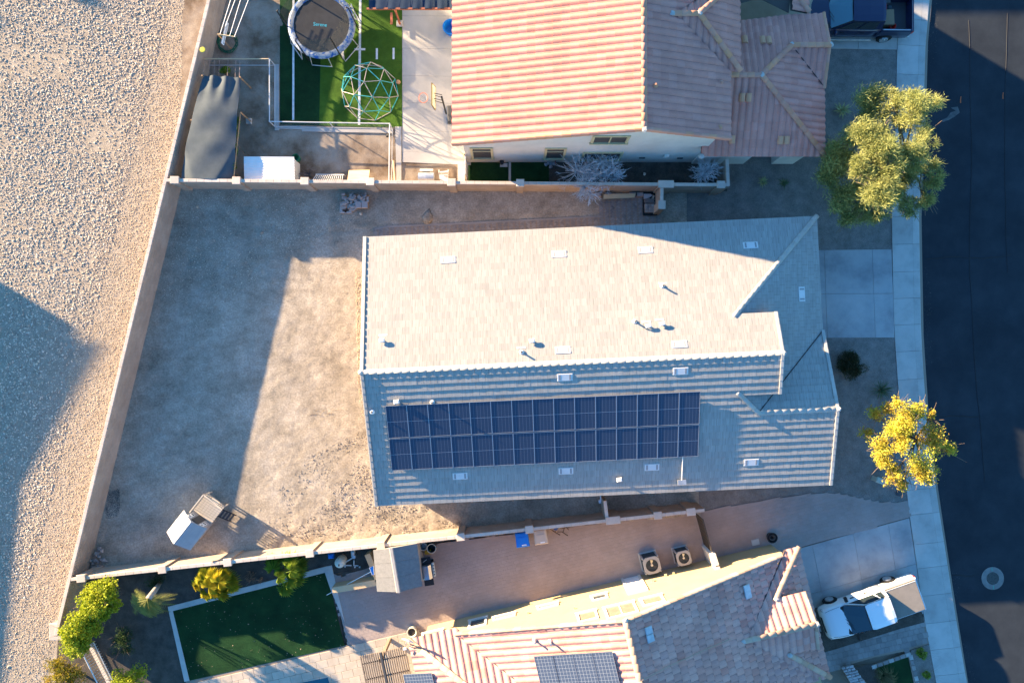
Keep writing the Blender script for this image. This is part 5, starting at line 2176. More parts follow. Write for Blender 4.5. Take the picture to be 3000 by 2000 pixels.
# shade cloth
sh = thing('shade_cloth', 'grey-blue shade cloth stretched on timber posts above the dirt run', 'shade cloth', P(640, 400))
SHADE = mat('shade_fabric', [(.06, .078, .09), (.08, .098, .11)], nscale=2, fine=(60, .08), rough=.9)
ctl, ctr, cbr, cbl = (592, 219), (703, 225), (684, 527), (524, 524)
def cloth(b):
    nu, nv = 26, 44
    vs, fs = [], []
    for j in range(nv + 1):
        v = j / nv
        for i in range(nu + 1):
            u = i / nu
            x = (ctl[0] * (1 - u) + ctr[0] * u) * (1 - v) + (cbl[0] * (1 - u) + cbr[0] * u) * v
            y = (ctl[1] * (1 - u) + ctr[1] * u) * (1 - v) + (cbl[1] * (1 - u) + cbr[1] * u) * v
            sag = 0
            z = 1.62 + .06 * math.exp(-((v - .36) / .09) ** 2) + .05 * math.exp(-((v - .66) / .09) ** 2)
            z -= .22 * math.exp(-(v / .16) ** 2) * (.75 + .25 * math.sin(u * 17)) + .12 * abs(2 * u - 1) ** 2
            z += .03 * math.sin(u * 21 + 1.3) * max(0, 1 - v / .3) + .015 * math.sin(u * 9 + v * 14)
            z -= .22 * max(0, 1 - (u + (1 - v)) / .28) + .25 * max(0, 1 - ((1 - u) + (1 - v)) / .3)
            p = P(x, y, 1.5)
            vs.append((p.x, p.y, z))
    for j in range(nv):
        for i in range(nu):
            k = j * (nu + 1) + i
            fs.append((k, k + nu + 1, k + nu + 2, k + 1))
    b.add(vs, fs)
part('cloth', SHADE, sh, cloth, smooth=True)
for (x, y) in [(705, 330), (560, 352), (686, 528), (524, 524), (592, 222), (703, 226)]:
    p = P(x, y, 1.5)
    part('post', M['wood'], sh, lambda b: b.tube([(p.x, p.y, -.05), (p.x, p.y, 1.52)], .05, 4))
p_ = P(731, 357)
part('footing', M['concrete'], sh, lambda b: b.bbox((p_.x, p_.y, .08), (.28, .3, .2)))
p0_, p1_ = P(524, 526, 1.45), P(686, 529, 1.45)
part('beam', M['wood'], sh, lambda b: b.tube([p0_, p1_], .04, 4))
p0_, p1_ = P(704, 330, 1.4), P(684, 527, 1.4)
part('beam', M['wood'], sh, lambda b: b.tube([p0_, p1_], .035, 4))
for x in (597, 612, 627, 641, 666, 689, 701):
    t = (x - 592) / 111
    a_, e_ = P(x + 2, 176, .9), P(x, 220 + 6 * t, 1.34)
    part('cord', mat('cord', (.30, .22, .19), rough=.8), sh, lambda b: b.tube([a_, e_], .012, 4))
sp = thing('dish', 'small round pale dish beneath the edge of the shade cloth', 'dish', P(566, 513, .9))
part('bowl', M['galv'], sp, lambda b: b.lathe([(.10, .88), (.13, .93), (.08, .92)], (P(566, 513, .9).x, P(566, 513, .9).y, 0), 14))
# coop with ribbed roof
cp = thing('chicken_coop', 'low white coop with ribbed metal roof against the block wall', 'coop', P(800, 505))
a_, b_, c_, d_ = P(716, 460, 1.15), P(863, 461, 1.15), P(863, 531, 1.15), P(715, 530, 1.15)
def cooproof(b):
    n = 36
    vs, fs = [], []
    for j in range(n + 1):
        t = j / n
        z = 1.22 - .10 * t + (.008 if (j % 4) in (0, 1) else 0)
        l, r = a_.lerp(d_, t), b_.lerp(c_, t)
        vs += [(l.x, l.y, z), (r.x, r.y, z)]
    for j in range(n):
        fs.append((2 * j, 2 * j + 2, 2 * j + 3, 2 * j + 1))
    b.add(vs, fs)
part('roof', M['metalw'], cp, cooproof)
part('wall', M['cream'], cp, lambda b: b.prism([(a_.x + .06, a_.y - .06), (b_.x - .06, b_.y - .06), (c_.x - .06, c_.y + .05), (d_.x + .06, d_.y + .05)], 0, 1.09))
gp = P(868, 462, .3)
part('bucket', mat('green_plastic', (.02, .16, .09), rough=.5), None, lambda b: b.lathe([(.16, 0), (.2, .4), (.17, .39), (.14, .05)], (gp.x, gp.y, .01), 14),
     label='small green bucket tucked behind the white coop', cat='bucket')
# dry agave
dp = P(905, 512, 0)
dag = thing('dead_plant', 'dried spiky plant beside the white slatted rack', 'plant', dp)
rr = random.Random(9)
DRY = mat('dry_leaf', [(.12, .09, .075), (.22, .17, .145)], nscale=6, rough=.9)
def dry(b):
    for k in range(34):
        a = rr.uniform(0, 6.28)
        l = rr.uniform(.35, .75)
        h = rr.uniform(.1, .5)
        m = Vector((math.cos(a), math.sin(a), 0))
        s = Vector((-m.y, m.x, 0)) * .02
        p1 = dp + m * l * .5 + Vector((0, 0, h))
        p2 = dp + m * l + Vector((0, 0, h * .3))
        b.add([dp - s, dp + s, p1 + s, p1 - s, p2], [(0, 1, 2, 3), (3, 2, 4)])
part('leaves', DRY, dag, dry)
# slatted rack leaning on the wall
rk = thing('slatted_rack', 'white slatted rack leaning on the block wall beside plywood', 'rack', P(975, 530))
r0, r1, r2, r3 = P(925, 511, .35), P(1008, 512, .35), P(1003, 540, 1.15), P(905, 540, 1.15)
for k in range(15):
    t = (k + .5) / 15
    p, q = r0.lerp(r1, t), r3.lerp(r2, t)
    part('slat', M['white'], rk, lambda b: b.tube([p, q], .018, 4))
for p, q in ((r0, r1), (r3, r2)):
    part('rail', M['white'], rk, lambda b: b.tube([p, q], .022, 4))
for p in (r0, r1):
    part('leg', M['white'], rk, lambda b: b.tube([p, (p.x, p.y, 0)], .02, 4))
pl = [P(1016, 540, 1.2), P(1078, 540, 1.2), P(1083, 498, .25), P(1022, 499, .25)]
part('plywood_sheet', M['ply'], None, lambda b: b.hexa([p - Vector((0, 0, .03)) for p in pl[::-1]] + [p for p in pl[::-1]]), label='sheet of pale plywood leaning against the block wall', cat='board')
part('timber_plank', M['ply'], None, lambda b: b.tube([P(1152, 470, .5), P(1158, 535, .5)], .06, 4), label='orange timber plank along the wire fence end', cat='plank')
wd = thing('chicken', 'small black and white hen pecking by the wire fence corner', 'hen', P(1140, 400))
hc = P(1140, 400)
part('body', M['black'], wd, lambda b: b.rock((hc.x, hc.y, .2), (.32, .2, .22), 5), smooth=True)
part('head', M['white'], wd, lambda b: b.rock((hc.x + .04, hc.y + .14, .30), (.1, .1, .12), 6), smooth=True)
part('legs', M['trimyel'], wd, lambda b: (b.tube([(hc.x, hc.y + .04, 0), (hc.x, hc.y + .04, .15)], .01, 4), b.tube([(hc.x + .04, hc.y - .04, 0), (hc.x + .04, hc.y - .04, .15)], .01, 4)), kind='stuff')
# line with banner, hose ring
cl = thing('washing_line', 'timber crossbar with four white lines and a white banner', 'washing line', P(655, 130))
c0, c1 = P(638, 101, 1.7), P(690, 109, 1.7)
part('crossbar', M['ply'], cl, lambda b: b.tube([c0, c1], .035, 4))
for (x0, y0, x1, y1) in [(676, 0, 645, 100), (689, 0, 660, 78), (705, 0, 673, 106), (728, 0, 687, 108)]:
    k = 1.6
    p, q = P(x1, y1, 1.72), P(x1 + (x0 - x1) * k, y1 + (y0 - y1) * k, 1.75)
    part('line', M['white'], cl, lambda b: b.tube([p, q], .016, 5))
part('post', M['wood'], cl, lambda b: b.tube([(c0.x, c0.y, 0), (c0.x, c0.y, 1.7)], .05, 4))
bn = [P(648, 127, 1.62), P(656, 134, 1.45), P(670, 70, 1.45), P(663, 62, 1.62)]
def ban(b):
    n = Vector((0, 0, .012))
    b.hexa([p - n for p in bn] + [p + n for p in bn])
bo = part('banner', M['white'], cl, ban)
def marks(b):
    r5 = random.Random(2)
    for k in range(15):
        t = .05 + .9 * k / 15
        p = bn[1].lerp(bn[2], t).lerp(bn[0].lerp(bn[3], t), .32) + Vector((0, 0, .018))
        b.box(p, (.035, .05 + .03 * r5.random(), .004), 1.3 + r5.uniform(-.4, .4))
part('faded_print', M['dark'], bo, marks, kind='stuff')
hz = P(668, 128)
def hose(b):
    pts = []
    r6 = random.Random(3)
    for k in range(90):
        a = k * 2 * math.pi / 24
        r = .50 + .06 * math.sin(k * .7) + r6.uniform(-.02, .02)
        pts.append((hz.x + r * math.cos(a), hz.y + r * math.sin(a), .03 + .018 * (k % 24 > 12) + .0006 * k))
    b.tube(pts, .028, 6)
part('garden_hose', GREENP, None, hose, label='green garden hose coiled on the dirt beneath the white banner', cat='hose')
fd = P(588, 146, 1.62)
part('flying_disc', mat('yellow_disc', (.55, .50, .06), rough=.5), None, lambda b: b.lathe([(.13, 1.60), (.15, 1.62), (.13, 1.64), (.001, 1.645)], (fd.x + .1, fd.y, 0), 18, cap1=False),
     label='yellow flying disc lying on the wall coping', cat='disc')
# barrel grill and chair in the side bed
gq = P(1249, 522, .75)
gr = thing('barrel_grill', 'silver barrel grill with side shelf standing in the sunlit dirt bed', 'grill', P(1249, 522))
part('barrel', M['galv'], gr, lambda b: b.lathe([(.001, -.42), (.30, -.42), (.32, 0), (.30, .42), (.001, .42)], (gq.x, gq.y, .72), 20, R=Matrix.Rotation(math.pi / 2, 3, 'Y'), cap0=False, cap1=False), smooth=False)
part('shelf', M['cream'], gr, lambda b: b.box((gq.x, gq.y + .45, .72), (.72, .12, .04)))
for dx in (-.3, .3):
    for dy in (-.2, .2):
        part('leg', M['dark'], gr, lambda b: b.tube([(gq.x + dx, gq.y + dy, 0), (gq.x + dx, gq.y + dy * .6, .6)], .02, 5))
part('handle', M['black'], gr, lambda b: b.tube([(gq.x - .2, gq.y + .33, .82), (gq.x + .2, gq.y + .33, .82)], .02, 6))
ch = thing('folding_chair', 'white metal chair beside the barrel grill', 'chair', P(1303, 522))
cq = P(1303, 522)
part('seat', M['metalw'], ch, lambda b: b.box((cq.x, cq.y - .12, .42), (.45, .42, .04), .1))
part('backrest', M['metalw'], ch, lambda b: b.box((cq.x + .04, cq.y + .14, .66), (.42, .06, .36), .1))
for dx in (-.2, .2):
    for dy in (-.3, .1):
        part('leg', M['metalw'], ch, lambda b: b.tube([(cq.x + dx, cq.y + dy, 0), (cq.x + dx * .95, cq.y + dy, .42)], .015, 5))
    part('arm', M['metalw'], ch, lambda b: b.tube([(cq.x + dx * 1.25, cq.y + .3, .62), (cq.x + dx * 1.15, cq.y - .2, .6)], .02, 5))
gt = thing('side_gate', 'narrow cream side gate at the corner of the white house', 'gate', P(1368, 500))
for y0 in (478, 492, 506, 520):
    part('gate_board', M['cream'], gt, lambda b: b.box((P(1368, y0).x, P(1368, y0 + 6).y, .8), (.06, .22, 1.5)))
part('gate_post', M['ply'], gt, lambda b: b.tube([P(1365, 476, 0), (P(1365, 476).x, P(1365, 476).y, 1.7)], .06, 4))
# bits in the shaded side strip
for (x, y, n) in [(1476, 484, 'pale square stepping stone on the side turf by the wall lamp')]:
    p = P(x, y)
    part('stepping_stone', M['concrete'], None, lambda b: b.bbox((p.x, p.y, .03), (.42, .22, .06)), label=n, cat='stone')
p = P(1888, 511)
part('boulder', M['stone'], None, lambda b: b.rock((p.x, p.y, .07), (.2, .18, .16), 4), label='single pale boulder on the dark soil of the side strip', cat='boulder')
rp = thing('rock_group', 'small heap of grey rocks by the red stake beneath the window', 'rocks', P(1612, 482))
for k, (dx, dy) in enumerate([(-.25, .02), (-.1, .1), (.05, .03), (.2, .06), (.02, -.1)]):
    c = P(1612, 484)
    part('rock', mat('grey_rock', (.28, .29, .31), rough=.9), rp, lambda b: b.rock((c.x + dx, c.y + dy, .08), (.22, .2, .18), 20 + k))
sk = P(1627, 480)
part('stake', REDP, None, lambda b: b.tube([(sk.x, sk.y, 0), (sk.x - .03, sk.y + .12, .95)], .018, 6), label='thin red stake standing by the grey rocks', cat='stake')

# ------------------------------------------------------------------ middle yard
rr = random.Random(12)
pp = thing('paver_stack', 'loose pile of grey pavers with two flat slabs against the block wall', 'pavers', P(1042, 600))
BRK = mat('paver_block', [(.85, .85, .85), (1.1, 1.1, 1.1)], nscale=3, tint=[(.30, .26, .245), (.40, .355, .33), (.34, .30, .285), (.46, .41, .38)], rough=.9)
for k in range(58):
    x, y = rr.uniform(1003, 1080), rr.uniform(568, 612)
    if x > 1040 and y > 588:
        continue
    z = rr.uniform(.06, .42)
    p = P(x, y, z)
    part('paver', BRK, pp, lambda b: b.bbox((p.x, p.y, z), (rr.uniform(.18, .36), rr.uniform(.1, .2), .09), 0, b=.01,
         R=(Matrix.Rotation(rr.choice((0, 1.57, .6, 2.2)) + rr.uniform(-.2, .2), 3, 'Z') @ Matrix.Rotation(rr.uniform(-.3, .3), 3, 'X'))))
for k in range(12):
    p = P(1006 + (k % 3) * 7, 606 + (k // 3) * 4.5, .1)
    part('paver', BRK, pp, lambda b: b.bbox((p.x, p.y, .06 + .03 * (k % 2)), (.4, .2, .1), .05 * rr.uniform(-1, 1)))
for x in (1049, 1068):
    p = P(x, 599, .35)
    part('slab', mat('pink_slab', [(.40, .33, .31), (.46, .385, .36)], nscale=4, rough=.9), pp, lambda b: b.bbox((p.x, p.y, .30), (.33, .36, .12), .03))
part('base_pallet', M['wood'], pp, lambda b: b.box((P(1045, 592).x, P(1045, 592).y, .1), (1.35, .75, .16)))
for (x, y) in [(1057, 627), (768, 681), (578, 607)]:
    p = P(x, y)
    part('loose_rock', M['stone'], None, lambda b: b.rock((p.x, p.y, .05), (.18, .15, .12), int(x)),
         label={1057: 'loose stone on the dirt below the paver pile', 768: 'loose stone at the end of the worn gutter in the dirt', 578: 'loose dark stone by the block wall corner'}[x], cat='stone')
md = P(1254, 638)
part('soil_mound', M['dirt'], None, lambda b: b.rock((md.x, md.y, .0), (.95, .7, .22), 8), smooth=True, label='low round mound of soil beside the paver path', cat='mound')
pb = thing('timber_bench', 'long pale timber plank on blocks along the block wall', 'plank', P(1815, 572))
b0_, b1_ = P(1768, 574, .45), P(1860, 571, .45)
part('plank', M['ply'], pb, lambda b: b.hexa([P(1768, 583, .40), P(1859, 579, .40), P(1862, 567, .40), P(1768, 569, .40), P(1768, 583, .46), P(1859, 579, .46), P(1862, 567, .46), P(1768, 569, .46)]))
for x in (1750, 1780, 1850, 1872):
    p = P(x, 574)
    part('block', BRK, pb, lambda b: b.bbox((p.x, p.y, .2), (.34, .22, .38)))
fs_ = thing('flagstone_stack', 'crate of flagstones and small square pavers by the sunlit wall', 'flagstones', P(1900, 600))
part('crate', M['black'], fs_, lambda b: b.prism([P(x, y)[:2] for x, y in [(1882, 565), (1922, 565), (1923, 632), (1883, 632)]], 0, .22))
p = P(1898, 575, .3)
part('flagstone', mat('pale_flag', (.40, .41, .43), rough=.9), fs_, lambda b: b.prism([P(x, y, .4)[:2] for x, y in [(1886, 568), (1906, 568), (1912, 573), (1900, 580), (1888, 582)]], .22, .40))
part('flagstone', mat('dark_flag', (.19, .17, .165), rough=.9), fs_, lambda b: b.prism([P(x, y, .4)[:2] for x, y in [(1888, 585), (1899, 580), (1914, 584), (1919, 595), (1890, 594)]], .22, .42))
for i in range(3):
    for j in range(3):
        p = P(1894 + i * 9.5, 601 + j * 8.5, .4)
        part('paver', BRK, fs_, lambda b: b.bbox((p.x, p.y, .34), (.165, .15, .14 + .02 * ((i + j) % 2)), .02))
for k in range(6):
    p = P(1914 + rr.uniform(-3, 5), 572 + k * 2.2, .35)
    part('rock', M['stone'], fs_, lambda b: b.rock((p.x, p.y, .3), (.13, .12, .1), 60 + k))
rkp = thing('rock_pile', 'heap of broken flat rocks in the corner of the dirt yard', 'rocks', P(292, 1625))
for k, (x, y, s) in enumerate([(291, 1608, .42), (284, 1622, .45), (301, 1612, .36), (279, 1642, .46), (305, 1640, .5), (295, 1628, .26), (272, 1650, .25), (288, 1660, .36), (297, 1656, .2), (289, 1646, .2), (276, 1660, .25), (270, 1640, .2)]):
    p = P(x, y, .1)
    part('rock', mat('flat_rock', [(.25, .225, .21), (.34, .31, .29)], nscale=5, rough=.9), rkp, lambda b: b.rock((p.x, p.y, .12 + .05 * (k % 3)), (s, s * .75, .22), 100 + k, sub=0))

# playhouse with deck, ladder and railings
fdir = Vector((.615, .788, 0)).normalized()
sdir = Vector((fdir.y, -fdir.x, 0))
ph0 = P(593, 1514, .55)
PHX = Matrix(((sdir.x, fdir.x, 0, ph0.x), (sdir.y, fdir.y, 0, ph0.y), (0, 0, 1, 0), (0, 0, 0, 1)))     # x right, y front, origin mid of deck back edge
play = thing('playhouse', 'white and tan wooden playhouse with gabled roof, deck and black ladder', 'playhouse', (ph0.x, ph0.y, 0))
PW = mat('playhouse_paint', [(.52, .45, .35), (.58, .50, .40)], nscale=3, rough=.7)
PWH = mat('playhouse_roof_lit', [(.66, .63, .58), (.72, .69, .64)], nscale=3, rough=.5)
PGR = mat('playhouse_grey', [(.30, .315, .33), (.35, .36, .375)], nscale=3, rough=.6)
for k in range(7):
    part('deck_board', PW, play, lambda b: b.box((-.52 + k * .172, .60, .53), (.165, 1.18, .05)), PHX)
for x, y in ((-.56, 1.15), (.56, 1.15), (-.56, .05), (.56, .05)):
    part('post', PW, play, lambda b: b.tube([(x, y, 0), (x, y, .56)], .04, 4), PHX)
part('rail', PW, play, lambda b: b.box((-.60, .6, 1.02), (.05, 1.2, .06)), PHX)
part('rail', PW, play, lambda b: b.box((0, 1.19, 1.02), (1.2, .05, .06)), PHX)
for k in range(9):
    part('baluster', PW, play, lambda b: b.box((-.60, .1 + k * .13, .78), (.035, .05, .46)), PHX)
for k in (0, 1, 2, 3, 8, 9, 10):
    part('baluster', PW, play, lambda b: b.box((-.55 + k * .11, 1.19, .78), (.05, .035, .46)), PHX)
def pbody(b):
    b.box((0, -.58, .82), (1.12, 1.1, 1.64))
    for yy in (-.04, -1.12):
        pass
part('wall', PGR, play, pbody, PHX)
part('gable', PGR, play, lambda b: b.add([(-.56, -.03, 1.64), (.56, -.03, 1.64), (0, -.03, 2.02), (-.56, -1.13, 1.64), (.56, -1.13, 1.64), (0, -1.13, 2.02)], [(0, 1, 2), (5, 4, 3), (0, 2, 5, 3), (1, 4, 5, 2)]), PHX)
for sgn, m_ in ((-1, PWH), (1, PGR)):  # one roof: sun and shade put into the two slope colours
    def rfn(b):
        b.hexa([(0, .16, 2.04), (0, -1.28, 2.04), (sgn * .78, -1.28, 1.52), (sgn * .78, .16, 1.52), (0, .16, 2.09), (0, -1.28, 2.09), (sgn * .78, -1.28, 1.57), (sgn * .78, .16, 1.57)] if sgn > 0 else
               [(sgn * .78, .16, 1.52), (sgn * .78, -1.28, 1.52), (0, -1.28, 2.04), (0, .16, 2.04), (sgn * .78, .16, 1.57), (sgn * .78, -1.28, 1.57), (0, -1.28, 2.09), (0, .16, 2.09)])
    ro_ = part('roof', m_, play, rfn, PHX)
    for k in range(6):
        t = .12 + k * .15
        part('roof_slat', m_, ro_, lambda b: b.box((sgn * .78 * t, -.56, 2.098 - .52 * t), (.1, 1.43, .012), R=Matrix.Rotation(sgn * math.atan(.52 / .78), 3, 'Y')), PHX)
part('doorway', M['dark'], play, lambda b: b.box((.02, -.02, 1.02), (.42, .06, .95)), PHX)
for sx in (-.39, .40):
    w_ = part('window', M['white'], play, lambda b: b.box((sx, -.02, 1.0), (.2, .05, .26)), PHX)
    for dx in (-.045, .045):
        part('pane', M['dark'], w_, lambda b: b.box((sx + dx, .008, 1.0), (.06, .01, .14)), PHX)
    w2 = part('round_window', M['white'], play, lambda b: b.lathe([(.13, 0), (.13, .05), (.07, .055)], (sx, -.04, 1.32), 16, R=Matrix.Rotation(-math.pi / 2, 3, 'X')), PHX)
    part('pane', M['dark'], w2, lambda b: b.lathe([(.045, .056), (.04, .06)], (sx, -.04, 1.32), 12, R=Matrix.Rotation(-math.pi / 2, 3, 'X')), PHX)
part('side_window', M['dark'], play, lambda b: b.box((.57, -.6, 1.15), (.04, .3, .42)), PHX)
part('shutter', M['trimyel'], play, lambda b: b.box((.60, -.32, 1.15), (.04, .2, .42)), PHX)
part('shutter', M['trimyel'], play, lambda b: b.box((.60, -.88, 1.15), (.04, .2, .42)), PHX)
for sy in (.28, .72):
    part('ladder_rail', M['black'], play, lambda b: b.tube([(.6, sy + .25, .52), (1.3, sy + .25, .03)], .03, 5), PHX)
for k in range(4):
    part('ladder_step', M['dark'], play, lambda b: b.box((.70 + k * .16, .75, .45 - k * .115), (.1, .46, .03)), PHX)

# ------------------------------------------------------------------ vehicles
def loft(b, secs, closed_ends=True):
    n = len(secs[0])
    vs = [p for s_ in secs for p in s_]
    fs = []
    for i in range(len(secs) - 1):
        for k in range(n):
            l = (k + 1) % n
            fs.append((i * n + k, (i + 1) * n + k, (i + 1) * n + l, i * n + l))
    if closed_ends:
        fs.append(tuple(range(n)))
        fs.append(tuple(reversed(range((len(secs) - 1) * n, len(secs) * n))))
    b.add(vs, fs)


def ring(x, w, zb, zt, bulge=.04, r=.1, crown=.03):
    """cross-section of a body at station x: half width w, from zb to zt"""
    h = [(w - .05, zb), (w - .01, zb + .08), (w, zb + (zt - zb) * .45), (w - .02, zb + (zt - zb) * .78), (w - r * .45, zt - r * .25), (w - r * 1.3, zt), (w * .45, zt + crown * .8)]
    left = [(x, y, z) for y, z in h]
    right = [(x, -y, z) for y, z in reversed(h)]
    return left + [(x, 0, zt + crown)] + right + [(x, 0, zb)]


def pickup(label, loc, heading, paint, dims, crew=False, cover=None, bed_dark=None, cat='pickup truck'):
    """x forward; dims: length, half width, hood z, bed z, roof z"""
    Ln, w, zh, zb_, zr = dims
    X = Matrix.Translation(loc) @ Matrix.Rotation(heading, 4, 'Z')
    t = thing('pickup_truck', label, cat, loc)
    f = Ln / 2
    cab_f, cab_r = (f - (1.45 if crew else 1.2), -f + (1.75 if crew else 1.8))
    z0 = .42
    # front half of the body
    b = MB(X)
    loft(b, [ring(cab_r - .02, w, z0, zb_, r=.1), ring(cab_r + .5, w, z0, zb_, r=.1), ring(cab_f - .2, w, z0, zh + .06, r=.12), ring(cab_f + .2, w, z0, zh + .04, r=.14),
             ring(f - .55, w - .02, z0, zh, r=.16), ring(f - .2, w - .06, z0 + .02, zh - .07, r=.16), ring(f - .05, w - .14, z0 + .06, zh - .16, r=.18), ring(f, w - .22, z0 + .14, zh - .3, r=.16)])
    body = b.build('body', paint, t, smooth=True)
    # bed: two side walls, tailgate, floor
    bw = .13
    for sgn in (-1, 1):
        b = MB(X)
        secs = []
        for x, zz in ((-f + .02, zb_ - .02), (-f + .3, zb_), (cab_r - .04, zb_)):
            y0, y1 = sgn * (w - bw), sgn * w
            secs.append([(x, y0, z0 + .1), (x, y1 - sgn * .05, z0), (x, y1, z0 + .35), (x, y1 - sgn * .015, zb_ - .12), (x, y1 - sgn * .05, zz), (x, y0, zz)])
        loft(b, secs)
        side = b.build('bed_side', paint, t)
    part('tailgate', paint, t, lambda b: b.bbox((-f + .05, 0, (z0 + zb_) / 2 + .08), (.1, 2 * w - .06, zb_ - z0 - .14), b=.03), X)
    part('bed_floor', bed_dark or M['dark'], t, lambda b: b.box(((-f + cab_r) / 2 + .02, 0, z0 + .2), (cab_r + f - .1, 2 * w - 2 * bw + .02, .08)), X)
    part('rear_bumper', M['galv'], t, lambda b: b.bbox((-f - .06, 0, z0 + .06), (.16, 2 * w - .12, .18), b=.04), X)
    part('front_bumper', M['dark'], t, lambda b: b.bbox((f - .02, 0, z0 + .08), (.2, 2 * w - .3, .24), b=.06), X)
    if cover:
        part('bed_cover', cover, t, lambda b: b.bbox(((-f + cab_r) / 2 + .02, 0, zb_ + .02), (cab_r + f - .1, 2 * w - .16, .05), b=.02), X)
        part('cover_seam', M['white'], t, lambda b: b.box(((-f + cab_r) / 2 + .02, -w + .17, zb_ + .05), (cab_r + f - .12, .02, .012)), X)
    else:
        for sgn in (-1, 1):
            part('rail_cap', M['galv'], t, lambda b: b.box(((-f + cab_r) / 2 + .05, sgn * (w - .07), zb_ + .012), (cab_r + f - .3, .045, .02)), X)
    # cab greenhouse: pillars + roof, with glass panes set in
    rf_, rr_ = cab_f - .95, cab_r + .12
    wr = w - .23
    zs = zh + .06
    base = [(cab_f - .08, w - .1, zs), (cab_r + .02, w - .07, zs - .02)]
    top = [(rf_, wr, zr), (rr_, wr, zr)]
    part('roof', paint, t, lambda b: loft(b, [[(x, -wr + i, zr - d), (x, -wr * .6, zr + c), (x, 0, zr + c + .015), (x, wr * .6, zr + c), (x, wr - i, zr - d), (x, 0, zr - .08)]
                                              for x, i, d, c in ((rr_ - .03, .05, .05, .0), (rr_ + .12, 0, .025, .02), ((rf_ + rr_) / 2, 0, .02, .035), (rf_ - .12, 0, .025, .02), (rf_ + .05, .05, .05, .0))]), X, smooth=False)
    gl = M['glass']
    WS = glass_mat('windscreen', (.012, .05, .075) if not crew else (.03, .13, .17))
    part('windscreen', WS, t, lambda b: b.add([(cab_f - .02, -w + .14, zs), (cab_f + .12, -w * .4, zs - .005), (cab_f + .12, w * .4, zs - .005), (cab_f - .02, w - .14, zs), (rf_ + .04, wr - .05, zr - .04), (rf_ + .08, 0, zr - .015), (rf_ + .04, -wr + .05, zr - .04)], [(0, 1, 2, 3, 4, 5, 6)]), X)
    part('rear_window', gl, t, lambda b: b.add([(cab_r + .02, -w + .2, zs), (cab_r + .02, w - .2, zs), (rr_, wr - .08, zr - .06), (rr_, -wr + .08, zr - .06)], [(0, 3, 2, 1)]), X)
    xm = (cab_f + cab_r) / 2 - .1
    for sgn in (-1, 1):
        part('cab_side', paint, t, lambda b: b.add([(cab_f - .02, sgn * (w - .09), zs - .03), (cab_r + .0, sgn * (w - .06), zs - .03), (rr_ - .02, sgn * wr, zr - .03), (rf_ + .06, sgn * wr, zr - .03)], [(0, 1, 2, 3)]), X)
        spans = [(.10, .46), (.50, .86)] if crew else [(.10, .70), (.74, .90)]
        for (a, e) in spans:
            def win(b):
                lo = lambda s_: Vector((cab_f - .02, sgn * (w - .085), zs)).lerp(Vector((cab_r, sgn * (w - .055), zs)), s_)
                hi = lambda s_: Vector((rf_ + .06, sgn * (wr + .005), zr - .05)).lerp(Vector((rr_ - .02, sgn * (wr + .005), zr - .05)), s_)
                o = Vector((0, sgn * .012, .006))
                b.poly([lo(a).lerp(hi(a), .08) + o, lo(e).lerp(hi(e), .08) + o, lo(e).lerp(hi(e), .93) + o, lo(max(a, .02)).lerp(hi(max(a, .02)), .93) + o])
            part('side_window', gl, t, win, X)
        mir = part('mirror', M['black'] if not crew else paint, t, lambda b: b.bbox((cab_f - .25, sgn * (w + .13), zs + .02), (.14, .24, .2), b=.05), X)
        for x in ([xm - .35, xm + .75] if crew else [xm - .15, xm + .55][:1] + [xm + .62]):
            part('door_handle', M['black'], t, lambda b: b.box((x, sgn * (w - .005), zs - .22), (.2, .05, .05)), X)
        part('headlight', M['galv'], t, lambda b: b.bbox((f - .16, sgn * (w - .24), zh - .22), (.16, .3, .16), b=.05), X)
        part('tail_light', REDP, t, lambda b: b.box((-f + .02, sgn * (w - .07), zb_ - .18), (.07, .12, .26)), X)
        for x in (f - .88, -f + 1.15):
            def arch(b):
                b.lathe([(.40, -.012), (.40, .012)], (x, sgn * (w - .008), .40), 20, R=Matrix.Rotation(math.pi / 2, 3, 'X'))
            part('wheel_arch', M['black'], t, arch, X)
            wh = part('wheel', M['rubber'], t, lambda b: b.lathe([(.22, -.11), (.34, -.12), (.375, -.09), (.375, .09), (.34, .12), (.22, .11)], (x, sgn * (w - .08), .375), 22, R=Matrix.Rotation(math.pi / 2, 3, 'X')), X, smooth=False)
            part('rim', M['galv'], wh, lambda b: b.lathe([(.23, -.02), (.215, .05), (.08, .03), (.05, .06)], (x, sgn * (w + .035), .375), 16, R=Matrix.Rotation(-sgn * math.pi / 2, 3, 'X')), X)
        if crew:
            part('side_step', M['galv'], t, lambda b: b.tube([(xm - 1.1, sgn * (w + .08), .42), (xm + 1.1, sgn * (w + .08), .42)], .045, 6), X)
    part('cowl', M['black'], t, lambda b: b.add([(cab_f + .16, -w + .16, zs - .012), (cab_f + .26, -w * .4, zs - .02), (cab_f + .26, w * .4, zs - .02), (cab_f + .16, w - .16, zs - .012), (cab_f - .03, w - .12, zs + .012), (cab_f + .11, w * .4, zs + .008), (cab_f + .11, -w * .4, zs + .008), (cab_f - .03, -w + .12, zs + .012)], [(0, 1, 2, 3, 4, 5, 6, 7)]), X)
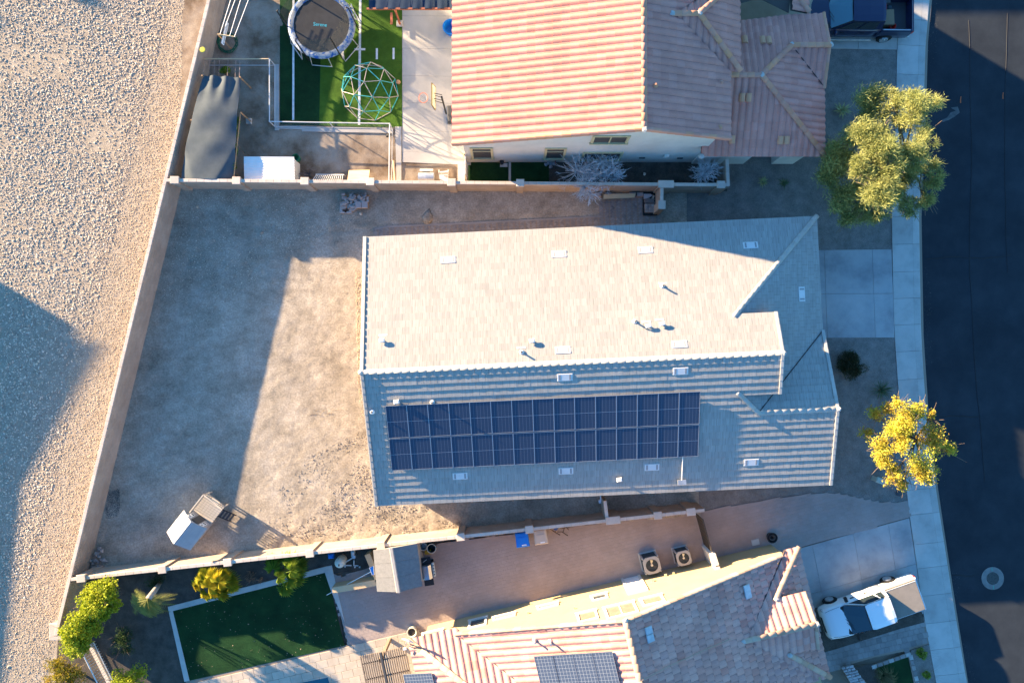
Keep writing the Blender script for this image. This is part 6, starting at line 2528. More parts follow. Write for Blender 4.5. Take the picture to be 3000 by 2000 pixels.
    for sgn in (-1, 1):
        part('hood_gap', M['black'], t, lambda b: b.tube([(cab_f + .2, sgn * (w - .13), zh + .035), (f - .5, sgn * (w - .17), zh - .005), (f - .22, sgn * (w - .24), zh - .07)], .008, 4), X)
        for x in ([cab_f - .3, xm - .1, cab_r + .1] if crew else [cab_f - .3, cab_r + .45]):
            part('door_gap', M['black'], t, lambda b: b.tube([(x, sgn * (w + .002), z0 + .15), (x, sgn * (w + .002), z0 + .45), (x, sgn * (w - .035), zs - .06)], .007, 4), X)
        part('window_frame', M['black'], t, lambda b: b.tube([(cab_f - .05, sgn * (w - .1), zs + .01), (rf_ + .06, sgn * (wr + .0), zr - .035), (rr_ + .02, sgn * (wr + .0), zr - .035)], .014, 4), X)
    part('roof_gap', M['black'], t, lambda b: b.tube([(rf_ + .06, -wr + .03, zr - .035), (rf_ + .10, 0, zr - .005), (rf_ + .06, wr - .03, zr - .035)], .018, 4), X)
    part('brake_light', REDP, t, lambda b: b.box((rr_ - .03, 0, zr - .03), (.05, .3, .04)), X)
    for sgn in (-1, 1):
        part('wiper', M['black'], t, lambda b: b.tube([(cab_f + .1, sgn * .1, zs + .02), (cab_f - .12, sgn * .1 + .45, zs + .13)], .012, 4), X)
    part('grille', M['black'], t, lambda b: b.box((f - .02, 0, zh - .32), (.06, 2 * w - 1.0, .2)), X)
    return t, X


WHITEP = mat('white_car_paint', (.76, .77, .78), rough=.3, coat=.7, spec=.4)
BLUEC = mat('blue_car_paint', (.004, .010, .045), rough=.3, coat=.8, spec=.4)
TANC = mat('tan_cover', [(.20, .18, .155), (.235, .21, .18)], nscale=3, rough=.8)
hd = math.atan2(-.33, -.943)
wt, WX = pickup('white extended-cab pickup truck with a tan bed cover on the driveway', Vector((P(2553, 1782, .9).x, P(2553, 1782, .9).y, 0)), hd, WHITEP, (5.35, .92, 1.12, 1.12, 1.72), cover=TANC)
bt, BX = pickup('dark blue crew-cab pickup truck with an open, loaded bed', Vector((18.55, 18.12, 0)), math.pi - .01, BLUEC, (5.9, 1.0, 1.2, 1.28, 1.92), crew=True)
# load in the blue bed
cargo = [('cardboard_box', mat('cardboard', (.26, .18, .11), rough=.9), (2598, 55, .9), (.62, .82, .4), 'flattened brown cardboard box lying in the blue pickup bed', 'box'),
         ('storage_bin', M['dark'], (2585, 6, 1.0), (.7, .3, .5), 'grey storage bin at the front of the blue pickup bed', 'bin'),
         ('cardboard_box', mat('cardboard2', (.30, .21, .13), rough=.9), (2576, 35, .9), (.24, .5, .5), 'small upright cardboard box beside a pink bag in the pickup bed', 'box')]
for (n, m_, (x, y, z), d_, lb, ct) in cargo:
    p = P(x, y, z)
    part(n, m_, None, lambda b: b.bbox((p.x, p.y, .68 + d_[2] / 2), d_, .03, b=.01), label=lb, cat=ct)
p = P(2616, 77, 1.0)
part('bucket', REDP, None, lambda b: b.lathe([(.13, .68), (.17, 1.02), (.15, 1.02), (.11, .72), (.001, .71)], (p.x, p.y, 0), 18, cap1=False), label='red bucket in the corner of the blue pickup bed', cat='bucket')
for (x, y, col, s_, lb) in [(2566, 40, (.62, .10, .16), (.12, .6, .5), 'pink bag squeezed behind the blue pickup cab'), (2580, 33, (.45, .52, .58), (.3, .2, .2), 'crumpled pale blue bag in the pickup bed'),
                            (2571, 62, (.5, .52, .54), (.18, .2, .3), 'white crumpled sack in the pickup bed corner'), (2608, 20, (.05, .07, .08), (.4, .35, .3), 'dark rubbish sack in the blue pickup bed'), (2614, 24, (.16, .26, .34), (.3, .12, .14), 'rolled teal cloth on the dark rubbish sack')]:
    p = P(x, y, 1.0)
    part('bag', mat('bag_cloth', col, rough=.8), None, lambda b: b.rock((p.x, p.y, .70 + s_[2] / 2), s_, int(x)), smooth=True, label=lb, cat='bag')

# ------------------------------------------------------------------ south garden and patio
# grey plastic shed
sx0 = P(1172, 1664, 0)
SR = Matrix.Translation((sx0.x, sx0.y, 0)) @ Matrix.Rotation(math.radians(5.5), 4, 'Z')
shed = thing('garden_shed', 'small grey plastic shed with ridged shingle roof beside the block wall', 'shed', sx0)
SHW = mat('shed_wall', [(.33, .31, .28), (.38, .36, .33)], nscale=3, rough=.6)
SHR = mat('shed_roof', [(.17, .17, .165), (.21, .207, .20)], nscale=6, fine=(30, .1), rough=.75)
rz0, re0 = 2.25, 1.90
def rect_at(z, pxs):
    return [P(x, y, z) for x, y in pxs]
l0, l1 = P(1094, 1610, re0), P(1105, 1731, re0)
r0_, r1_ = P(1146, 1604, rz0), P(1168, 1733, rz0)
e0, e1 = P(1222, 1590, re0), P(1238, 1715, re0)
for (A_, B_, C_, D_, n) in ((l0, l1, r1_, r0_, 3), (r0_, r1_, e1, e0, 3)):
    for k in range(n):
        t0, t1 = k / n + .002, (k + 1) / n - .002
        a, b_, c, d = A_.lerp(B_, t0), A_.lerp(B_, t1), D_.lerp(C_, t1), D_.lerp(C_, t0)
        up = Vector((0, 0, .05))
        part('roof_panel', SHR, shed, lambda b: b.hexa([a, b_, c, d, a + up, b_ + up, c + up, d + up]))
part('ridge_cap', SHW, shed, lambda b: b.hexa([r0_ + Vector((-.12, .02, .0)), r1_ + Vector((-.12, -.02, .0)), r1_ + Vector((.12, -.02, .0)), r0_ + Vector((.12, .02, .0)),
                                               r0_ + Vector((-.07, .02, .09)), r1_ + Vector((-.07, -.02, .09)), r1_ + Vector((.07, -.02, .09)), r0_ + Vector((.07, .02, .09))]))
def shedwall(b):
    q = [l0, l1, e1, e0]
    c = sum(q, Vector()) / 4
    b.prism([(c + (p - c) * .93)[:2] for p in q], 0, re0 + .02)
    for (p, r, s_) in ((l0, r0_, e0), (l1, r1_, e1)):
        a, m, z = [(c + (v - c) * .93) for v in (p, r, s_)]
        b.add([(a.x, a.y, re0), (z.x, z.y, re0), (m.x, m.y, rz0)], [(0, 1, 2)])
part('wall', SHW, shed, shedwall)
# low planter wall round the pool equipment
L0, L1, L2 = P(985, 1714, 0), P(1118, 1690, 0), P(1085, 1610, 0)
pwt = mat('planter_stucco', [(.50, .36, .21), (.56, .41, .25)], nscale=1.5, rough=.93)
pw_ = thing('planter_wall', 'low ochre stucco wall beside the turf and grey shed', 'wall', L0)
for p, q, t_ in ((L0, L1, .32), (L1, L2, .3)):
    d = (q - p).normalized()
    n = Vector((-d.y, d.x, 0)) * t_ * .5
    part('wall_leg', pwt, pw_, lambda b: b.prism([(p + n)[:2], (p - n)[:2], (q - n)[:2], (q + n)[:2]], -.05, .82))
# pool equipment
pe = thing('pool_filter', 'cream pool filter tank with white pipework beside the block wall', 'pool filter', P(1003, 1640))
tq = P(1004, 1637, 0)
part('tank', CREAMP, pe, lambda b: b.lathe([(.25, 0), (.28, .1), (.28, .62), (.22, .78), (.08, .86), (.001, .87)], (tq.x, tq.y, .02), 24, cap1=False), smooth=True)
part('valve', M['dark'], pe, lambda b: b.box((tq.x + .02, tq.y - .05, .9), (.06, .1, .06)))
PVC = mat('pvc_pipe', (.56, .60, .60), rough=.45)
for pts in ([P(1008, 1648, .3), P(1035, 1632, .3), P(1037, 1614, .3)], [P(988, 1656, .12), P(1010, 1656, .12)], [P(1011, 1648, .3), P(1011, 1660, .05)], [P(1037, 1640, .12), P(1037, 1656, .12), P(1050, 1656, .12)], [P(1014, 1655, .12), P(1030, 1655, .12)]):
    part('pipe', PVC, pe, lambda b: b.tube(pts, .035, 8))
pq = P(1037, 1630, .3)
part('pump', M['galv'], pe, lambda b: b.lathe([(.1, .02), (.12, .3), (.09, .36)], (pq.x, pq.y, 0), 14))
part('pump_motor', PVC, pe, lambda b: b.bbox((P(1037, 1617).x, P(1037, 1617).y, .2), (.2, .35, .26), .1, b=.06))
for (x, y) in ((1040, 1660), (1054, 1660)):
    q = P(x, y, .1)
    part('pipe_cap', PVC, pe, lambda b: b.lathe([(.04, 0), (.04, .14)], (q.x, q.y, 0), 10))
q = P(973, 1624)
part('chlorine_tub', BLUEP, None, lambda b: b.bbox((q.x, q.y, .17), (.3, .26, .34), .1, b=.06), label='small bright blue tub by the block wall near the pool filter', cat='tub')
# skimmer pole across the planter wall
sk0, sk1 = P(957, 1742, .35), P(1086, 1674, 1.05)
skm = thing('pool_skimmer', 'white pool skimmer pole with blue net resting on the ochre wall', 'skimmer', sk0)
part('pole', M['white'], skm, lambda b: b.tube([sk0, sk1], .018, 6))
sn = [P(1082, 1662, 1.08), P(1094, 1657, 1.1), P(1096, 1682, 1.02), P(1090, 1683, 1.0)]
part('net_frame', M['white'], skm, lambda b: b.tube(sn, .02, 6, closed=True))
part('net_bag', BLUEP, skm, lambda b: b.poly(sn[::-1]))
# gas grill, buckets
gg = P(1258, 1658, 0)
GRX = Matrix.Translation((gg.x, gg.y, 0)) @ Matrix.Rotation(math.radians(9), 4, 'Z')
gb = thing('gas_grill', 'stainless gas grill with black side shelves on the paver patio', 'grill', gg)
part('cabinet', M['black'], gb, lambda b: b.box((0, 0, .42), (.55, .72, .8)), GRX)
part('lid', STEELB, gb, lambda b: loft(b, [[(-.28, y, .84), (-.28, y, 1.02), (-.15, y, 1.14), (.1, y, 1.15), (.24, y, 1.0), (.26, y, .84)] for y in (.36, -.36)]), GRX)
for s_ in (1, -1):
    part('side_shelf', M['black'], gb, lambda b: b.box((.0, s_ * .56, .86), (.5, .38, .05)), GRX)
cpn = part('control_panel', CREAMP, gb, lambda b: b.bbox((.34, .05, .86), (.14, .74, .12), b=.05), GRX)
for k in range(4):
    part('knob', M['black'], cpn, lambda b: b.lathe([(.035, 0), (.03, .04)], (.36, -.2 + k * .16, .92), 10), GRX)
part('tongs', M['galv'], gb, lambda b: b.box((-.05, .58, .9), (.25, .03, .02), .5), GRX)
for (x, y, r_, h_, m_, lb) in [(1240, 1601, .2, .5, M['galv'], 'small galvanised bucket by the block wall beside the shed'), (1264, 1606, .24, .6, M['dark'], 'large dark round bucket with pale rim by the block wall')]:
    q = P(x, y, h_)
    bk_ = thing('bucket', lb, 'bucket', (q.x, q.y, 0))
    part('shell', m_, bk_, lambda b: b.lathe([(r_ * .85, .01), (r_, h_), (r_ * .9, h_), (r_ * .8, .05), (.001, .05)], (q.x, q.y, 0), 20, cap1=False))
    part('rim', CREAMP, bk_, lambda b: b.tube([(q.x + r_ * math.cos(k * math.pi / 10), q.y + r_ * math.sin(k * math.pi / 10), h_) for k in range(20)], .02, 5, closed=True))
q = P(1255, 1614, .2)
part('yellow_crate', mat('yellow_plastic', (.45, .30, .03), rough=.5), None, lambda b: b.bbox((q.x, q.y, .2), (.36, .22, .38), .1), label='yellow crate between the buckets and the grill', cat='crate')
# wheeled bins
def bin_(x, y, m_, label):
    q = P(x, y, 1.0)
    X = Matrix.Translation((q.x, q.y, 0)) @ Matrix.Rotation(math.radians(8), 4, 'Z')
    t = thing('wheeled_bin', label, 'bin', (q.x, q.y, 0), 'wheeled bins by the south wall')
    part('body', m_, t, lambda b: b.hexa([(-.24, -.26, .06), (.24, -.26, .06), (.24, .26, .06), (-.24, .26, .06), (-.32, -.36, .98), (.32, -.36, .98), (.32, .34, .98), (-.32, .34, .98)]), X)
    lid = part('lid', m_, t, lambda b: b.hexa([(-.36, -.42, .985), (.36, -.42, .985), (.34, .38, .985), (-.34, .38, .985), (-.31, -.36, 1.05), (.31, -.36, 1.05), (.28, .34, 1.09), (-.28, .34, 1.09)]), X)
    for k in (0, 1):
        part('lid_rib', m_, lid, lambda b: b.box((0, .12 + k * .14, 1.09), (.4, .03, .02)), X)
    part('label', M['white'], lid, lambda b: b.box((.06, -.30, 1.065), (.24, .07, .008), R=Matrix.Rotation(.06, 3, 'X')), X)
    for s_ in (-1, 1):
        part('wheel', M['rubber'], t, lambda b: b.lathe([(.13, -.03), (.13, .03)], (s_ * .28, .30, .13), 14, R=Matrix.Rotation(math.pi / 2, 3, 'Y')), X)
    part('handle', m_, t, lambda b: b.tube([(-.28, .42, 1.0), (.28, .42, 1.0)], .02, 6), X)
bin_(1530, 1579, BLUEP, 'blue wheeled recycling bin with white label on its lid')
bin_(1584, 1571, TANP, 'tan wheeled rubbish bin standing by the blue bin')
# folded stand with blue globe
st = P(1640, 1556)
std = thing('folding_stand', 'dark folding stand with a blue ball leaning by the block wall', 'stand', st)
bq = P(1628, 1545, 1.2)
part('ball', mat('blue_globe', (.01, .05, .18), rough=.25), std, lambda b: b.lathe([(.14 * math.sin(math.pi * k / 10) + .001, 1.2 - .2 * math.cos(math.pi * k / 10)) for k in range(11)], (bq.x, bq.y, 0), 14), smooth=True)
for (x0, y0, z0_, x1, y1, z1_) in [(1612, 1549, 1.1, 1640, 1566, 0), (1632, 1557, .8, 1650, 1557, .8), (1650, 1557, .8, 1655, 1540, 1.0), (1648, 1558, .8, 1663, 1568, 0), (1655, 1535, 1.0, 1665, 1551, 0), (1628, 1550, 1.15, 1628, 1560, .5)]:
    part('leg', mat('brown_metal', (.05, .03, .022), rough=.5), std, lambda b: b.tube([P(x0, y0, z0_), P(x1, y1, z1_)], .022, 5))
# air conditioners
def ac(x, y, s_, label):
    q = P(x, y, .9)
    X = Matrix.Translation((q.x, q.y, 0)) @ Matrix.Rotation(AR, 4, 'Z') @ Matrix.Scale(s_, 4)
    t = thing('air_conditioner', label, 'air conditioner', (q.x, q.y, 0), 'air conditioners by the yellow wall')
    ACM = mat('ac_case', [(.30, .30, .29), (.35, .345, .335)], nscale=3, rough=.6)
    COIL = mat('ac_coil', [(.02, .035, .045), (.035, .055, .065)], nscale=30, rough=.6)
    part('pad', M['concrete'], t, lambda b: b.box((0, 0, .03), (1.0, 1.0, .06)), X)
    part('coil', COIL, t, lambda b: b.box((0, 0, .46), (.84, .84, .8)), X)
    for sx_ in (-1, 1):
        for sy_ in (-1, 1):
            part('corner_post', ACM, t, lambda b: b.bbox((sx_ * .4, sy_ * .4, .46), (.09, .09, .82)), X)
    def top(b):
        n = 24
        vs, fs = [], []
        for k in range(n):
            a = 2 * math.pi * k / n
            c_, s2 = math.cos(a), math.sin(a)
            m = max(abs(c_), abs(s2))
            vs += [(.33 * c_, .33 * s2, .93), (.45 * c_ / max(m, .86), .45 * s2 / max(m, .86), .92), (.45 * c_ / max(m, .86), .45 * s2 / max(m, .86), .84)]
        for k in range(n):
            l = (k + 1) % n
            fs += [(k * 3 + 1, l * 3 + 1, l * 3, k * 3), (k * 3 + 2, l * 3 + 2, l * 3 + 1, k * 3 + 1)]
        b.add(vs, fs)
    part('top_panel', ACM, t, top, X)
    part('fan_well', M['black'], t, lambda b: b.lathe([(.325, .80), (.325, .925)], (0, 0, 0), 24, cap1=False), X)
    for k in range(3):
        a = 1.2 + k * 2.094
        part('fan_blade', M['dark'] if k else STEELB, t, lambda b: b.add([(.05 * math.cos(a), .05 * math.sin(a), .86), (.30 * math.cos(a - .55), .30 * math.sin(a - .55), .84), (.31 * math.cos(a + .5), .31 * math.sin(a + .5), .89), (.06 * math.cos(a + .9), .06 * math.sin(a + .9), .88)], [(0, 1, 2, 3)]), X)
    part('fan_hub', M['galv'], t, lambda b: b.lathe([(.07, .84), (.07, .9), (.001, .905)], (0, 0, 0), 14, cap1=False), X)
    for k in range(4):
        r_ = .1 + k * .072
        part('guard_ring', M['dark'], t, lambda b: b.tube([(r_ * math.cos(j * math.pi / 12), r_ * math.sin(j * math.pi / 12), .935) for j in range(24)], .005, 4, closed=True), X)
    return t
ac(1910, 1655, 1.0, 'larger grey air conditioner on the patio by the yellow wall')
ac(2005, 1636, .86, 'smaller grey air conditioner near the gate stub wall')
# stub wall with gap and dark gate
SW0, SW1 = P(2062, 1596, 0), P(2081, 1655, 0)
sg = thing('gate_wall', 'cream stucco stub wall with a gap, next to the dark side gate', 'wall', SW1)
d = (SW1 - SW0)
for t0, t1 in ((.0, .52), (.6, 1.12)):
    a, e = SW0 + d * t0, SW0 + d * t1
    n = Vector((-d.y, d.x, 0)).normalized() * .13
    part('wall_block', M['trimwhite'], sg, lambda b: b.prism([(a + n)[:2], (a - n)[:2], (e - n)[:2], (e + n)[:2]], -.05, 1.75))
g0, g1 = P(2036, 1500, 0), P(2061, 1592, 0)
gte = thing('side_gate', 'dark brown metal gate between the block wall and the stub wall', 'gate', g0)
dg_ = (g1 - g0)
for k in range(9):
    c = g0 + dg_ * ((k + .5) / 9)
    part('gate_board', mat('gate_brown', (.05, .042, .035), rough=.6), gte, lambda b: b.box((c.x, c.y, .85), (dg_.length / 9 - .02, .04, 1.5), math.atan2(dg_.y, dg_.x)))
part('gate_rail', M['dark'], gte, lambda b: b.tube([g0 + Vector((0, 0, 1.55)), g1 + Vector((0, 0, 1.55))], .03, 4))
# hose reel, pad, pot, dish
hr = P(2256, 1570)
hre = thing('hose_pot', 'round black hose pot with coiled hose at the house corner', 'hose pot', hr)
part('pot', M['black'], hre, lambda b: b.lathe([(.2, 0), (.27, .3), (.29, .34), (.24, .34), (.18, .1), (.001, .1)], (hr.x, hr.y, 0), 22, cap1=False))
part('hose', M['dark'], hre, lambda b: b.tube([(hr.x + (.1 + .02 * (k // 12)) * math.cos(k * math.pi / 6), hr.y + (.1 + .02 * (k // 12)) * math.sin(k * math.pi / 6), .2 + .004 * k) for k in range(40)], .02, 5))
q = P(2213, 1587)
part('stepping_stone', M['concrete'], None, lambda b: b.bbox((q.x, q.y, .03), (.42, .32, .05), AR, b=.02), label='single pale pad in the dark bed beside the yellow wall', cat='stone')
q = P(1206, 1852, .5)
pot = thing('planter_pot', 'large round dark planter with pale rim at the yellow house corner', 'planter', (q.x, q.y, 0))
part('pot', CREAMP, pot, lambda b: b.lathe([(.2, 0), (.27, .5), (.23, .5), (.2, .42), (.001, .42)], (q.x, q.y, 0), 24, cap1=False))
part('soil', M['soil'], pot, lambda b: b.lathe([(.205, .43), (.001, .44)], (q.x, q.y, 0), 20, cap0=False, cap1=False))
sdh = thing('satellite_dish', 'white satellite dish on the corner of the clay-tiled roof', 'satellite dish', P(1190, 1885, 3.1))
dcn = P(1197, 1871, 3.6)
DR = Matrix.Rotation(math.radians(55), 3, 'X') @ Matrix.Rotation(.2, 3, 'Y')
DR = Matrix.Rotation(-.35, 3, 'Z') @ Matrix.Rotation(math.radians(68), 3, 'X')
part('reflector', M['metalw'], sdh, lambda b: b.lathe([(.001, 0), (.14, .015), (.26, .05), (.33, .085), (.33, .095), (.001, .012)], dcn, 24, R=DR, cap0=False, cap1=False), smooth=True)
part('arm', M['galv'], sdh, lambda b: b.tube([dcn, P(1188, 1885, 3.3), P(1191, 1888, 2.95)], .025, 6))
part('mast', M['galv'], sdh, lambda b: b.tube([P(1202, 1888, 3.0), P(1200, 1880, 3.5)], .03, 6))
part('receiver', M['white'], sdh, lambda b: b.box(P(1186, 1899, 3.15), (.16, .1, .08), .3))
# pergola
pg = thing('pergola', 'brown timber pergola of close slats over the pool deck', 'pergola', P(1110, 1950))
PGM = mat('pergola_brown', [(.20, .155, .115), (.26, .20, .15)], nscale=5, rough=.7)
ca_, sa_ = math.cos(AR), math.sin(AR)
pu, pv = P(1056, 1921, 2.7), P(1185, 1893, 2.7)
dx_ = (pv - pu).normalized()
dy_ = Vector((dx_.y, -dx_.x, 0))
for k in range(22):
    a = pu + dx_ * ((pv - pu).length * k / 21)
    part('slat', PGM, pg, lambda b: b.hexa([a + dx_ * s1 * .022 + dy_ * yy + Vector((0, 0, zz)) for zz in (-.05, .05) for s1, yy in ((-1, 0), (1, 0), (1, 3.6), (-1, 3.6))][::1]))
for off in (.45, 1.25, 2.05, 2.85):
    a, e = pu + dy_ * off, pv + dy_ * off
    part('purlin', M['dark'], pg, lambda b: b.tube([a + Vector((0, 0, -.09)), e + Vector((0, 0, -.09))], .04, 4))
for fr in (.46,):
    a = pu + dx_ * (pv - pu).length * fr + Vector((0, 0, .09))
    part('beam', M['dark'], pg, lambda b: b.hexa([a + dx_ * s1 * .05 + dy_ * yy + Vector((0, 0, zz)) for zz in (-.03, .05) for s1, yy in ((-1, 0), (1, 0), (1, 3.6), (-1, 3.6))]))
pst = P(1142, 1872, 0)
a = pu + dx_ * (pv - pu).length * .46
part('post', PGM, pg, lambda b: b.box((pst.x, pst.y, 1.3), (.16, .16, 2.6), AR))
part('post', PGM, pg, lambda b: b.box((pu.x + dy_.x * 3.4, pu.y + dy_.y * 3.4, 1.3), (.16, .16, 2.6), AR))
# picket rail at the lower-left corner
pk = thing('picket_fence', 'white metal picket fence beside the gravel lot and citrus trees', 'fence', P(270, 1940))
k0, k1 = P(238, 1905, 1.2), P(305, 2040, 1.2)
part('top_rail', M['white'], pk, lambda b: b.tube([k0, k1], .035, 4))
part('bottom_rail', M['white'], pk, lambda b: b.tube([(k0.x, k0.y, .15), (k1.x, k1.y, .15)], .025, 4))
for i in range(19):
    c = k0.lerp(k1, i / 18)
    part('picket', M['white'], pk, lambda b: b.tube([(c.x, c.y, .0), (c.x, c.y, 1.2)], .014, 4))
b = MB()
b.prism([P(x, y)[:2] for x, y in [(262, 1890), (272, 1884), (355, 2050), (345, 2054)]], -.05, .12)
b.build('kerb_strip', M['wallcap'], kind='structure')
ep = P(180, 1842, .9)
eb_ = thing('end_pillar', 'square pink-cream pillar at the end of the long boundary wall', 'pillar', (ep.x, ep.y, 0))
part('shaft', M['wall'], eb_, lambda b: b.box((ep.x, ep.y, .58), (.72, .78, 1.2)))
part('cap', M['wallcap'], eb_, lambda b: b.bbox((ep.x, ep.y, 1.23), (.82, .88, .1), b=.02))
# utility pedestal and mail items in front
q = P(2580, 1408, .5)
ub = thing('utility_pedestal', 'pale green utility pedestal on the gravel by the yellow tree', 'utility box', (q.x, q.y, 0))
PGN = mat('pedestal_green', (.36, .42, .36), rough=.5)
part('body', PGN, ub, lambda b: b.bbox((q.x, q.y, .26), (.50, .26, .56), -.35, b=.04))
part('lid', PGN, ub, lambda b: b.bbox((q.x, q.y, .57), (.56, .31, .08), -.35, b=.04))
# stone-clad low wall in front of the yellow house
sw = thing('stone_wall', 'low stone-clad wall at the lower edge by the dark bed', 'wall', P(2490, 1980))
rr = random.Random(31)
w0_, w1_ = P(2482, 1952, .5), P(2545, 2030, .5)
part('core', M['mortar'], sw, lambda b: b.hexa([P(2466, 1957, 0), P(2500, 1950, 0), P(2560, 2030, 0), P(2520, 2040, 0), P(2466, 1957, .45), P(2500, 1950, .45), P(2560, 2030, .45), P(2520, 2040, .45)][:4][::-1] + [P(2466, 1957, .45), P(2500, 1950, .45), P(2560, 2030, .45), P(2520, 2040, .45)][::-1]))
for k in range(34):
    t, s_ = (k // 3) / 11, (k % 3) / 3 + .16
    a = P(2466, 1957, .47).lerp(P(2520, 2040, .47), t)
    e = P(2500, 1950, .47).lerp(P(2560, 2030, .47), t)
    c = a.lerp(e, s_)
    part('stone', mat('ledge_stone', [(.33, .30, .30), (.42, .39, .38)], nscale=4, tint=[.8, 1.15], rough=.9) if k == 0 else bpy.data.materials['ledge_stone'], sw,
         lambda b: b.bbox((c.x, c.y, .47 + rr.uniform(-.01, .03)), (rr.uniform(.16, .26), rr.uniform(.09, .15), .08), .25 + rr.uniform(-.1, .1), b=.015))

# ------------------------------------------------------------------ vegetation
def leaves(name, m, parent, clumps, ln, wd, seed=1, up=.3, out=.5, shell=.55, kind=None, jl=.5, sub=5):
    """clumps: (x, y, z, rx, ry, rz, n). Leaf blades scattered in uneven sub-clumps through each ellipsoid"""
    r = np.random.default_rng(seed)
    Vs, Ts = [], []
    for (x, y, z, rx, ry, rz, n) in clumps:
        # uneven sub-clumps give a ragged outline with gaps
        k = max(3, int(sub))
        sc = r.normal(0, 1, (k, 3))
        sc /= np.linalg.norm(sc, axis=1)[:, None]
        sc *= r.uniform(.15, .85, (k, 1))
        sr = r.uniform(.32, .68, k)
        w_ = sr ** 2
        pick = r.choice(k, n, p=w_ / w_.sum())
        d = r.normal(0, 1, (n, 3))
        d /= np.linalg.norm(d, axis=1)[:, None]
        rad = (shell + (1 - shell) * r.random(n)) * r.uniform(.7, 1.08, n)
        loc = sc[pick] + d * (rad * sr[pick])[:, None]
        c = np.array([x, y, z]) + loc * np.array([rx, ry, rz])
        ax = d * out + r.normal(0, .55, (n, 3)) + np.array([0, 0, up])
        ax /= np.linalg.norm(ax, axis=1)[:, None]
        sd = np.cross(ax, r.normal(0, 1, (n, 3)))
        sd /= np.linalg.norm(sd, axis=1)[:, None] + 1e-9
        L = ln * r.uniform(1 - jl, 1 + jl, n)[:, None]
        W = wd * r.uniform(.7, 1.3, n)[:, None]
        a = c - ax * L * .5
        b_ = c + sd * W * .5
        e = c + ax * L * .5
        f = c - sd * W * .5
        Vs.append(np.stack([a, b_, e, f], 1).reshape(-1, 3))
        Ts.append(np.clip(r.normal(.5, .22, n) + r.uniform(-.18, .18), 0, .999))
    V = np.concatenate(Vs)
    T = np.concatenate(Ts)
    F = np.arange(len(V)).reshape(-1, 4)
    me = raw_mesh(name, V, F, m, tint=T)
    return raw_obj(name, me, parent=parent, kind=kind)


def limbs(parent, base, tips, r0, m=None, forks=.35, seed=1, name='trunk', top=None):
    rr = random.Random(seed)
    b = MB()
    fork = Vector((base[0], base[1], base[2])) + Vector((0, 0, 0))
    mean = sum((Vector(t) for t in tips), Vector()) / len(tips)
    fk = Vector(base).lerp(Vector((base[0], base[1], mean.z)), forks)
    b.tube([base, Vector(base).lerp(fk, .5) + Vector((rr.uniform(-.05, .05), rr.uniform(-.05, .05), 0)), fk], r0, 8, r2=r0 * .75)
    for t in tips:
        t = Vector(t)
        mid = fk.lerp(t, .5) + Vector((rr.uniform(-.2, .2), rr.uniform(-.2, .2), rr.uniform(0, .3)))
        b.tube([fk, mid, t], r0 * .5, 6, r2=r0 * .16)
        for _ in range(9):
            e = t + Vector((rr.uniform(-.75, .75), rr.uniform(-.75, .75), rr.uniform(-.1, .65)))
            s = mid.lerp(t, rr.uniform(.3, .9))
            b.tube([s, s.lerp(e, .6) + Vector((0, 0, .06)), e], r0 * .16, 4, r2=r0 * .06)
    return b.build(name, m or M['trunk'], parent, smooth=True)


# --- big feathery tree on the kerb
PALO = leaf_mat('palo_verde_leaf', [(.30, .33, .12), (.44, .44, .17)], trans=.42, nscale=1.5, tint=((.5, .55, .5), (.85, .9, .85), (1.15, 1.12, 1.0), (1.0, 1.05, .95), (1.4, 1.33, 1.25)))
pt = P(2610, 480, 0)
tree = thing('palo_verde_tree', 'large feathery yellow-green tree overhanging the pavement', 'tree', pt)
cl = []
tips = []
for (x, y, rp, z) in [(2690, 319, 50, 4.4), (2562, 395, 54, 4.3), (2585, 446, 46, 4.6), (2530, 491, 40, 4.4), (2562, 567, 50, 4.5), (2692, 451, 44, 4.3), (2600, 510, 40, 4.6),
                      (2571, 300, 48, 3.0), (2512, 392, 42, 2.8), (2460, 450, 42, 2.7), (2435, 513, 50, 2.8), (2473, 585, 54, 2.9), (2530, 625, 32, 2.9), (2616, 565, 36, 3.2), (2655, 513, 34, 2.8),
                      (2728, 513, 34, 3.4), (2714, 590, 24, 3.0), (2570, 632, 28, 2.9), (2655, 610, 28, 2.8), (2630, 290, 28, 3.4), (2708, 395, 24, 3.0), (2535, 340, 26, 2.8), (2480, 640, 22, 2.4), (2640, 355, 24, 3.2)]:
    p = P(x, y, z)
    r_ = rp * (CAM_H - z) / FPX * 1.38
    cl.append((p.x, p.y, z, r_, r_, r_ * .8, int(3600 * (rp / 45) ** 2)))
    tips.append((p.x, p.y, z - .2))
leaves('crown', PALO, tree, cl, .24, .03, seed=2, up=.5, out=.9, sub=14, shell=.25)
limbs(tree, (pt.x, pt.y, 0), tips, .16, seed=4)
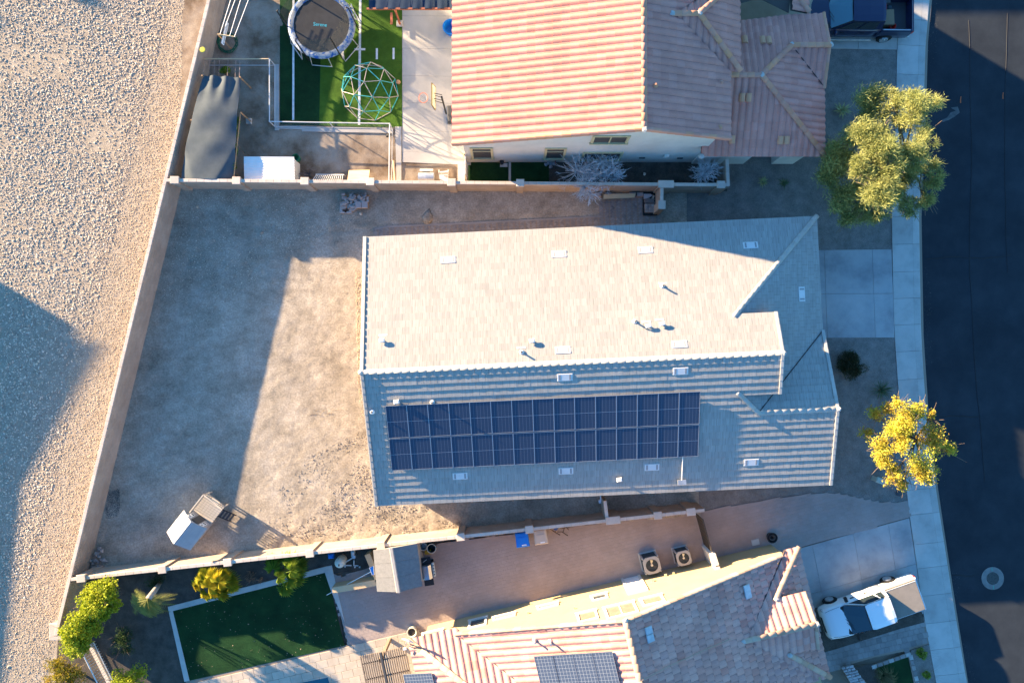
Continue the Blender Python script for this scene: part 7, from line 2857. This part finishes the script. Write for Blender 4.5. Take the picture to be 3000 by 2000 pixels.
# --- yellow tree
YEL = leaf_mat('yellow_leaf', [(.56, .40, .06), (.60, .50, .07), (.48, .50, .07)], trans=.42, nscale=.9, nrange_=(.3, .7), tint=((.55, .42, .6), (.95, .75, .8), (1.0, 1.0, 1.0), (1.05, 1.1, 1.0), (.8, 1.0, .8), (1.2, 1.15, 1.3)))
pt = P(2640, 1275, 0)
tree = thing('yellow_tree', 'small tree with golden-yellow leaves beside the pavement', 'tree', pt)
cl, tips = [], []
for (x, y, rp, z) in [(2667, 1217, 44, 4.4), (2622, 1262, 40, 4.3), (2650, 1250, 34, 4.7), (2738, 1284, 44, 4.0), (2575, 1308, 36, 3.9), (2687, 1355, 46, 4.3), (2620, 1388, 34, 3.9), (2708, 1386, 34, 4.0),
                      (2648, 1420, 18, 3.7), (2564, 1214, 26, 3.0), (2541, 1267, 20, 2.7), (2626, 1178, 17, 4.3), (2696, 1196, 26, 4.0), (2783, 1315, 22, 3.9), (2730, 1215, 14, 4.1), (2650, 1310, 34, 4.6), (2590, 1350, 24, 4.0), (2600, 1195, 22, 3.0)]:
    p = P(x, y, z)
    r_ = rp * (CAM_H - z) / FPX * 1.22
    cl.append((p.x, p.y, z, r_, r_, r_ * .8, int(1900 * (rp / 45) ** 2) + 60))
    tips.append((p.x, p.y, z - .15))
leaves('crown', YEL, tree, cl, .085, .065, seed=5, up=.2, out=.3, sub=14, shell=.3)
limbs(tree, (pt.x, pt.y, 0), tips, .11, seed=6)
# --- clipped bush, spiky plants
BUSH = leaf_mat('bush_leaf', [(.035, .045, .018), (.06, .07, .03)], trans=.2, nscale=3, tint=(.6, 1.3))
q = P(2497, 1066, .45)
bu = thing('round_bush', 'round dark green clipped bush on the front gravel', 'bush', (q.x, q.y, 0))
leaves('crown', BUSH, bu, [(q.x, q.y, .42, .76, .72, .48, 7000), (q.x + .12, q.y - .2, .40, .66, .6, .45, 4000), (q.x, q.y, .40, .62, .6, .42, 4000)], .06, .04, seed=7, shell=.7, sub=16)
limbs(bu, (q.x, q.y, 0), [(q.x + dx, q.y + dy, .5) for dx, dy in ((.3, .2), (-.3, .1), (.1, -.35))], .04, seed=8, name='stem')


def rosette(name, label, loc, n, ln, wd, m, cat='plant', seed=1, rise=.5, droop=.25, group=None):
    rr = random.Random(seed)
    t = thing(name, label, cat, loc, group)
    g = 2.39996
    for k in range(n):
        a = k * g + rr.uniform(-.2, .2)
        f = k / n
        l = ln * (1 - .35 * f) * rr.uniform(.85, 1.1)
        el = rise * (.3 + 1.6 * f)
        h = Vector((math.cos(a), math.sin(a), 0))
        s = Vector((-h.y, h.x, 0))
        b = MB()
        p0 = Vector(loc) + h * .02 + Vector((0, 0, .05))
        p1 = p0 + h * l * .45 * math.cos(el) + Vector((0, 0, l * .5 * math.sin(el) + .02))
        p2 = p0 + h * l * math.cos(el) + Vector((0, 0, max(.02, l * math.sin(el) - droop * l * (1 - f))))
        w = wd / 2
        d_ = Vector((0, 0, -.02))
        b.add([p0 - s * w * .6, p0 + d_, p0 + s * w * .6, p1 - s * w, p1 + d_, p1 + s * w, p2], [(0, 1, 4, 3), (1, 2, 5, 4), (3, 4, 6), (4, 5, 6)])
        b.build('leaf', m, t)
    return t


AGV = mat('agave_leaf', [(.24, .27, .12), (.42, .40, .18)], nscale=8, rough=.55)
YUC = mat('yucca_leaf', [(.06, .11, .05), (.12, .17, .08)], nscale=8, rough=.5)
rosette('agave', 'large agave rosette beside the clay-roofed garage and big tree', P(2464, 326), 24, .62, .10, AGV, seed=3)
rosette('agave', 'agave rosette on the shaded gravel by the porch opening', P(2233, 534), 20, .40, .07, AGV, seed=4)
rosette('agave', 'darker agave rosette on the shaded gravel, between the porch and big tree', P(2293, 537), 18, .42, .06, YUC, seed=5)
rosette('yucca', 'spiky green yucca between the round bush and yellow tree', P(2578, 1142, .1), 60, .80, .035, YUC, seed=6, rise=.55, droop=.1)
# --- bare silver shrubs
SILV = mat('silver_twig', [(.50, .51, .53), (.62, .63, .65)], nscale=6, rough=.8)


def bare(name, label, base, spots, seed, thin=.0125):
    rr = random.Random(seed)
    t = thing(name, label, 'shrub', base)
    b = MB()
    b0 = Vector(base)
    for (x, y, z, r_) in spots:
        c = Vector((x, y, z))
        hub = b0.lerp(c, .75)
        b.tube([b0, b0.lerp(hub, .5) + Vector((rr.uniform(-.1, .1), rr.uniform(-.1, .1), .1)), hub], .03, 5, r2=.018, cap=False)
        for k in range(44):
            d = Vector((rr.gauss(0, 1), rr.gauss(0, 1), abs(rr.gauss(0, .7)) + .15)).normalized()
            e = hub + d * r_ * rr.uniform(.7, 1.45)
            m = hub.lerp(e, .5) + Vector((rr.uniform(-.08, .08), rr.uniform(-.08, .08), rr.uniform(0, .1)))
            b.tube([hub, m, e], thin * 1.25, 3, r2=thin * .55, cap=False)
            for _ in range(4):
                s = m.lerp(e, rr.random())
                f = s + (d + Vector((rr.gauss(0, .5), rr.gauss(0, .5), rr.gauss(0, .4)))).normalized() * r_ * rr.uniform(.18, .42)
                b.tube([s, f], thin * .7, 3, r2=thin * .4, cap=False)
    b.build('branches', SILV, t)
    return t


def sp(lst, z):
    out = []
    for (x, y, rp) in lst:
        p = P(x, y, z)
        out.append((p.x, p.y, z, rp * (CAM_H - z) / FPX))
    return out


bare('bare_shrub', 'wide leafless silver shrub leaning over the block wall', P(1722, 515), sp([(1680, 500, 50), (1722, 480, 42), (1770, 470, 48), (1815, 490, 45), (1740, 525, 45), (1790, 520, 40), (1835, 525, 24)], 1.5) + sp([(1708, 560, 34), (1732, 585, 30)], 1.75), 3)
bare('bare_shrub', 'small leafless silver shrub in the corner by the porch wall', P(2062, 520), sp([(2050, 498, 36), (2080, 490, 34), (2062, 515, 30)], 1.3), 5)
# --- citrus and garden plants at the lower left
CIT = leaf_mat('citrus_leaf', [(.26, .33, .02), (.40, .43, .035)], trans=.42, nscale=2, tint=((.4, .5, .5), (.9, .95, .9), (1.15, 1.1, 1.0), (1.35, 1.25, 1.2)))


def cloudtree(name, label, base, lst, m, dens, ln, wd, seed, cat='tree', trunk=.08, sub=10):
    t = thing(name, label, cat, base)
    cl, tips = [], []
    for (x, y, rp, z) in lst:
        p = P(x, y, z)
        r_ = rp * (CAM_H - z) / FPX * 1.15
        cl.append((p.x, p.y, z, r_, r_, r_ * .85, int(dens * (rp / 40) ** 2)))
        tips.append((p.x, p.y, z - .2))
    leaves('crown', m, t, cl, ln, wd, seed=seed, up=.2, out=.4, sub=sub)
    limbs(t, (base[0], base[1], 0), tips, trunk, seed=seed + 1)
    return t


cloudtree('citrus_tree', 'bright yellow-green citrus tree inside the wall corner', P(325, 1725), [(312, 1735, 38, 2.6), (282, 1768, 40, 2.7), (262, 1740, 26, 2.4), (330, 1768, 26, 2.2), (300, 1800, 26, 2.2), (255, 1785, 26, 2.4)], CIT, 1900, .12, .075, 11, sub=16)
cloudtree('citrus_tree', 'bright yellow-green citrus tree next to the square end pillar', P(275, 1825), [(238, 1832, 40, 2.6), (212, 1868, 38, 2.5), (268, 1845, 30, 2.2), (240, 1888, 30, 2.1), (212, 1912, 20, 1.9), (185, 1858, 16, 2.0)], CIT, 1900, .12, .075, 13, sub=16)
ORG = leaf_mat('olive_gold_leaf', [(.20, .20, .02), (.36, .24, .02)], trans=.4, nscale=2.5, tint=(.6, 1.3))
cloudtree('gold_bush', 'gold and green bush outside the wall beside the picket fence', P(205, 1950), [(165, 1945, 32, 1.5), (188, 1965, 34, 1.6), (160, 1985, 30, 1.5), (205, 1990, 30, 1.3), (230, 1975, 24, 1.0)], ORG, 1300, .09, .05, 15, cat='bush')
cloudtree('citrus_bush', 'yellow-green bush behind the white picket fence', P(380, 1980), [(355, 1985, 32, 1.7), (395, 1985, 32, 1.8), (375, 2010, 36, 1.8), (335, 2005, 24, 1.5)], CIT, 1300, .10, .06, 17, cat='bush')
DKG = leaf_mat('dark_needle', [(.02, .055, .015), (.045, .085, .022)], trans=.25, nscale=3, tint=(.6, 1.3))
cloudtree('dark_shrub', 'dark green soft shrub between the citrus trees and the turf', P(365, 1865), [(355, 1855, 26, .9), (362, 1885, 28, .9), (370, 1905, 20, .7), (345, 1875, 20, .7)], DKG, 1800, .13, .02, 19, cat='shrub', trunk=.04)
cloudtree('dark_shrub', 'low dark shrub behind the leaning palm trunk by the wall', P(465, 1700), [(462, 1700, 24, .5), (450, 1715, 22, .5)], DKG, 1500, .12, .02, 23, cat='shrub', trunk=.03)


def frond(b, base, d, ln, droop, wd, rr, tint):
    """feather frond: rachis with hanging leaflets"""
    d = Vector((d[0], d[1], 0)).normalized()
    s = Vector((-d.y, d.x, 0))
    n = 16
    pts = []
    for i in range(n + 1):
        t = i / n
        pts.append(Vector(base) + d * ln * t * (1 - .15 * t) + Vector((0, 0, .35 * ln * t - droop * ln * t * t)))
    for i in range(2, n):
        p = pts[i]
        L = wd * math.sin(math.pi * min(1, .15 + .85 * i / n)) + .05
        for sg in (-1, 1):
            q = p + (s * sg * .75 + d * .65 + Vector((0, 0, -.35))).normalized() * L * rr.uniform(.8, 1.15)
            w = d * .012
            b.add([p - w, p + w, q], [(0, 1, 2)], tint)
    b.tube(pts, .012, 3, r2=.004, cap=False, tint=tint)


FRD = leaf_mat('palm_frond', [(.20, .23, .05), (.32, .31, .08)], trans=.35, nscale=3, tint=(.65, 1.3))
pb_ = P(471, 1703, 0)
palm = thing('palm_tree', 'windswept palm with pale trunk beside the turf corner', 'palm', pb_)
ptop = Vector((P(436, 1752, 2.35).x, P(436, 1752, 2.35).y, 2.35))
part('trunk', mat('palm_trunk', [(.30, .26, .22), (.42, .37, .32)], nscale=7, rough=.9, bump=(25, .03)), palm, lambda b: b.tube([pb_, pb_.lerp(ptop, .5) + Vector((.05, .05, 0)), ptop], .11, 10, r2=.17), smooth=True)
rr = random.Random(8)
b = MB()
for k in range(64):
    a = rr.gauss(-2.0, .75)
    frond(b, ptop + Vector((0, 0, rr.uniform(-.1, .15))), (math.cos(a), math.sin(a)), rr.uniform(.9, 1.6), rr.uniform(.6, 1.2), .34, rr, rr.random())
b.build('crown', FRD, palm)


def fanpalm(label, base, hubs, m, seed):
    rr = random.Random(seed)
    t = thing('fan_palm', label, 'palm', base)
    part('trunk', M['trunk'], t, lambda b: b.tube([base, Vector(base) + Vector((0, 0, .5))], .1, 8, r2=.08))
    for (x, y, z, r_) in hubs:
        c = P(x, y, z)
        b = MB()
        st = Vector(base) + Vector((0, 0, .45))
        b.tube([st, st.lerp(c, .6) + Vector((0, 0, .15)), c], .014, 4, cap=False)
        d0 = (c - st)
        a0 = math.atan2(d0.y, d0.x) + rr.uniform(-.3, .3)
        tilt = rr.uniform(-.25, .35)
        T = rr.random()
        for k in range(22):
            a = a0 + (k - 10.5) / 21 * 4.4
            L = 1.45 * r_ * (1 - .25 * abs(k - 10.5) / 10.5) * rr.uniform(.85, 1.08)
            h = Vector((math.cos(a), math.sin(a), 0))
            s = Vector((-h.y, h.x, 0))
            m1 = c + h * L * .6 + Vector((0, 0, .05 + tilt * L * .3))
            e = c + h * L + Vector((0, 0, -.10 + tilt * L * .3 - rr.uniform(0, .1)))
            w = s * L * .075
            b.add([c, m1 - w, e, m1 + w], [(0, 1, 2), (0, 2, 3)], T * .6 + rr.random() * .3)
        b.build('fan_leaf', m, t)
    return t


FANG = leaf_mat('fan_leaf_green', [(.17, .27, .03), (.26, .34, .05)], trans=.35, nscale=3, tint=(.6, 1.3))
FANY = leaf_mat('fan_leaf_yellow', [(.30, .34, .03), (.50, .38, .03)], trans=.35, nscale=2.2, tint=(.65, 1.3))
fanpalm('fan palm with yellowing leaves at the edge of the turf', P(640, 1697), [(596, 1700, 1.5, .45), (610, 1720, 1.6, .5), (622, 1690, 1.7, .42), (640, 1705, 1.8, .5), (600, 1680, 1.5, .4), (585, 1712, 1.3, .4), (645, 1735, 1.0, .45), (668, 1700, 1.4, .48), (676, 1715, 1.1, .42), (655, 1685, 1.5, .4), (630, 1730, 1.3, .42), (606, 1738, 1.2, .36)], FANY, 3)
fanpalm('green fan palm with broad leaves near the pool filter', P(835, 1668), [(800, 1665, 1.3, .46), (815, 1690, 1.3, .42), (850, 1650, 1.5, .5), (870, 1668, 1.4, .46), (845, 1700, 1.2, .48), (832, 1720, .9, .46), (868, 1695, 1.1, .42), (800, 1648, 1.2, .42), (852, 1672, 1.7, .4), (830, 1645, 1.3, .4), (878, 1650, 1.1, .38)], FANG, 4)
cr = P(745, 1688)
drp = thing('dry_shrub', 'cluster of dry pale stems in the dark bed between the fan palms', 'shrub', cr)
rr = random.Random(5)
def drf(b):
    for k in range(40):
        c = P(rr.choice((732, 746, 765)) + rr.uniform(-5, 5), rr.choice((1678, 1694)) + rr.uniform(-6, 6), 0)
        e = c + Vector((rr.uniform(-.2, .2), rr.uniform(-.2, .2), rr.uniform(.2, .45)))
        b.tube([c, e], .014, 3, r2=.006, cap=False)
part('stems', mat('dry_stem', (.33, .24, .16), rough=.9), drp, drf)
for (x, y, r_, lb, m_) in [(2703, 1912, .28, 'small green shrub in the bed near the front walk', DKG), (2714, 1976, .28, 'small green shrub in the bed near the front lawn corner', DKG)]:
    q = P(x, y, .2)
    t = thing('small_shrub', lb, 'shrub', (q.x, q.y, 0))
    leaves('crown', FANG, t, [(q.x, q.y, .2, r_, r_, .2, 900)], .13, .03, seed=int(x), sub=8)
    limbs(t, (q.x, q.y, 0), [(q.x + .1, q.y, .25), (q.x - .1, q.y + .05, .25)], .02, seed=3, name='stem')
q = P(2597, 1985, .3)
t = thing('ornamental_grass', 'arching tawny ornamental grass at the edge of the front lawn', 'grass clump', (q.x, q.y, 0))
rr = random.Random(15)
b = MB()
for k in range(240):
    a = rr.uniform(0, 6.28)
    l = rr.uniform(.3, .8)
    h = Vector((math.cos(a), math.sin(a), 0))
    s = Vector((-h.y, h.x, 0)) * .008
    c = Vector((q.x, q.y, 0)) + h * .06
    m1 = c + h * l * .5 + Vector((0, 0, .45 * l + .1))
    e = c + h * l + Vector((0, 0, .2 * l))
    b.add([c - s, c + s, m1 + s, m1 - s, e], [(0, 1, 2, 3), (3, 2, 4)], rr.random())
b.build('blades', leaf_mat('tawny_grass', [(.13, .12, .05), (.20, .17, .08)], trans=.3), t)
# vine along the shade cloth, weeds under it
vq = P(692, 430, 1.2)
vt = thing('vine', 'leafy green vine climbing the side of the shade cloth', 'vine', (vq.x, vq.y, 0))
leaves('leaves', FANG, vt, [(P(x, y, 1.3).x, P(x, y, 1.3).y, 1.25, .12, .5, .2, 120) for x, y in ((697, 365), (694, 400), (690, 440), (688, 480))], .08, .06, seed=44)
part('stem', M['trunk'], vt, lambda b: b.tube([(vq.x, vq.y, 0), (vq.x + .05, vq.y, .7), (vq.x, vq.y + .2, 1.3)], .015, 5))
wq = P(655, 208, .4)
vt = thing('leafy_weed', 'leafy green weed between the wire fence and shade cloth', 'weed', (wq.x, wq.y, 0))
leaves('leaves', FANG, vt, [(wq.x, wq.y, .45, .4, .22, .35, 500), (P(672, 212).x, P(672, 212).y, .5, .3, .25, .35, 400)], .10, .06, seed=45)
part('stem', M['trunk'], vt, lambda b: b.tube([(wq.x, wq.y, 0), (wq.x + .05, wq.y, .5)], .015, 5))

# ------------------------------------------------------------------ neighbours just outside the frame, whose shadows fall into it
def plain_house(label, pts, roofpts, fcs, rm, wall):
    c = sum((Vector((p[0], p[1], 0)) for p in pts), Vector()) / len(pts)
    t = thing('house', label, 'house', c)
    b = MB()
    solid(b, pts)
    b.build('wall', wall, t)
    b = MB()
    b.add(roofpts, fcs)
    b.build('roof', rm, t)
    return t


# house to the north of the clay-roofed one
plain_house('clay-roofed house north of the white house, across its garden wall', [(-6, 31.0, 4.9), (12, 31.0, 4.9), (12, 42, 4.9), (-6, 42, 4.9)],
            [(-6.4, 30.6, 4.85), (12.4, 30.6, 4.85), (12.4, 42.4, 4.85), (-6.4, 42.4, 4.85), (-1, 36.5, 6.7), (7, 36.5, 6.7)],
            [(0, 1, 5, 4), (1, 2, 5), (2, 3, 4, 5), (3, 0, 4)], M['tileB'], M['cream'])
# house beyond the gravel lot
plain_house('stucco house west of the river-stone lot', [(-47.5, 15.6, 6.0), (-42.0, 1.5, 3.6), (-43.6, -16, 3.6), (-56, -16, 3.6), (-60, 15.6, 6.0)],
            [(-47.3, 15.8, 6.35), (-41.7, 1.6, 3.75), (-43.3, -16.2, 3.75), (-56, -16.2, 3.75), (-60.3, 15.8, 6.35)], [(4, 3, 2, 1, 0)], M['tileC'], M['tanstucco'])
cloudtree('mesquite_tree', 'spreading tree north-west of the river-stone lot', (-41.5, 24.5, 0), [], DKG, 0, .1, .1, 50) if False else None
for (bx_, by_, hh, sd2, lb) in [(-47.5, 29.5, 3.2, 51, 'spreading tree beyond the river-stone lot'), (-43.5, 33.5, 4.2, 53, 'taller tree beyond the river-stone lot'), (-24.5, 30.0, 5.2, 55, 'feathery tree behind the trampoline yard')]:
    t = thing('street_tree', lb, 'tree', (bx_, by_, 0))
    rr = random.Random(sd2)
    cl, tips = [], []
    for k in range(11):
        a, d_ = rr.uniform(0, 6.28), rr.uniform(.3, 2.2)
        c = (bx_ + d_ * math.cos(a), by_ + d_ * math.sin(a), hh + rr.uniform(-1.0, .8))
        cl.append((*c, .85, .85, .7, 700))
        tips.append(c)
    leaves('crown', PALO, t, cl, .2, .06, seed=sd2, sub=8)
    limbs(t, (bx_, by_, 0), tips, .15, seed=sd2)
